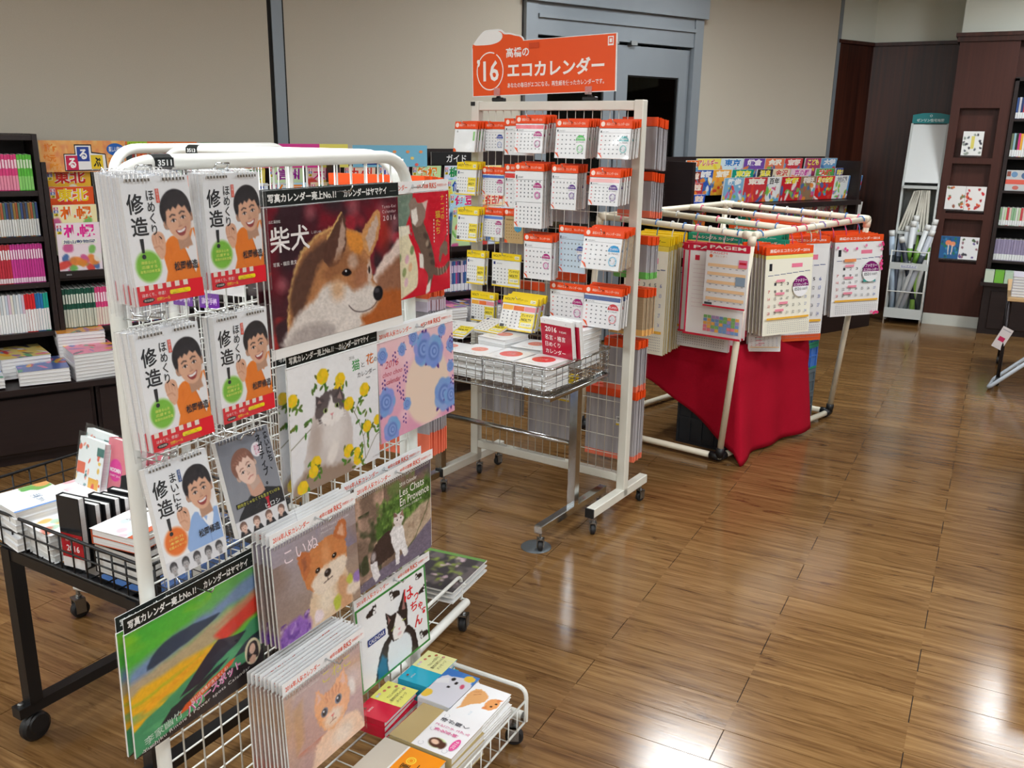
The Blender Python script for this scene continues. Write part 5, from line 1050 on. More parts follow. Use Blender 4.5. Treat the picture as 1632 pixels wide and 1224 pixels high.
spine_row(W, -.15, .252, -.35, .854, .195, .0108, .12, [(12, (206, 70, 84), (226, 200, 210), .14, (240, 220, 220), 'red'), (10, (196, 50, 66), (236, 220, 224), .14, (250, 250, 250), 'dark red'), (16, (206, 60, 150), (240, 210, 228), .14, (250, 230, 240), 'magenta')], '*-spined guidebook in the third row of the far left bookcase', 'third row guidebooks')
spine_row(W, -.15, .252, -.35, .601, .195, .0118, .12, [(23, [(228, 230, 230), (200, 210, 222), (214, 190, 206), (230, 226, 214), (196, 206, 210)], (238, 240, 240), .5, None, 'pale'), (4, (216, 40, 46), (240, 240, 238), .6, None, 'red-topped'), (3, (40, 120, 180), (240, 240, 238), .6, None, 'blue-topped'), (3, (30, 170, 150), (240, 240, 238), .6, None, 'teal-topped'), (4, (120, 70, 170), (240, 240, 238), .6, None, 'purple-topped')], '*-spined guidebook in the bottom row of the far left bookcase', 'bottom row guidebooks')
spine_row(W, .31, .95, -.35, .601, .205, .0125, .14, [(12, (26, 84, 66), (206, 212, 196), .48, (220, 230, 214), 'dark green'), (14, (224, 70, 130), (232, 222, 206), .48, (250, 226, 236), 'pink'), (24, [(60, 70, 130), (150, 60, 80), (70, 110, 150)], (230, 230, 226), .4, None, 'mixed')], '*-spined guidebook under the magazine display', 'guidebooks under the magazine display')
spine_row(W, 2.3, 3.2, -.35, .601, .20, .014, .14, [(40, [(74, 90, 150), (60, 110, 160), (180, 80, 130), (96, 80, 140), (50, 60, 90), (200, 190, 200)], (224, 226, 230), .25, (220, 200, 220), 'blue and violet')], '*-spined guidebook under the guidebook display by the door', 'guidebooks by the door')
# ---- face-out magazines
MAGC = {}
def mag_mesh(title, bg, tc, seed, w=.205, h=.257, sub=None, logo=True):
    k = (title, bg, tc, seed, w, h)
    if k in MAGC: return MAGC[k]
    rr = random.Random(seed); A = Art(36, 46, bg, w / h); A.fur(.06, 9)
    pal = [(240, 210, 60), (226, 70, 60), (90, 170, 220), (120, 190, 90), (244, 244, 240), (240, 140, 60), (214, 90, 150), (70, 110, 170)]
    for _ in range(16): A.ell(rr.random(), rr.uniform(.35, 1), rr.uniform(.06, .2), rr.uniform(.03, .1), rr.choice(pal), rr.uniform(0, 180), .3, .9)
    A.fur(0); P = Print(w, h); P.raster(A)
    P.text(title, .16 if len(title) < 4 else .06, .03, .88, .29, (250, 250, 246), .07); P.text(title, .16 if len(title) < 4 else .06, .03, .88, .29, tc, .03)
    if logo: P.rect(.01, .03, .13, .22, (250, 250, 250)); [P.rect(.02, .04 + .06 * i, .12, .095 + .06 * i, c_) for i, c_ in enumerate(((214, 40, 90), (50, 80, 170), (240, 214, 50)))]; [P.text('るるぶ'[i], .035, .045 + .06 * i, .105, .09 + .06 * i, ((255, 255, 255), (255, 255, 255), (30, 30, 30))[i], .03) for i in range(3)]
    if sub: P.rect(.1, .33, .9, .42, (250, 250, 240)); P.text(sub, .14, .34, .86, .41, (40, 60, 120), .02)
    MAGC[k] = P.mesh('magazine_cover'); return MAGC[k]
mag_block = {}
def magazine(fr, a, c, z, tilt, Pm, label, group, w=.205, h=.257, th=.006, name='magazine'):
    if (w, h, th) not in mag_block: mag_block[(w, h, th)] = MB().box(0, w, 0, th, 0, h).mesh('page_block')
    t = thing(name, label, 'magazine', fr.p(a, c, z), fr.rot(tilt), group)
    link('page_block', mag_block[(w, h, th)], PAGEW, t); link('cover_print', Pm, GLOSSP, t, (0, -.0003, h)); return t
tiers = [('札幌', (250, 236, 244), (240, 50, 160), '旭山動物園'), ('札幌', (252, 240, 190), (240, 110, 30), None), ('東北', (236, 90, 40), (250, 214, 40), None), ('東北', (246, 190, 60), (214, 40, 40), None)]
others = [('函館', (230, 240, 250)), ('北海道', (240, 220, 80)), ('箱根', (200, 230, 170)), ('伊豆', (180, 220, 240)), ('信州', (210, 235, 190)), ('横浜', (220, 230, 250)), ('名古屋', (250, 220, 180)), ('大阪', (250, 200, 200)), ('広島', (250, 230, 150)), ('四国', (210, 240, 220)), ('九州', (250, 220, 200)), ('沖縄', (170, 225, 245)), ('宮古', (190, 235, 245)), ('山陰', (235, 215, 240))]
tcs = [(230, 40, 120), (220, 50, 40), (30, 80, 180), (240, 130, 20), (30, 140, 80), (150, 40, 150)]
col_i = 0
for col in range(13):
    a = .312 + col * .232
    if a + .205 > 3.34: break
    if 1.6 < a + .2 and a < 1.87 and False: continue
    for k in range(4):
        if col == 0: ti, bg, tc, sub = tiers[k]
        else: ti, bg = others[(col * 3 + k) % len(others)]; tc = tcs[(col + k * 2) % 6]; sub = None
        Pm = mag_mesh(ti, bg, tc, col * 7 + k, .205, .257, sub)
        magazine(W, a, -.33 - .035 * k, .895 + .088 * k, -7, Pm, 'travel magazine titled %s, tier %s from the front in display column %s from the left' % (ti, ('one', 'two', 'three', 'four')[k], ('one', 'two', 'three', 'four', 'five', 'six', 'seven', 'eight', 'nine', 'ten', 'eleven', 'twelve', 'thirteen')[col]), 'travel magazines facing out')
for (k, a0, a1) in ((0, .31, 1.82), (1, 1.87, 3.34)):
    link('display_ledge', MB().box(.022, a1 - a0, .30, .33, .472, .505).mesh('display_ledge'), DARKWOOD, (bc1, bc2)[k])
P = Print(.035, .012); P.rect(0, 0, 1, 1, (20, 20, 20)); P.text('3403', .15, .2, .85, .8, (230, 230, 230)); tag(link('shelf_label', P.mesh('shelf_label'), PRINT, None, wl(.33, -.298, .895), W.rot()), 'tiny black shelf label reading 3403', 'label')
# ---- header boards
def header(a0, a1, z0, z1, fn, label, c=-.40):
    w, h = a1 - a0, z1 - z0; P = Print(w, h); fn(P)
    t = thing('header_board', label, 'sign', W.p(a0, c, z1), W.rot(), 'header boards over the magazines'); link('panel', MB().box(0, w, 0, .006, -h, 0).mesh('panel'), PAPER, t); link('print', P.mesh('print'), PRINT, t, (0, -.0003, 0))
def rurubu(P):
    A = Art(60, 22, (240, 168, 96)); A.noise((246, 206, 130), 6, 4, .45, .3, .8).noise((226, 130, 90), 7, 5, .55, .2, .6); P.raster(A)
    P.text('旅行', .06, .1, .20, .36, (236, 130, 30), .04); P.text('地元', .04, .44, .18, .68, (236, 130, 30), .04); P.text('散策', .10, .72, .24, .98, (240, 150, 40), .04)
    P.poly([(.27, .42), (.40, .42), (.40, .12), (.60, .12), (.60, .36), (.76, .42), (.77, .96), (.27, .98)], (20, 24, 40)); P.poly([(.28, .45), (.41, .45), (.41, .16), (.59, .16), (.59, .40), (.75, .45), (.755, .92), (.28, .94)], (245, 245, 245))
    for (ch, x, y, c_, tc) in (('る', .29, .48, (206, 30, 80), (255, 255, 255)), ('る', .425, .20, (40, 70, 160), (255, 255, 255)), ('ぶ', .58, .46, (240, 206, 40), (20, 20, 20))): P.rect(x, y, x + .14, y + .46, c_); P.text(ch, x + .025, y + .07, x + .115, y + .40, tc, .04)
    P.ell(.88, .28, .105, .20, (30, 100, 190)); P.text('楽しい旅は', .80, .18, .96, .36, (250, 250, 250), .02); P.text('るるぶ', .78, .54, .97, .74, (236, 140, 30), .05); P.ell(.88, .86, .10, .12, (30, 100, 190)); P.poly([(.82, .84), (.92, .86), (.92, .90), (.82, .88)], (250, 250, 210))
header(.285, .69, 1.40, 1.555, rurubu, 'orange header board with a large three-square red, blue and yellow logo', -.36)
def h2(P): P.rect(0, 0, 1, 1, (236, 120, 40)); P.rect(0, .12, .12, 1, (70, 80, 80)); P.rect(.03, 0, .3, .2, (170, 210, 50)); P.text('じゃらん', .06, .03, .27, .17, (60, 110, 30)); P.ell(.48, .40, .14, .30, (240, 240, 240)); P.text('旅のまっぷる', .38, .3, .58, .5, (206, 40, 60), .05); P.text('旅行雑誌', .08, .3, .3, .6, (200, 60, 40), .03)
def h3(P): P.rect(0, 0, 1, 1, (230, 110, 140)); P.rect(0, 0, .5, 1, (70, 150, 80)); P.poly([(0, .1), (.14, 0), (.3, .2), (.1, .6)], (240, 190, 200)); P.poly([(.3, .9), (.36, .3), (.5, .12), (.62, .3), (.68, .9)], (40, 70, 150)); P.text('る', .42, .3, .55, .7, (245, 245, 245), .04)
def h4(P): P.rect(0, 0, 1, 1, (240, 230, 110)); P.rect(0, 0, .58, 1, (222, 60, 150)); P.text('まっぷる', .12, .3, .5, .8, (250, 240, 240), .06); P.text('まっぷる', .12, .3, .5, .8, (200, 30, 60), .02); P.text('家族旅行に', .64, .25, .94, .42, (220, 170, 60))
def h5(P): P.rect(0, 0, 1, 1, (120, 186, 214)); P.poly([(.12, .9), (.16, .4), (.26, .2), (.38, .4), (.42, .9)], (30, 60, 140)); P.text('る', .22, .35, .33, .75, (245, 245, 245), .04); [P.ell(.55 + .06 * i, .3 + .3 * (i % 3), .025, .07, ((236, 150, 90), (240, 210, 120), (226, 100, 90))[i % 3]) for i in range(7)]
def h6(P): P.rect(0, 0, 1, 1, (26, 26, 28)); P.text('ガイド', .3, .2, .7, .8, (236, 236, 236), .01)
header(.70, 1.07, 1.41, 1.552, h2, 'orange header board with white diamond badge above the nearest rack')
header(1.09, 1.50, 1.41, 1.548, h3, 'green and pink header board with a blue emblem')
header(1.53, 1.96, 1.41, 1.545, h4, 'magenta and yellow header board')
header(1.99, 2.50, 1.41, 1.54, h5, 'light blue header board with flower dots')
header(2.53, 2.90, 1.42, 1.50, h6, 'small black header board with white katakana')
link('valance_board', MB().box(2.5 - 1.845, 3.36 - 1.845, .43, .45, 1.0, 1.12).mesh('valance_board'), DARKWOOD, bc2)
# ---- magazine piles on the counter
def P_mag_flat(seed, base):
    rr = random.Random(seed); A = Art(50, 50, base); A.fur(.08, 8)
    for _ in range(22): A.ell(rr.random(), rr.random(), rr.uniform(.05, .22), rr.uniform(.03, .08), rr.choice([(240, 120, 160), (240, 170, 60), (80, 110, 190), (200, 60, 60), (230, 230, 240), (150, 110, 180), (90, 160, 120), (60, 60, 90)]), rr.uniform(0, 180), .3, .85)
    P = Print(.225, .29); P.raster(A); return P.mesh('magazine_cover')
PG = 'magazine piles on the counter'
for (a, c, zt, n, seed, base, lab, yw) in ((.285, -.29, .535, 8, 1, (236, 130, 160), 'pink-covered magazine on top of the pile beside the rack post', 4), (.25, -.52, .60, 11, 2, (226, 150, 60), 'orange-covered magazine on top of the rear pile', -3), (.035, -.30, .475, 4, 3, (90, 110, 170), 'blue-covered magazine on top of the second pile from the left', -2), (-.02, -.44, .515, 6, 4, (224, 200, 120), 'yellow-edged magazine on top of the pile left of the blue one', 5), (-.25, -.30, .46, 3, 5, (214, 220, 226), 'pale magazine on top of the pile at the left edge', 0), (2.35, -.32, .56, 9, 6, (150, 70, 130), 'purple-covered magazine on the pile behind the crosswise rack', 0), (2.62, -.32, .55, 9, 7, (90, 80, 120), 'dark magazine on the counter pile left of the yellow calendars', 2), (2.9, -.32, .52, 8, 8, (200, 60, 140), 'magenta magazine on the counter pile near the door', -2)):
    flat_book(W, 'magazine', lab, P_mag_flat(seed, base), a, c, .225, .29, zt, .0165, n, PG, None, 'magazine under the ' + lab.split(' on ')[0], yw, (226, 224, 226))
# ---- far guidebook case right of the door
t = thing('bookcase', 'dark guidebook case under the right-hand roller blind', 'bookcase', W.p(4.70, 0, 0), W.rot())
link('side_panel', MB().prism([(0, 0), (0, 1.44), (.0, 1.44)], 0, .01).mesh('x') if False else MB().box(0, .03, .25, .66, 0, 1.43).mesh('side_panel'), DARKWOOD, t)
link('side_panel', MB().box(2.04, 2.07, .25, .66, 0, 1.43).mesh('side_panel'), DARKWOOD, t)
link('back_panel', MB().box(.03, 2.04, .63, .66, 0, 1.46).mesh('back_panel'), DARKWOOD, t)
link('shelf', MB().box(.03, 2.04, .20, .63, 1.06, 1.10).mesh('shelf'), DARKWOOD, t); link('shelf', MB().box(.03, 2.04, .12, .63, .80, .84).mesh('shelf'), DARKWOOD, t)
link('counter', MB().box(0, 2.07, -.03, .25, .36, .40).mesh('counter'), DARKWOOD, t); link('base', MB().box(0, 2.07, .0, .25, .0, .36).mesh('base'), DARKWOOD, t)
far = [[('アレルギー', 1148, 1178, (240, 226, 110), (214, 60, 90)), ('東京', 1178, 1207, (214, 232, 240), (30, 120, 200)), ('鎌倉', 1208, 1236, (120, 80, 170), (250, 240, 250)), ('金沢', 1237, 1263, (240, 130, 90), (250, 246, 230)), ('京都', 1264, 1290, (214, 60, 70), (250, 230, 220)), ('こども', 1294, 1317, (180, 70, 110), (244, 230, 60)), ('大学', 1318, 1342, (120, 170, 210), (240, 240, 245))],
       [('京都', 1140, 1160, (50, 90, 180), (240, 240, 240)), ('京都', 1160, 1183, (240, 170, 60), (250, 240, 220)), ('東京', 1184, 1212, (30, 150, 130), (244, 236, 70)), ('温泉', 1217, 1238, (60, 50, 60), (244, 226, 60)), ('金沢', 1238, 1262, (232, 216, 184), (206, 60, 40)), ('京の都', 1264, 1293, (236, 200, 214), (206, 60, 160)), ('秋旅', 1300, 1327, (90, 170, 80), (230, 50, 40)), ('東京クイズ', 1330, 1352, (40, 70, 160), (246, 226, 60))],
       [('散歩', 1166, 1190, (130, 180, 214), (240, 244, 246)), ('東京', 1191, 1222, (206, 60, 66), (250, 236, 220)), ('百年', 1221, 1240, (236, 236, 236), (60, 60, 60)), ('京都', 1241, 1268, (206, 40, 50), (246, 230, 60)), ('和菓子', 1268, 1290, (150, 120, 90), (240, 226, 210)), ('秋の京都', 1291, 1318, (220, 40, 40), (246, 230, 60)), ('地図', 1318, 1339, (232, 236, 236), (150, 150, 160)), ('旅', 1339, 1361, (100, 150, 206), (210, 226, 240))],
       [('東京', 1187, 1210, (30, 150, 120), (244, 236, 70)), ('東京', 1211, 1230, (206, 80, 90), (250, 240, 230)), ('鎌倉', 1231, 1249, (150, 200, 226), (60, 80, 160)), ('鎌倉', 1251, 1272, (130, 90, 180), (250, 240, 250)), ('金沢', 1273, 1291, (236, 120, 80), (250, 240, 220)), ('京都', 1292, 1311, (214, 70, 90), (250, 236, 230)), ('京都', 1312, 1329, (180, 40, 50), (246, 230, 60)), ('ハワイ', 1331, 1366, (224, 226, 222), (206, 190, 190))]]
FT = [(-.52, 1.245, .205), (-.44, 1.165, .20), (-.36, 1.105, .20), (-.36, .87, .20)]
for r_, row in enumerate(far):
    c, z, h = FT[r_]
    for (ti, x0, x1, bg, tc) in row:
        a = 4.99 + (x0 - 1148) * .00905; w = (x1 - x0) * .0090
        magazine(W, a, c, z, -6, mag_mesh(ti, bg, tc, x0 + r_, round(w, 4), h, None, False), 'guidebook titled %s, %s row of the far case, at %s' % (ti, ('top', 'second', 'third', 'lowest')[r_], 'its left' if x0 < 1215 else 'its middle' if x0 < 1290 else 'its right'), 'guidebooks in the far case', round(w, 4), h, .012, 'guidebook')
for k in range(5):
    magazine(W, 4.78 + .0 * k, -.30 - .03 * k, .90 + .085 * k, -6, mag_mesh('東京', ((236, 110, 50), (50, 90, 190), (190, 60, 60), (150, 60, 50), (236, 120, 60))[k], (250, 220, 200), 70 + k, .13, .2, None, False), 'orange and red pocket guide in the leftmost column of the far case', 'leftmost guides in the far case', .13, .2, .012, 'guidebook')
# ================================================================== cream rack of desk calendars with orange sign
R2 = Fr(-2.088, 3.597, 96.07)
rk = thing('calendar_rack', 'cream square-tube rack of orange-headed desk calendars in the centre', 'display rack', R2.p(0, 0, 0), R2.rot())
for (x, s_) in ((0, -1), (.795, 1)):
    link('post', MB().bbox(x - .02, x + .02, -.02, .02, .09, 1.755, .003).mesh('post'), CREAMMETAL, rk)
    ft = link('foot', MB().bbox(x - .02, x + .02, -.285, .215, .085, .125, .003).mesh('foot'), CREAMMETAL, rk)
    link('end_cap', MB().box(x - .0195, x + .0195, -.292, -.284, .0855, .1245).mesh('end_cap'), BLACKPLASTIC, ft)
    for y in (-.255, .19): caster(rk, (x, y, 0), .6 if y < 0 else -.4, .88)
link('top_bar', MB().bbox(.02, .775, -.018, .018, 1.715, 1.752, .003).mesh('top_bar'), CREAMMETAL, rk)
link('lower_bar', MB().bbox(.02, .775, -.018, .018, .155, .192, .003).mesh('lower_bar'), CREAMMETAL, rk)
link('corner_tag', MB().box(-.021, .002, -.0215, -.02, 1.735, 1.752).mesh('corner_tag'), BLACKPLASTIC, rk)
m = MB()
for i in range(1, 19): m.rod((.02 + i * .04, 0, .19), (.02 + i * .04, 0, 1.716), .0016, 5)
for i in range(1, 19): m.rod((.02, .003, .19 + i * .08), (.775, .003, .19 + i * .08), .0016, 5)
stuff(link('net_wires', m.mesh('net_wires', True), CREAMMETAL, rk))
# ---- the sign
def sign():
    w, h = .705, .218
    t = thing('header_sign', 'large orange lettered sign clipped on top of the cream rack', 'sign', R2.p(-.022, .012, 1.990), (0, R(-1.3), R2.rz))
    cap = spline([(0, -.01), (.02, .012), (.045, .035), (.07, .05), (.11, .052), (.15, .05), (.17, .036), (.20, .033), (.225, .026), (.25, .02), (.265, .008), (.268, -.004)], 4, False)
    out = [(0, -h), (w, -h), (w, 0)] + [(.268, 0)] + [tuple(p) for p in cap[::-1]]
    link('panel', MB().prism([(x, z) for x, z in out], 0, .005).mesh('panel'), PAPER, t)
    P = Print(w, h); og = (234, 82, 20)
    P.rect(.006, .012, .994, .985, og)
    P.poly([(x / w, -z / h) for x, z in [(.004, -.02)] + [(float(a) * .985 + .002, float(b) * .9 - .003) for a, b in cap] + [(.26, -.02)]], og)
    hump = spline([(.012, -.004), (.03, .018), (.055, .038), (.085, .046), (.125, .046), (.155, .036), (.16, .016), (.14, .0), (.10, -.008), (.05, -.008)], 4)
    P.poly([(x / w, -z / h) for x, z in hump], (240, 238, 236))
    wt = (246, 240, 236)
    P.ring(.135, .53, .10, .36, .022, wt, 36, -60, 290); P.text('16', .085, .33, .20, .72, wt, .02); P.text('’', .038, .30, .062, .46, wt, .02)
    P.text('高橋の', .255, .12, .42, .30, wt, .02); P.text('エコカレンダー', .265, .38, .925, .68, wt, .03); P.text('あなたの毎日がエコになる。再生紙を使ったカレンダーです。', .265, .765, .925, .86, wt, .01)
    P.rect(.945, .05, .982, .21, wt); P.rect(.951, .07, .976, .18, og); P.rect(.956, .09, .971, .16, wt); P.rect(.42, .06, .49, .16, (206, 66, 14))
    link('sign_print', P.mesh('sign_print'), PRINT, t, (0, -.0003, 0))
sign()
for a in (.115, .565):
    t = thing('sign_clip', 'black clip at the %s of the orange sign' % ('left end' if a < .3 else 'right end'), 'clip', R2.p(a, 0, 1.753), R2.rot(), 'clips under the orange sign')
    link('jaw', MB().bbox(-.03, .03, -.014, .014, 0, .016, .003).mesh('jaw'), BLACKPLASTIC, t); link('stem', MB().lathe([(.012, .016), (.008, .022), (.008, .03), (.013, .034)], 10, 'z', (0, -.002, 0)).mesh('stem'), BLACKPLASTIC, t); link('film', MB().box(-.016, .016, -.016, -.0155, .024, .055).mesh('film'), plastic('pink_film', .04, (250, 190, 170), .2, .2, 0) if a < .3 else MATS['pink_film'], t)
# ---- desk calendar packs
def eco_header(w, h, c=(238, 76, 20)):
    P = Print(w, h); P.rect(0, 0, 1, 1, c); P.ell(.11, .5, .30 * h / w, .32, (252, 226, 214)); P.text('高橋のエコ', .22, .32, .46, .70, (252, 214, 196), .01); P.text('カレンダー2016', .56, .32, .92, .70, (252, 214, 196), .01); P.ell(.51, .45, .018, .018 * w / h, (70, 40, 30)); return P.mesh('header_print')
def nolty_header(w, h):
    P = Print(w, h); P.rect(0, 0, 1, 1, (246, 214, 36)); P.text('NOLTY', .06, .25, .34, .62, (90, 80, 20), .02); P.text('カレンダー2016', .4, .3, .72, .55, (150, 130, 40)); P.rect(.80, .3, .95, .75, (250, 246, 210)); P.text('C204', .82, .4, .93, .66, (80, 80, 40)); return P.mesh('header_print')
def eco_cover(w, h, st=(190, 30, 130), band=None, bg=(240, 241, 242), tall=False, mini=False, stk=True):
    P = Print(w, h); P.rect(0, 0, 1, 1, bg)
    y0 = .06
    if band: P.rect(0, .04, 1, .17, band); y0 = .17
    P.rect(.02, y0 + .085, .98, y0 + .092, (110, 112, 118)); P.text('1', .04, y0 + .01, .08, y0 + .075, (40, 40, 46), .03); P.text('JANUARY', .11, y0 + .03, .30, y0 + .07, (90, 92, 98))
    rows = 5; L = []; Lr = []
    for blk in range(2 if tall else 1):
        yb = y0 + .13 if not tall else (.14 if blk == 0 else .60); dh = (.92 - yb) if not tall else .34
        for r_ in range(rows):
            for c_ in range(7):
                x = .07 + c_ * .135; y = yb + (r_ + .3) * dh / rows; (Lr if c_ == 0 else L).append((x, y, x + .04, y + .035 * (0.75 if tall else 1)))
    P.rects(L, (120, 124, 130)); P.rects(Lr, (226, 120, 120))
    if tall: P.rect(.02, .54, .98, .545, (110, 112, 118)); P.text('2', .04, .555, .09, .60, (40, 40, 46), .03)
    if stk:
        k = w / h; r_ = .15; cx, cy = .82, (.42 if not tall else .28); ry = r_ * k
        P.ell(cx, cy, r_, ry, (246, 246, 248)); P.ell(cx, cy, r_, ry, st, 20, 180, 360); P.text('使いやすい', cx - .11, cy - ry * .62, cx + .11, cy - ry * .18, (250, 240, 246), .02); P.text('E174', cx - .12, cy + ry * .12, cx + .02, cy + ry * .42, (70, 70, 76)); P.text('500円', cx + .03, cy + ry * .12, cx + .12, cy + ry * .42, (110, 110, 116))
        P.ring(cx, cy + ry * 1.45, r_ * .7, ry * .75, .03, tuple(int(v * .5 + 125) for v in st), 18); P.ell(cx, cy + ry * 1.45, r_ * .3, ry * .34, (226, 226, 232))
    P.ell(0, 1, .15, .15 * w / h * 1.1, (236, 90, 36), 8, 270, 360); P._add([(0, 1), (0, .999), (.001, 1)], [(0, 1, 2)], lin((236, 90, 36)))
    return P.mesh('eco_cover')
def quarter(P, r_, k): P.poly([(0, 1)] + [(r_ * math.cos(R(a)), 1 - r_ * k * math.sin(R(a))) for a in range(0, 91, 15)], (236, 90, 36))
def nolty_cover(w, h, three=False):
    P = Print(w, h); P.rect(0, 0, 1, 1, (240, 241, 240))
    if three: [P.rect(.02 + .33 * i, .06, .34 + .33 * i, .24, c_) for i, c_ in enumerate(((246, 176, 60), (242, 120, 60), (240, 150, 160)))]
    else: P.text('1', .05, .06, .12, .17, (50, 60, 130), .03); P.text('January', .16, .08, .36, .16, (120, 130, 140))
    P.rects([(.06 + .13 * c_, .30 + .13 * r_, .10 + .13 * c_, .345 + .13 * r_) for r_ in range(5) for c_ in range(7)], (130, 132, 138))
    P.rect(.60, .30, 1, .86, (246, 224, 60)); P.text('使いやすさ', .63, .34, .96, .44, (110, 90, 20), .02); P.text('NOLTY', .64, .50, .94, .60, (60, 56, 30), .03); P.rect(.64, .66, .96, .80, (250, 248, 220)); P.text('C101 500円', .66, .70, .94, .77, (80, 80, 60)); P.rect(0, .95, 1, 1, (240, 206, 30)); P.rect(.03, .80, .16, .92, (80, 80, 84))
    return P.mesh('nolty_cover')
TEAL, GRN, MAG, PUR, BLU, RED = (20, 150, 150), (70, 190, 80), (176, 30, 120), (90, 50, 140), (40, 70, 160), (214, 60, 70)
EDGES = {'w': PAGEW, 'g': GREYEDGE, 'k': mottled('kraft_edges', (176, 150, 116), (196, 172, 140), (3, 3, 300), .7, .2)}
def pack(fr, a0, z, w, h, off, tilt, n, kind, cover, label, grp=None, clabel=None, hh=.03, step=.02, edge='w', yaw=0, tipc=None):
    ch = h - hh; hd = nolty_header(w * 1.04, hh) if kind == 'y' else eco_header(w * 1.04, hh)
    cv = cover(w, ch)
    t = hung(fr, 'desk_calendar', label, cv, w, ch, a0, z - hh, off, tilt, .007, hd, hh, None, (-.004, w + .008, -ch - .004, .0), n - 1, step, grp or ('packs like the ' + label[:40]), clabel, GLOSSP, -.02 * w, w * 1.04, yaw, EDGES[edge], .004, (246, 214, 36) if kind == 'y' else (238, 76, 20), tipc)
    return t
E_ = lambda **k: (lambda w, h: eco_cover(w, h, **k))
def blank(w, h): P = Print(w, h); P.rect(0, 0, 1, 1, (244, 246, 246)); P.text('1', .1, .06, .16, .14, (180, 184, 184)); P.rect(.88, .1, .96, .5, (150, 210, 130)); quarter(P, .14, w / h); return P.mesh('glare_cover')  # glare on the pack, painted as a near-white cover
def kraft(w, h): P = Print(w, h); P.rect(0, 0, 1, 1, (196, 164, 112)); P.rect(.08, .1, .92, .16, (150, 116, 70)); P.ell(.72, .42, .2, .2 * w / h, (60, 160, 200)); P.rects([(.1 + .13 * c_, .3 + .12 * r_, .14 + .13 * c_, .34 + .12 * r_) for r_ in range(5) for c_ in range(6)], (140, 110, 70)); quarter(P, .16, w / h); return P.mesh('kraft_cover')
packs = [
 (-.023, 1.665, .113, .125, .13, 9, 6, 'o', blank, 'nearly blank white desk calendar at the top left end of the cream rack'),
 (.070, 1.666, .116, .119, .06, 2, 2, 'o', E_(st=BLU), 'blue-badged desk calendar in the top row of the cream rack'),
 (.190, 1.680, .148, .148, .06, 1, 1, 'o', E_(st=MAG), 'desk calendar half hidden behind the pink-banded pack in the top row'),
 (.314, 1.689, .134, .145, .16, 6, 6, 'o', E_(st=MAG, band=(240, 120, 130)), 'pink-banded desk calendar with magenta badge in the top row'),
 (.501, 1.676, .141, .148, .15, 5, 6, 'o', E_(st=GRN), 'green-badged desk calendar in the top row of the cream rack'),
 (.693, 1.674, .134, .143, .14, 7, 5, 'o', E_(st=TEAL), 'teal-badged desk calendar at the top right end of the cream rack'),
 (-.027, 1.495, .104, .138, .11, 6, 4, 'y', nolty_cover, 'yellow-headed desk calendar leftmost in the second row'),
 (.074, 1.477, .114, .117, .06, 2, 2, 'o', E_(st=MAG, band=(70, 110, 200)), 'blue-banded small desk calendar in the second row'),
 (.193, 1.492, .150, .181, .06, 0, 1, 'o', E_(st=MAG, band=(226, 60, 60)), 'red-banded desk calendar half hidden behind the tall two-month one'),
 (.306, 1.501, .138, .260, .15, 1, 5, 'o', E_(st=MAG, tall=True), 'tall two-month calendar in the middle of the cream rack'),
 (.474, 1.498, .119, .174, .13, 2, 5, 'o', E_(st=PUR), 'purple-badged upright calendar in the second row'),
 (.669, 1.489, .130, .137, .16, 6, 6, 'o', E_(st=PUR, band=(246, 190, 190)), 'purple-badged desk calendar at the right of the second row'),
 (-.025, 1.299, .111, .144, .11, 6, 4, 'y', nolty_cover, 'yellow-headed desk calendar leftmost in the third row'),
 (.068, 1.302, .116, .124, .06, 3, 2, 'o', E_(st=MAG, band=(90, 130, 210)), 'magenta-badged small desk calendar in the third row'),
 (.188, 1.303, .097, .146, .05, 0, 1, 'o', kraft, 'brown kraft desk calendar with blue badge'),
 (.338, 1.211, .136, .187, .12, 0, 4, 'o', E_(st=MAG), 'magenta-badged upright calendar below the tall two-month one'),
 (.481, 1.252, .126, .193, .07, -1, 1, 'o', E_(st=BLU, bg=(206, 226, 240)), 'pale blue calendar half hidden right of the centre'),
 (.652, 1.257, .172, .156, .16, 11, 6, 'o', E_(st=(20, 150, 210)), 'wide desk calendar with sky blue badge and kraft back'),
 (.005, 1.110, .096, .147, .08, 3, 2, 'y', nolty_cover, 'narrow yellow-headed desk calendar in the fourth row'),
 (.130, 1.108, .148, .146, .06, 1, 1, 'y', nolty_cover, 'wide yellow-headed desk calendar in the fourth row'),
 (.029, .926, .127, .131, .08, 2, 2, 'y', lambda w, h: nolty_cover(w, h, True), 'yellow-headed two-month calendar above the chrome basket'),
 (.246, .939, .172, .145, .14, 18, 5, 'y', lambda w, h: nolty_cover(w, h, True), 'tilted yellow-headed three-month calendar above the chrome basket'),
 (.438, 1.008, .166, .157, .06, 0, 1, 'o', E_(st=MAG), 'desk calendar with magenta badge behind the red quotation calendar'),
 (.641, 1.020, .167, .165, .12, 5, 5, 'o', E_(st=RED, band=(90, 110, 160)), 'red-badged desk calendar lowest at the right of the cream rack'),
]
for (a0, z, w, h, off, ti, n, kd, cv, lab) in packs:
    pack(R2, a0, z, w, h, off, ti, n, kd, cv, lab, None, None, .03, min(.02, (off - .012) / max(n, 1)), 'k' if 'kraft' in lab else 'w')
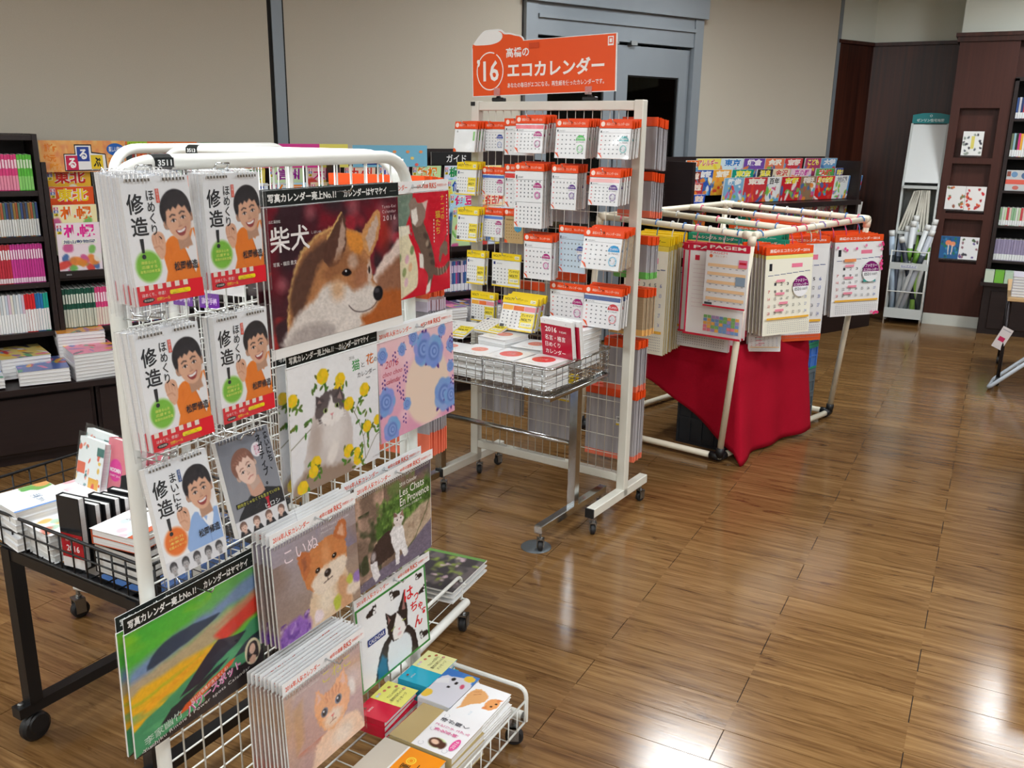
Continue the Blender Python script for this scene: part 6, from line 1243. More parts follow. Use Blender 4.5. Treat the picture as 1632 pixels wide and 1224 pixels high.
for (a, z, o_) in ((.03, 1.655, .15), (.128, 1.656, .09), (.26, 1.67, .09), (.38, 1.68, .18), (.57, 1.666, .17), (.76, 1.664, .16), (.03, 1.485, .13), (.13, 1.467, .09), (.375, 1.49, .17), (.535, 1.488, .15), (.735, 1.479, .18), (.03, 1.29, .13), (.126, 1.292, .09), (.40, 1.20, .14), (.74, 1.247, .18), (.05, 1.10, .1), (.2, 1.098, .08), (.33, .93, .16), (.52, .998, .08), (.72, 1.01, .14)): hook(rk, a, z, o_)
# ---- far face of the cream rack, seen past its right post and through the net
RB = Fr(-1.268, 3.545, 276.07)
def backpack(a0, z, w, h, n, label, hd='o', edge='w', tip=None):
    def bc(w_, h_):
        P = Print(w_, h_); P.rect(0, 0, 1, 1, (228, 230, 232)); P.rects([(.1, .2 + .1 * i, .9, .205 + .1 * i) for i in range(6)], (190, 192, 198))
        if tip: P.rect(0, .88, 1, 1, tip)
        return P.mesh('rear_cover')
    t = pack(RB, a0, z, w, h, .03 + n * .0155, 0, n, hd, bc, label, None, None, .035, .015, 'g' if edge == 'w' else edge, 0, (.026, tip) if tip else None)
    return t
backpack(0, 1.68, .15, .20, 9, 'orange-headed pack on the far face beside the top right post')
backpack(.005, 1.465, .15, .18, 9, 'orange-headed pack on the far face, second row by the post', 'o', 'w', (240, 120, 90))
backpack(.012, 1.205, .15, .175, 9, 'green-striped pack on the far face, third row by the post', 'o', 'w', (110, 190, 90))
backpack(.012, .985, .16, .20, 9, 'cream-edged pack on the far face, fourth row by the post', 'o', 'k', (246, 190, 110))
backpack(.03, .76, .16, .225, 8, 'orange-tipped pack on the far face, fifth row by the post', 'o', 'w', (240, 120, 90))
backpack(.03, .53, .24, .32, 8, 'large orange-tipped calendar lowest on the far face by the post', 'o', 'w', (240, 120, 90))
backpack(.34, .56, .24, .33, 4, 'large calendar low on the far face in the middle', 'y')
backpack(.62, .60, .22, .28, 3, 'large calendar low on the far face toward the left', 'y')
backpack(.30, 1.45, .2, .2, 2, 'orange-headed pack on the far face behind the centre of the net'); backpack(.55, 1.27, .2, .2, 2, 'orange-headed pack on the far face left of centre'); backpack(.30, 1.03, .2, .2, 2, 'orange-headed pack on the far face behind the fourth row'); backpack(.5, .97, .22, .22, 2, 'orange-headed pack on the far face above the basket')
for (x, y, s_) in ((.70, .09, 1),):
    pass
# barcodes on the backs seen through the net
for (a, z, lab) in ((.10, .44, 'barcode label on the back of the large low calendar by the post'), (.40, .50, 'yellow-edged price label on the back of the middle low calendar'), (.66, .53, 'price label on the back of the left low calendar')):
    P = Print(.06, .04); P.rect(0, 0, 1, 1, (240, 240, 240)); P.rect(0, .8, 1, 1, (236, 206, 60)); P.rects([(.06 + .07 * i, .1, .09 + .07 * i + .01 * (i % 3), .6) for i in range(12)], (40, 40, 44)); tag(link('price_label', P.mesh('price_label'), PRINT, None, tuple(R2.p(.90 - a - .06, -.022, z)), R2.rot()), lab, 'label')
# ================================================================== chrome basket stand in front
ch = thing('basket_stand', 'chrome stand with a wire basket of white books before the cream rack', 'stand', R2.p(0, 0, 0), R2.rot())
for (x, y0, y1) in ((.703, -.545, .0), (-.005, -.51, .06)):
    link('leg', MB().bar((x, -.27, .115), (x, -.27, .64), .035, .035).mesh('leg'), CHROME, ch)
    link('foot', MB().bbox(x - .0175, x + .0175, y0, y1, .085, .118, .003).mesh('foot'), CHROME, ch)
    for y in (y0 + .025, y1 - .025): caster(ch, (x, y, 0), .5, .88)
    link('arm', MB().bar((x, -.50, .632), (x, -.02, .632), .03, .02).mesh('arm'), CHROME, ch)
link('cross_bar', MB().tube([(0, -.27, .385), (.70, -.27, .385)], .012, 10).mesh('cross_bar', True), CHROME, ch)
x0, x1, y0, y1 = -.02, .735, -.525, -.035
def rect_loop(z, r_, rad=.035): return MB().tube(round_path([(x0, y0, z), (x1, y0, z), (x1, y1, z), (x0, y1, z)], rad, 5, True), r_, 8, False, True)
link('rim', rect_loop(.758, .005).mesh('rim', True), CHROME, ch); link('base_rim', rect_loop(.646, .005).mesh('base_rim', True), CHROME, ch)
m = MB()
for z in (.674, .702, .73): m.tube(round_path([(x0, y0, z), (x1, y0, z), (x1, y1, z), (x0, y1, z)], .035, 5, True), .0017, 5, False, True)
for i in range(16): x = x0 + .04 + i * .045; m.tube([(x, y0, .758), (x, y0, .646), (x, y1, .646), (x, y1, .758)], .0017, 5)
for i in range(10): y = y0 + .04 + i * .045; m.tube([(x0, y, .758), (x0, y, .646), (x1, y, .646), (x1, y, .758)], .0017, 5)
stuff(link('basket_wires', m.mesh('basket_wires', True), CHROME, ch))
def P_reddot(sc=1.0, c=(226, 70, 66)):
    P = Print(.14, .17); P.rect(0, 0, 1, 1, (242, 243, 244)); P.ell(.5, .42, .34 * sc, .28 * sc, c); P.text('日めくり', .3, .80, .7, .86, (170, 150, 150)); P.text('ことば', .38, .36, .62, .46, (250, 226, 222)); return P.mesh('reddot_cover')
QG = 'white daily calendars in the chrome basket'
rd1, rd2 = P_reddot(), P_reddot(.75, (236, 140, 120))
for (a, c, zt, n, pm, lab, yw) in ((.555, .335, .762, 5, rd1, 'red-dotted white book at the front right corner of the chrome basket', -3), (.40, .335, .762, 5, rd1, 'second red-dotted white book from the right at the basket front', -2), (.245, .335, .758, 5, rd2, 'pale red-dotted white book third from the right at the basket front', 0), (.09, .335, .75, 5, rd2, 'white book fourth from the right at the basket front', 2), (-.01, .335, .745, 5, None, 'plain white book at the left front of the chrome basket', 0),
                                   (.55, .06, .85, 8, rd1, 'red-dotted white book on the tall pile at the right of the basket', 2), (.24, .15, .79, 6, rd2, 'white book with small red dot on the raised pile in the basket', -4), (.40, .14, .765, 5, rd2, 'white book behind the basket front, left of the red quotation calendar', 3)):
    flat_book(R2, 'white_book', lab, pm, a, c, .145, .165, zt, .019, n, QG, None, 'white book under the ' + lab.split(' at ')[0].split(' on ')[0] + ', pile near %.0f cm' % (a * 100) if False else 'white book under the ' + ' '.join(lab.split(' at ')[0].split(' on ')[0].split()[:11]), yw, (242, 243, 244))
P = Print(.155, .155); P.rect(0, 0, 1, 1, (244, 244, 244)); P.rect(.0, .14, 1, 1, (178, 22, 52)); wt = (250, 240, 242); P.text('2016', .14, .20, .52, .34, wt, .02); P.text('平成28年', .60, .27, .84, .33, wt); P.text('名言・格言', .12, .42, .80, .56, wt, .01); P.text('日めくり', .12, .61, .62, .74, wt, .01); P.text('カレンダー', .12, .80, .78, .93, wt, .01); [P.ell(x, .07, .016, .016, (206, 206, 210)) for x in (.14, .84)]
qb = P.mesh('quote_cover')
for k in range(2): upright(tuple(R2.p(.575 + .02 * k, .33 - .028 * k, .762)), R2.rz + R(-8), 'daily_calendar', ('dark red quotation calendar for 2016 propped in the chrome basket', 'second quotation calendar propped behind the dark red one')[k], .155, .022, .155, (242, 242, 242), qb, -8, None, 'calendar')
for (a, c, yw, z, lab, cv, w, h) in ((.0, .20, 6, .775, 'white month calendar with yellow tag lying at the left of the basket', nolty_cover, .17, .15), (.13, .10, -4, .79, 'yellow-headed calendar lying behind the raised pile', nolty_cover, .16, .14)):
    t = thing('desk_calendar', lab, 'calendar', R2.p(a, c + h, z), (R(14), 0, R2.rz + R(yw))); link('pages', MB().box(0, w, 0, h, -.008, 0).mesh('pages'), PAGEW, t); link('cover_print', cv(w, h), GLOSSP, t, (0, h, .0004), (R(-90), 0, 0))
# grey steel floor cap by the caster
o = link('floor_cap', smooth_by_angle(MB().lathe([(.062, 0), (.062, .002), (.055, .007), (.03, .012), (.006, .0135)], 32).mesh('floor_cap')), mat('worn_zinc', (118, 126, 132), .38, .7), None, (-1.475, 3.03, .0))
tag(o, 'round grey metal cap on the floor below the chrome stand caster', 'floor cap')
# ================================================================== pipe frame of hanging calendars
c1, c2, c4 = Vector((-1.016, 4.361, 1.168)), Vector((-.644, 5.482, 1.186)), Vector((-1.862, 4.51, 1.205)); c3 = c4 + (c2 - c1)
fA, fB = Vector((-1.099, 4.386, .03)), Vector((-.74, 5.511, .03)); fD = fA + (c4 - c1) * 1.0; fD.z = .03; fC = fB + (c4 - c1); fC.z = .03
pv = thing('pipe_frame', 'cream plastic pipe frame hung with calendar packs', 'frame', (0, 0, 0))
rp = .0165
def pipe(name, a, b, m=None): return link(name, MB().tube([a, b], rp, 14).mesh(name, True), m or PVCM, pv)
for (a, b) in ((fA, c1), (fB, c2), (fC, c3), (fD, c4)): pipe('leg', a, b)
pipe('top_pipe', c1, c4); pipe('top_pipe', c2, c3); pipe('top_pipe', c1, c2); pipe('top_pipe', c4, c3)
t1, t2 = .34, .67
pipe('cross_pipe', c1.lerp(c2, t1), c4.lerp(c3, t1)); pipe('cross_pipe', c1.lerp(c2, t2), c4.lerp(c3, t2))
for (a, b) in ((fA, fD), (fB, fC), (fA, fB), (fD, fC)): pipe('floor_pipe', a, b)
for (p, q1, q2, q3) in ((fA, fD, fB, c1), (fB, fC, fA, c2), (fC, fB, fD, c3), (fD, fA, fC, c4)):
    m = MB()
    for q in (q1, q2, q3): m.tube([p, p + (q - p).normalized() * .05], rp + .005, 14)
    link('floor_joint', m.mesh('floor_joint', True), BLACKPLASTIC, pv)
for (p, q1, q2, q3) in ((c1, c4, c2, fA), (c2, c3, c1, fB), (c3, c2, c4, fC), (c4, c1, c3, fD)):
    m = MB()
    for q in (q1, q2, q3): m.tube([p, p + (q - p).normalized() * .045], rp + .004, 14)
    link('top_joint', m.mesh('top_joint', True), PVCM, pv)
# ---- plastic hooks on the pipes
HKM = {k: mat(k + '_hook', c, .35) for k, c in (('pink', (232, 84, 130)), ('blue', (70, 130, 200)), ('white', (232, 234, 236)), ('lilac', (150, 130, 200)), ('teal', (60, 180, 190)))}
hk = {}
for k, mm in HKM.items(): hk[k] = MB().tube([(0, .0, -.075), (.0, .004, -.04), (0, .018, -.014), (0, .021, .004), (0, .012, .019), (0, -.006, .021), (0, -.019, .008), (0, -.02, -.006)], .003, 7).mesh('hook', True); hk[k].materials.append(mm)
def hooks(p, q, L, where):
    d = (q - p); rz = math.atan2(d.y, d.x)
    for (t, k) in L: tag(link('hanging_hook', hk[k], None, None, tuple(p.lerp(q, t)), (0, 0, rz)), '%s plastic hook on the %s' % (k, where), 'hook', '%s hooks on the %s' % (k, where))
hooks(c4, c1, [(.16, 'pink'), (.27, 'pink'), (.40, 'blue'), (.50, 'white'), (.58, 'blue'), (.66, 'pink'), (.74, 'white'), (.83, 'white'), (.92, 'blue')], 'front pipe')
hooks(c4.lerp(c3, t1), c1.lerp(c2, t1), [(.1, 'teal'), (.22, 'white'), (.36, 'blue'), (.5, 'pink'), (.62, 'white'), (.76, 'lilac'), (.88, 'blue')], 'second pipe')
hooks(c4.lerp(c3, t2), c1.lerp(c2, t2), [(.1, 'pink'), (.3, 'white'), (.48, 'blue'), (.64, 'pink'), (.8, 'lilac')], 'third pipe')
hooks(c3, c2, [(.12, 'white'), (.26, 'pink'), (.36, 'blue'), (.45, 'white'), (.56, 'blue'), (.66, 'white'), (.76, 'white'), (.86, 'blue'), (.94, 'pink')], 'rear pipe')
hooks(c1, c2, [(.05, 'blue'), (.32, 'pink'), (.40, 'pink'), (.48, 'white'), (.56, 'lilac'), (.68, 'pink'), (.80, 'pink'), (.93, 'blue')], 'right-hand pipe')
# ---- covers
def pagem(w, h):
    P = Print(w, h); P.rect(0, 0, 1, 1, (240, 240, 240)); P.text('PAGEM', .1, .01, .5, .05, (240, 120, 120)); P.text('カレンダー', .22, .07, .5, .105, (220, 160, 130)); P.ell(.12, .09, .04, .03, (236, 110, 60))
    for i in range(5): P.rect(.06, .22 + .15 * i, .96, .275 + .15 * i, (246, 206, 160)); P.rects([(.12 + .15 * k, .29 + .15 * i, .17 + .15 * k, .305 + .15 * i) for k in range(6)], (170, 170, 176))
    P.rect(.78, .12, .98, .26, (236, 120, 150)); P.rect(.8, .16, .96, .20, (206, 30, 50)); P.rect(.74, .42, .96, .58, (140, 160, 180)); P.rect(.04, .92, .22, .96, (70, 70, 76)); P.rect(0, .97, 1, 1, (206, 24, 56)); return P.mesh('pagem_cover')
def pagem_tall(w, h):
    P = Print(w, h); P.rect(0, 0, 1, 1, (242, 240, 240)); P.rect(.0, 0, .03, 1, (220, 50, 90)); P.text('1', .12, .05, .2, .11, (214, 30, 60), .03); P.rects([(.1, .16 + .05 * i, .9, .163 + .05 * i) for i in range(11)], (214, 190, 200))
    rr = random.Random(4)
    for i in range(9):
        for j in range(5): P.rect(.34 + .07 * i, .74 + .04 * j, .40 + .07 * i, .775 + .04 * j, rr.choice([(244, 180, 90), (130, 190, 110), (120, 160, 214), (240, 130, 150), (180, 150, 206)]))
    P.rect(0, .975, 1, 1, (206, 24, 56)); return P.mesh('pagem_tall_cover')
def month(w, h, top=(246, 236, 140), stk=True, flowers=False):
    P = Print(w, h); P.rect(0, 0, 1, 1, (246, 243, 226) if top[2] < 200 else (242, 242, 242)); P.rect(0, 0, 1, .045, top) if not flowers else None
    P.text('1', .08, .10, .14, .19, (40, 40, 46), .02); P.rect(.55, .11, .78, .16, (244, 130, 160)); P.rects([(.06 + .13 * i, .245 - .006 * i, .17 + .13 * i, .252 - .006 * i) for i in range(7)], (70, 80, 140))
    for r_ in range(5):
        for k in range(7):
            if r_ == 0 and k < 1: continue
            P.text(str(r_ * 7 + k), .07 + .13 * k, .34 + .09 * r_, .115 + .13 * k, .375 + .09 * r_, (206, 60, 70) if k == 0 else (70, 100, 180) if k == 6 else (70, 70, 78))
    for (x, y) in ((.22, .30), (.22, .46), (.30, .58), (.22, .67)): P.rect(x, y, x + .18, y + .03, (244, 150, 170))
    P.rect(.05, .775, .95, .80, (244, 186, 70)); P.rects([(.08 + .04 * k, .83 + .025 * r_, .095 + .04 * k, .838 + .025 * r_) for r_ in range(6) for k in range(22)], (150, 150, 156))
    if flowers:
        rr = random.Random(2)
        for _ in range(22): x, y = rr.choice([(rr.random(), rr.uniform(.0, .12)), (rr.uniform(.93, 1), rr.random() * .4), (rr.uniform(.5, .98), rr.uniform(.955, .985))]); P.ell(min(max(x, .03), .97), min(max(y, .02), .98), .025, .02, rr.choice([(236, 90, 160), (240, 140, 180), (226, 60, 120)]), 10)
        P.rect(.18, .22, .42, .26, (240, 150, 90)); P.rect(.6, .5, .85, .54, (60, 160, 150))
    if stk:
        cx, cy, r_ = .74, .40, .17; k = w / h; P.ell(cx, cy, r_, r_ * k, (248, 248, 250)); P.ell(cx, cy, r_, r_ * k, (130, 30, 110), 20, 180, 360); P.text('ファミリー', cx - .12, cy - r_ * k * .72, cx + .12, cy - r_ * k * .40, (250, 240, 248), .02); P.text('エコカレンダー', cx - .15, cy - r_ * k * .32, cx + .15, cy - r_ * k * .04, (250, 240, 248), .02); P.text('E531', cx - .13, cy + r_ * k * .12, cx, cy + r_ * k * .4, (70, 70, 76), .02); P.text('1000円', cx + .02, cy + r_ * k * .12, cx + .14, cy + r_ * k * .4, (110, 110, 116))
    return P.mesh('month_cover')
def head_card(w, h, c, txt, tc): P = Print(w, h); P.rect(0, 0, 1, 1, c); P.text(txt, .08, .28, .92, .74, tc, .02); return P.mesh('header_print')
V_ = Fr(-1.862, 4.51, 100)
RCRD, YEL, GRN2, ORG = (206, 24, 60), (246, 210, 30), (20, 158, 130), (238, 84, 28)
def pvc_cal(fr, a0, z, w, h, off, cover, hc, txt, label, n, step, clabel=None, hh=.035, tilt=0, edge='w', tc=(250, 236, 230), yaw=0, tip=None):
    return hung(fr, 'hanging_calendar', label, cover(w, h - hh), w, h - hh, a0, z - hh, off, tilt, .005, head_card(w, hh, hc, txt, tc), hh, None, None, n - 1, step, 'stack of the ' + label[:44], clabel, GLOSSP, 0, None, yaw, edge if not isinstance(edge, str) else EDGES[edge], .006, hc, tip)
REDEDGE = mottled('red_white_edges', (206, 40, 70), (236, 226, 228), (400, 400, 2), .6, .2)
pvc_cal(V_, .655, 1.123, .22, .307, .06, pagem, RCRD, 'PAGEM', 'short striped planner calendar with a red header at the front pipe corner', 1, .02)
pvc_cal(V_, .545, 1.112, .31, .454, .03, pagem_tall, RCRD, 'PAGEM', 'tall red-headed calendar with a coloured grid on the front pipe', 2, .035, None, .035, 0, REDEDGE)
pvc_cal(V_, .475, 1.100, .32, .453, -.05, pagem_tall, RCRD, 'PAGEM', 'red-headed calendar second behind on the front pipe', 2, .03, None, .035, 0, REDEDGE)
pvc_cal(V_, .40, 1.095, .33, .54, -.11, lambda w, h: month(w, h, (240, 240, 240), False), RCRD, 'PAGEM', 'longest calendar with a red hem on the front pipe', 3, .025, None, .03, 0, REDEDGE)
YK = mottled('yellow_black_edges', (40, 38, 40), (240, 206, 60), (300, 300, 1.5), .6, .2)
pvc_cal(V_, .20, 1.125, .25, .60, .06, lambda w, h: month(w, h, (246, 220, 80), False), YEL, '2016 カレンダー', 'tall yellow-headed calendar at the left of the front pipe', 10, .022, 'copy in the yellow-headed stack at the left of the front pipe', .04, 0, YK, (110, 90, 20))
pvc_cal(V_, .42, 1.135, .30, .50, -.20, month, GRN2, '2016-シンプル カレンダー', 'green-headed calendar behind the red-headed ones', 4, .03, None, .035)
pvc_cal(V_, .50, 1.14, .36, .46, -.36, month, GRN2, '2016 カレンダー', 'green-headed calendar under the second pipe', 4, .03, None, .035)
pvc_cal(V_, .64, 1.12, .26, .46, -.31, month, GRN2, 'ファミリー カレンダー', 'green-headed family calendar behind the front right leg', 3, .03, None, .035)
pvc_cal(V_, .45, 1.15, .40, .46, -.62, month, ORG, '高橋のエコカレンダー2016', 'orange-headed calendar under the third pipe', 5, .03, None, .035)
pvc_cal(V_, .42, 1.15, .40, .46, -.92, month, ORG, '高橋のエコカレンダー2016', 'orange-headed calendar in front of the rear pipe', 5, .03, None, .035)
V5, V6 = Fr(-.84, 4.70, 35), Fr(-.62, 5.36, 40)
pvc_cal(V5, -.239, 1.099, .311, .439, 0, month, ORG, '高橋のエコカレンダー2016', 'yellow-banded month calendar with purple badge near the front right leg', 8, .022, None, .04, 3, 'g')
pvc_cal(V6, -.221, 1.108, .337, .443, 0, lambda w, h: month(w, h, (240, 240, 240), True, True), ORG, '高橋のエコカレンダー2016', 'flower-bordered month calendar with purple badge at the far right corner', 7, .022, None, .035, 3, 'g')
pvc_cal(Fr(-.80, 5.05, 45), -.26, 1.115, .30, .56, 0, lambda w, h: month(w, h, (240, 240, 240), False), ORG, '高橋のエコカレンダー2016', 'long grey calendar between the two badged ones on the right-hand pipe', 7, .02, None, .035, 0, 'g', tip=(.035, (226, 90, 40)))
pvc_cal(Fr(-.84, 4.70, 60), -.23, .68, .17, .13, -.03, lambda w, h: month(w, h, (240, 240, 240), False), (226, 230, 232), '2016', 'small low white calendar behind the yellow-banded one', 2, .02, None, .02, 6)
# ---- red cloth over the boxes
ztop = .585
pts = [Vector((-1.76, 4.65, 0)), Vector((-1.08, 4.53, 0)), Vector((-.86, 5.16, 0))]
path = []; 
for i in range(2):
    n = 40 if i == 0 else 44
    for k in range(n): path.append((pts[i].lerp(pts[i + 1], k / n), i, k / n))
path.append((pts[2], 1, 1.0))
V = []; F = []; NT = 18; ns = [Vector((-.164, -.986, 0)), Vector((.944, -.33, 0))]
for si, (p, seg, u) in enumerate(path):
    if seg == 0: hem = .36 - .32 * u ** 1.7; nrm = ns[0].lerp((ns[0] + ns[1]).normalized(), max(0, (u - .72) / .28))
    else: hem = .006 if u < .04 else .012 + .02 * u; nrm = (ns[0] + ns[1]).normalized().lerp(ns[1], min(1, u / .25))
    corner = math.exp(-((si - 40) / 5.0) ** 2); flare = .02 + (.05 + .02 * u) * seg
    for t in range(NT + 1):
        tt = t / NT; fold = (.012 * math.sin(si * .33 + 1.5 * tt) + .008 * math.sin(si * .13 + 2 + tt)) * tt
        out_ = flare * tt + fold + corner * .10 * tt ** 1.3 + .012 * math.sin(math.pi * min(1, tt * 3))
        z = ztop - (ztop - hem) * tt - .004 * (1 - math.cos(min(1, tt * 4) * math.pi / 2))
        q = p + nrm * out_; q.z = z; V.append(q)
for s_ in range(len(path) - 1):
    for t in range(NT): a = s_ * (NT + 1) + t; F.append((a, a + 1, a + NT + 2, a + NT + 1))
m = MB(); m.add(V, F)
# top sheet
back = [Vector((-1.45, 5.22, 0))]
NV = []; NF = []; K = 14
for si, (p, seg, u) in enumerate(path):
    for k in range(K + 1):
        f = k / K; q = p.lerp(Vector((-1.40, 4.98, 0)), f); q.z = ztop + .010 * math.sin(si * .2 + f * 5) * math.sin(math.pi * f) - .02 * f * math.sin(si * .05); NV.append(q)
for s_ in range(len(path) - 1):
    for k in range(K): a = s_ * (K + 1) + k; NF.append((a, a + K + 1, a + K + 2, a + 1))
m.add(NV, NF)
CLOTH = mottled('red_cloth', (164, 14, 38), (180, 20, 46), (300, 300, 300), .85, .1, 2, .3)
cm = m.mesh('red_cloth', True); o = link('cloth', cm, CLOTH); sol = o.modifiers.new('thickness', 'SOLIDIFY'); sol.thickness = .0015
tag(o, 'red cloth draped over the boxes inside the pipe frame', 'cloth')
# ---- crates under the cloth
def crate(name, label, fr, a0, c0, w, d, z0, h, rgb, rim=None):
    t = thing(name, label, 'crate', fr.p(a0, c0, z0), fr.rot(), None); M_ = mat('crate_%d_%d_%d' % rgb, rgb, .5)
    link('body', MB().box(.006, w - .006, .006, d - .006, 0, h).mesh('body'), M_, t)
    for (z0_, z1_) in ((h - .022, h), (0, .012)): link('rim', MB().box(0, w, 0, d, z0_, z1_).mesh('rim'), mat('rim_%d_%d_%d' % rim, rim, .5) if rim else M_, t)
    n = 5
    for i in range(n + 1): link('rib', MB().box(i * (w - .012) / n, i * (w - .012) / n + .012, 0, d, .012, h - .022).mesh('rib'), M_, t)
    link('band', MB().box(.001, w - .001, .001, d - .001, h * .48, h * .54).mesh('band'), M_, t)
    return t
X_ = Fr(-.935, 5.10, 17)
crate('folding_crate', 'grey folding crate at the bottom beside the red cloth', X_, 0, 0, .36, .52, .0, .155, (92, 104, 112))
g2 = crate('folding_crate', 'grey folding crate stacked second beside the red cloth', X_, 0, 0, .36, .52, .157, .15, (96, 108, 116))
crate('folding_crate', 'blue folding crate with green rims above the grey crates', X_, .0, 0, .36, .52, .309, .15, (70, 120, 200), (40, 140, 110))
crate('folding_crate', 'upper blue folding crate with green rim on top', X_, .0, 0, .36, .52, .461, .045, (70, 120, 200), (40, 140, 110))
P = Print(.10, .03); P.text('SANKO', 0, 0, 1, 1, (190, 60, 60), .03); link('crate_print', P.mesh('crate_print'), PRINT, g2, (.03, -.0006, .125)); P = Print(.02, .05); P.rect(0, 0, 1, 1, (230, 230, 230)); P.rects([(.2, .1 + .1 * i, .8, .15 + .1 * i) for i in range(8)], (40, 40, 40)); link('sticker', P.mesh('sticker'), PRINT, g2, (.03, -.0006, .09))
crate('storage_box', 'black storage box under the front of the red cloth', Fr(-1.40, 4.60, 99), 0, 0, .36, .40, 0, .28, (30, 34, 40))
crate('storage_box', 'dark box holding up the red cloth', Fr(-1.56, 4.66, 100), 0, 0, .46, .40, .285, .27, (40, 36, 36))
# ================================================================== map rack, postcards, bookshelf and table on the right
GREYW = mottled('pale_grey_steel', (196, 202, 200), (206, 211, 209), (4, 4, 4), .4, .4)
zr = thing('map_rack', 'white steel map rack with teal sign by the dark wood wall', 'display rack', (-.80, 8.86, 0))
w = .31
SIDEF = [(0, 1, 5, 4), (4, 5, 7, 6), (6, 7, 9, 8), (8, 9, 2, 3), (0, 4, 6, 8, 3), (1, 2, 9, 7, 5), (0, 3, 2, 1)]
for x in (0, w - .018):
    m = MB(); m.add([(x, .0, .02), (x + .018, .0, .02), (x + .018, .34, .02), (x, .34, .02), (x, .09, 1.22), (x + .018, .09, 1.22), (x, .26, 1.76), (x + .018, .26, 1.76), (x, .34, 1.76), (x + .018, .34, 1.76)], SIDEF)
    link('side_panel', m.mesh('side_panel'), GREYW, zr)
link('back_panel', MB().box(.018, w - .018, .32, .34, .05, 1.76).mesh('back_panel'), GREYW, zr)
link('slope_panel', (lambda m: (m.add([(.018, .10, 1.25), (w - .018, .10, 1.25), (w - .018, .27, 1.75), (.018, .27, 1.75), (.018, .11, 1.25), (w - .018, .11, 1.25), (w - .018, .28, 1.75), (.018, .28, 1.75)], [(0, 1, 2, 3), (7, 6, 5, 4), (0, 4, 5, 1), (3, 2, 6, 7)]), m.mesh('slope_panel'))[1])(MB()), mat('white_panel', (226, 230, 230), .4), zr)
for z in (1.20, .80): link('shelf', MB().box(.018, w - .018, .06 if z > 1 else .03, .32, z, z + .025).mesh('shelf'), GREYW, zr)
P = Print(.30, .09); P.poly([(0, 1), (0, .2), (.25, .04), (.5, 0), (.75, .04), (1, .2), (1, 1)], (28, 128, 132)); P.text('ゼンリン住宅地図', .12, .55, .86, .85, (226, 240, 240), .02); P.ring(.5, .28, .035, .11, .03, (226, 240, 240), 14)
sg = link('sign', MB().prism([(.005, -.09), (.295, -.09), (.295, -.018), (.22, -.004), (.15, 0), (.08, -.004), (.005, -.018)], 0, .004).mesh('sign'), mat('teal_sign', (28, 128, 132), .4), zr, (.005, .27, 1.85)); link('sign_print', P.mesh('sign_print'), PRINT, sg, (0, -.0004, 0))
m = MB()
for z in (.11, .30, .52, .66): m.tube(round_path([(0, .02, z), (0, -.10, z), (w, -.10, z), (w, .02, z)], .015, 3), .005, 6)
stuff(link('basket_wires', m.mesh('basket_wires', True), WHITEMETAL, zr))
link('basket_plate', MB().box(.0, w, -.106, -.10, .06, .15).mesh('basket_plate'), GREYW, zr); link('basket_plate', MB().box(0, w, -.106, -.10, .50, .56).mesh('basket_plate'), GREYW, zr); link('basket_floor', MB().box(0, w, -.10, .30, .06, .07).mesh('basket_floor'), GREYW, zr)
for x in (.004, w - .004): link('basket_post', MB().rod((x, -.10, 0), (x, -.10, .67), .006, 8).mesh('basket_post', True), WHITEMETAL, zr)
P = Print(.14, .03); P.rect(0, 0, 1, 1, (226, 230, 234)); P.text('ロングマップ', .05, .12, .95, .62, (70, 80, 150), .03); P.rect(.05, .72, .95, .86, (90, 100, 170)); link('basket_label', P.mesh('basket_label'), PRINT, zr, (.09, -.1065, .545))
for i in range(9):
    ti = max(-3, 15 - i * 2.4); x = .035 + i * .027 - (.01 if i < 4 else 0)
    o = link('map_book', MB().box(-.009, .009, .0, .22, 0, .36).mesh('map_book'), mottled('map_book_cover', (206, 204, 190), (218, 216, 204), (5, 5, 20), .6), None, (-.80 + x, 8.93, .829), (0, R(ti), 0)); tag(o, 'large cream map book leaning on the map rack shelf', 'book', 'map books')
tubes = [((.06, 0, .08), (-.01, -.01, .70), (190, 210, 230), 'pale blue'), ((.09, .05, .08), (.10, .03, .74), (220, 226, 230), 'white'), ((.13, .02, .08), (.145, .0, .78), (226, 230, 232), 'white'), ((.16, .06, .08), (.16, .05, .82), (200, 206, 210), 'grey'), ((.09, -.04, .08), (.24, -.03, .76), (222, 226, 226), 'white'), ((.12, -.06, .08), (.28, -.05, .72), (190, 196, 206), 'blue-grey'), ((.20, .04, .08), (.30, .04, .80), (228, 230, 230), 'white'), ((.05, .06, .08), (.05, .08, .68), (140, 150, 170), 'grey-blue'), ((.23, -.02, .08), (.18, .07, .75), (150, 196, 90), 'green-banded'), ((.26, .02, .08), (.10, -.06, .66), (40, 46, 60), 'dark')]
for (a, b, c_, nm) in tubes:
    a, b = Vector(a), Vector(b); b = a + (b - a) * 1.13; t = thing('map_roll', '%s rolled map leaning %s in the map rack basket' % (nm, 'to the right' if b.x - a.x > .05 else 'to the left' if b.x - a.x < -.05 else 'upright'), 'map roll', (-.80, 8.86, 0), 0, 'rolled maps in the basket')
    link('roll', MB().tube([a, b], .023, 12).mesh('roll', True), mat('roll_%d_%d_%d' % c_, c_, .4), t); link('cap', MB().tube([b, b + (b - a).normalized() * .05], .025, 12).mesh('cap', True), mat('roll_cap', (232, 234, 232), .4), t); d = b - a
    link('band', MB().tube([a + d * .62, a + d * .76], .0236, 12).mesh('band', True), mat('roll_band_green', (110, 160, 60), .4) if nm in ('green-banded', 'white') else mat('roll_band_dark', (60, 70, 80), .4), t)
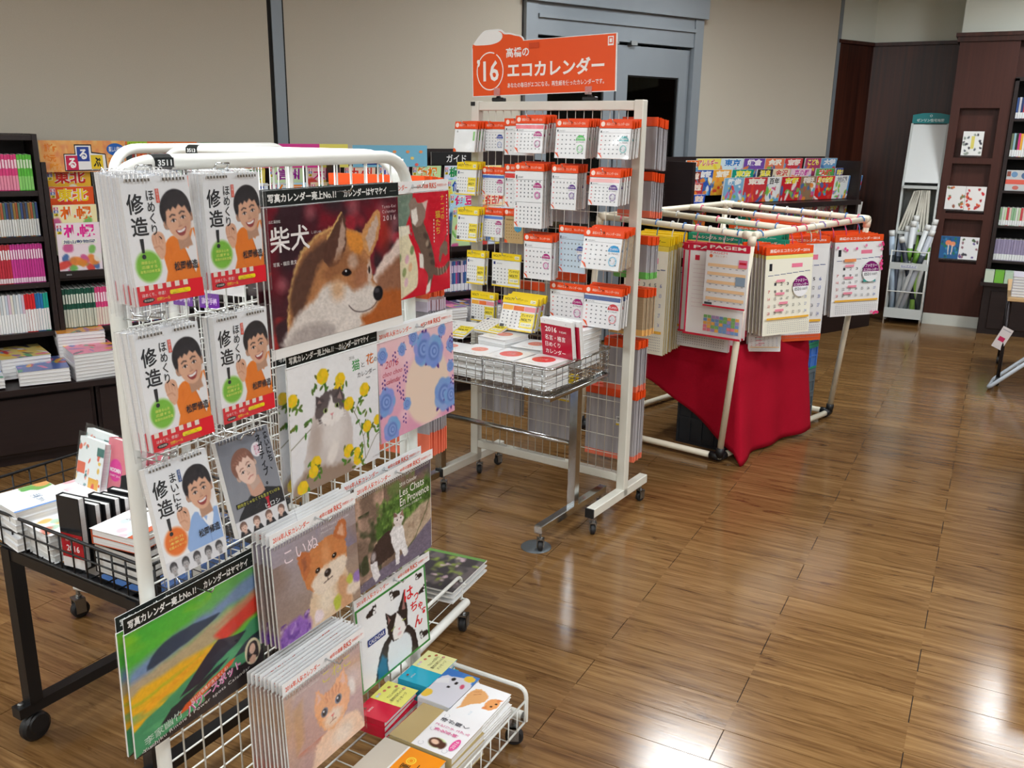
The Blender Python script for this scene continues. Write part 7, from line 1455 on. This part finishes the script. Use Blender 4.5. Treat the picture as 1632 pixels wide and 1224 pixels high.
# postcards on the pillar
def flora(seed, bg, pal, n=26, blue=False):
    rr = random.Random(seed); A = Art(36, 40, bg); A.fur(.05, 14)
    for _ in range(n):
        x, y = rr.uniform(.06, .94), rr.uniform(.06, .94)
        if .36 < x < .64 and .2 < y < .75: continue
        A.ell(x, y, .07, .05, rr.choice(pal), rr.uniform(0, 180), .3)
    A.fur(0); return A
cards = [(-.36, -.20, 1.495, 1.695, flora(1, (238, 240, 238), [(90, 100, 110), (150, 160, 150), (60, 60, 70)], 20), (226, 214, 110), 'white picture book with a yellow title strip in the top niche'), (-.43, -.278, 1.035, 1.235, flora(2, (238, 238, 236), [(206, 60, 50), (214, 120, 60), (150, 90, 70), (120, 130, 90)]), None, 'picture book of brown autumn leaves in the middle niche'), (-.276, -.118, 1.03, 1.235, flora(3, (240, 238, 236), [(206, 40, 50), (226, 90, 50), (180, 50, 60)]), None, 'picture book of red leaves in the middle niche'), (-.42, -.268, .605, .80, flora(4, (40, 96, 150), [(40, 120, 90), (60, 140, 180), (30, 80, 110)]), None, 'blue and green mushroom book in the bottom niche'), (-.266, -.115, .605, .80, flora(5, (238, 238, 240), [(110, 90, 150), (150, 110, 120), (80, 100, 70), (60, 60, 70)]), None, 'white book of violet flowers in the bottom niche')]
for (xa, xb, z0, z1, A, ts, lab) in cards:
    w_, h_ = xb - xa, z1 - z0; P = Print(w_, h_)
    if 'mushroom' in lab: A.ell(.42, .30, .16, .12, (236, 140, 100)); A.ell(.66, .34, .14, .11, (236, 150, 110)); A.line([(.44, .4), (.46, .8)], .05, (230, 220, 210)); A.line([(.66, .4), (.62, .8)], .05, (230, 220, 210))
    P.raster(A)
    if ts: P.rect(.42, .2, .58, .72, ts)
    t = thing('picture_book', lab, 'book', (xa, 8.94, z0), (R(-3), 0, 0)); link('page_block', MB().box(0, w_, 0, .012, 0, h_).mesh('page_block'), PAGEW, t); link('cover_print', P.mesh('cover'), PRINT, t, (0, -.0004, h_))
    link('ledge', MB().box(-.002, w_ + .002, -.014, .03, -.012, 0).mesh('ledge'), BAG, t)
# bookshelf right of the pillar
bs = thing('bookcase', 'tall dark bookcase right of the niched pillar', 'bookcase', (-.025, 8.72, 0))
link('side_panel', MB().box(0, .03, .20, .66, .45, 2.12).mesh('side_panel'), DARKWOOD, bs); link('side_panel', MB().box(1.4, 1.43, .20, .66, .45, 2.12).mesh('side_panel'), DARKWOOD, bs)
link('back_panel', MB().box(.03, 1.4, .62, .66, 0, 2.12).mesh('back_panel'), mat('black_back', (16, 14, 15), .6), bs); link('top', MB().box(0, 1.43, .20, .66, 2.10, 2.13).mesh('top'), DARKWOOD, bs)
for z in (1.80, 1.49, 1.21, .915, .615): link('shelf', MB().box(.03, 1.4, .22, .62, z - .02, z).mesh('shelf'), DARKWOOD, bs)
link('counter', MB().box(-.03, 1.45, -.02, .64, .42, .45).mesh('counter'), DARKWOOD, bs); link('base', MB().box(0, 1.43, .02, .62, 0, .42).mesh('base'), DARKWOOD, bs); link('door', MB().bbox(.06, .66, .005, .02, .05, .38, .004).mesh('door'), DARKWOOD, bs)
S_ = Fr(-.025, 8.72, 90)
mixp = lambda L: [(6, L, W_, .3, None, 'mixed')] * 8
for (z, h, cols, lab) in ((1.80, .17, [(60, 90, 150), (200, 200, 205), (40, 60, 110), (206, 60, 80), (120, 150, 190)], 'book in the top row of the right-hand bookcase'), (1.49, .19, [(120, 130, 100), (150, 190, 200), (40, 50, 40), (214, 60, 130), (236, 170, 60), (226, 226, 226)], 'book in the second row of the right-hand bookcase'), (.915, .15, [(150, 190, 150), (220, 224, 214), (190, 210, 170), (206, 70, 80), (226, 200, 190)], 'book in the fourth row of the right-hand bookcase'), (.615, .18, [(150, 140, 170), (160, 150, 180)], 'grey-violet book in the lowest row of the right-hand bookcase')):
    spine_row(S_, .035, .5, -.26, z, h, .017 if z != .615 else .02, .13, mixp(cols), lab, lab + 's', 'book')
for k in range(2):
    P = Print(.2, .17); P.rect(0, 0, 1, 1, (206, 210, 212)); P.rect(0, .45, 1, .68, (236, 110, 96)); P.ell(.3, .2, .12, .14, (120, 160, 200)); P.ell(.7, .25, .14, .16, (90, 120, 160)); P.ell(.4, .85, .12, .1, (214, 120, 110)); P.rect(.02, .05, .16, .3, (150, 90, 80))
    magazine(S_, .04 + .21 * k, -.24, 1.211, -5, P.mesh('cover'), ('picture book with coral band facing out in the right-hand bookcase', 'second coral-banded picture book facing out at the photo edge')[k], 'coral-banded books', .2, .17, .012, 'picture_book')
for k in range(3): o = link('slip_case', MB().box(0, .07, 0, .11, 0, .10).mesh('slip_case'), mat(('pale_green', 'leaf_green', 'mint')[k], ((206, 220, 200), (120, 190, 70), (190, 216, 190))[k], .3), None, (-.03 + .075 * k, 8.72, .4505)); tag(o, ('pale green boxed set at the counter end', 'bright green boxed set on the right-hand counter', 'mint boxed set on the right-hand counter')[k], 'box')
# table at the right edge
tb2 = thing('folding_table', 'wood-topped table on dark legs at the right edge', 'table', (.13, 6.75, 0))
link('top', MB().bbox(0, .9, 0, .95, .60, .625, .003).mesh('top'), mottled('birch_top', (196, 160, 112), (206, 172, 126), (2, 30, 2), .45), tb2)
DK = mat('dark_steel', (58, 54, 56), .35, .7)
for (x, y) in ((.02, .10), (.02, .80), (.85, .10), (.85, .80)): link('leg', MB().tube([(x, y, .06), (x, y, .60)], .012, 10).mesh('leg', True), DK, tb2); c = link('caster', smooth_by_angle(MB().lathe([(.008, -.014), (.03, -.012), (.034, 0), (.03, .012), (.008, .014)], 16, 'x', (x, y, .034)).mesh('caster')), BLACKPLASTIC, tb2)
st = thing('folding_stand', 'white bent-tube folding stand leaning beside the wood-topped table', 'stand', (.10, 6.66, 0))
link('tube_frame', MB().tube(round_path([(.60, .02, .62), (.0, .02, .02), (.03, .30, .02), (.63, .30, .62)], .03, 5), .013, 10).mesh('tube_frame', True), mat('pale_tube', (196, 206, 216), .35), st); link('brace', MB().rod((.14, .02, .15), (.17, .30, .15), .007, 8).mesh('brace', True), mat('pale_tube'), st); link('brace', MB().rod((.26, .02, .27), (.29, .30, .27), .007, 8).mesh('brace', True), mat('pale_tube'), st)
for k in range(7):
    t = thing('picture_book', ('shiny bagged book on top of the pile at the right edge' if k == 6 else 'book in the pile on the wood-topped table'), 'book', (.15, 6.80, .627 + .019 * k), 0, 'books on the wood-topped table'); link('page_block', MB().box(0, .24, 0, .3, 0, .017).mesh('page_block'), PAGEW, t)
    link('cover', MB().box(-.002, .242, -.002, .302, 0, .0015, (214, 214, 220)).box(-.002, .242, -.002, .302, .0165, .018, (206, 200, 214)).mesh('cover', False, True), GLOSSP, t)
P = Print(.07, .16); P.rect(0, 0, 1, 1, (232, 226, 226)); P.rect(.2, .45, .75, .65, (206, 50, 100)); P.rect(.1, .1, .9, .14, (180, 180, 190)); pt = link('price_tag', P.mesh('price_tag'), PRINT, None, (.135, 6.83, .42), (R(6), R(22), R(-10))); tag(pt, 'white tag with a pink block hanging by the table leg', 'tag')
# unseen dark cabinet, added past the right edge to darken the floor
dc = thing('added_dark_cabinet', 'unseen low dark cabinet added past the right edge to darken the aisle floor', 'cabinet', (.325, 3.98, 0))
link('body', MB().bbox(0, .7, 0, 1.2, .04, .80, .004).mesh('body'), DARKWOOD, dc); link('plinth', MB().box(.02, .68, .02, 1.18, 0, .04).mesh('plinth'), BLACKPLASTIC, dc); link('top', MB().bbox(-.01, .71, -.01, 1.21, .80, .83, .004).mesh('top'), DARKWOOD, dc)
for k in range(2): link('door', MB().bbox(-.012, 0, .02 + .59 * k, .58 + .59 * k, .08, .78, .003).mesh('door'), DARKWOOD, dc)
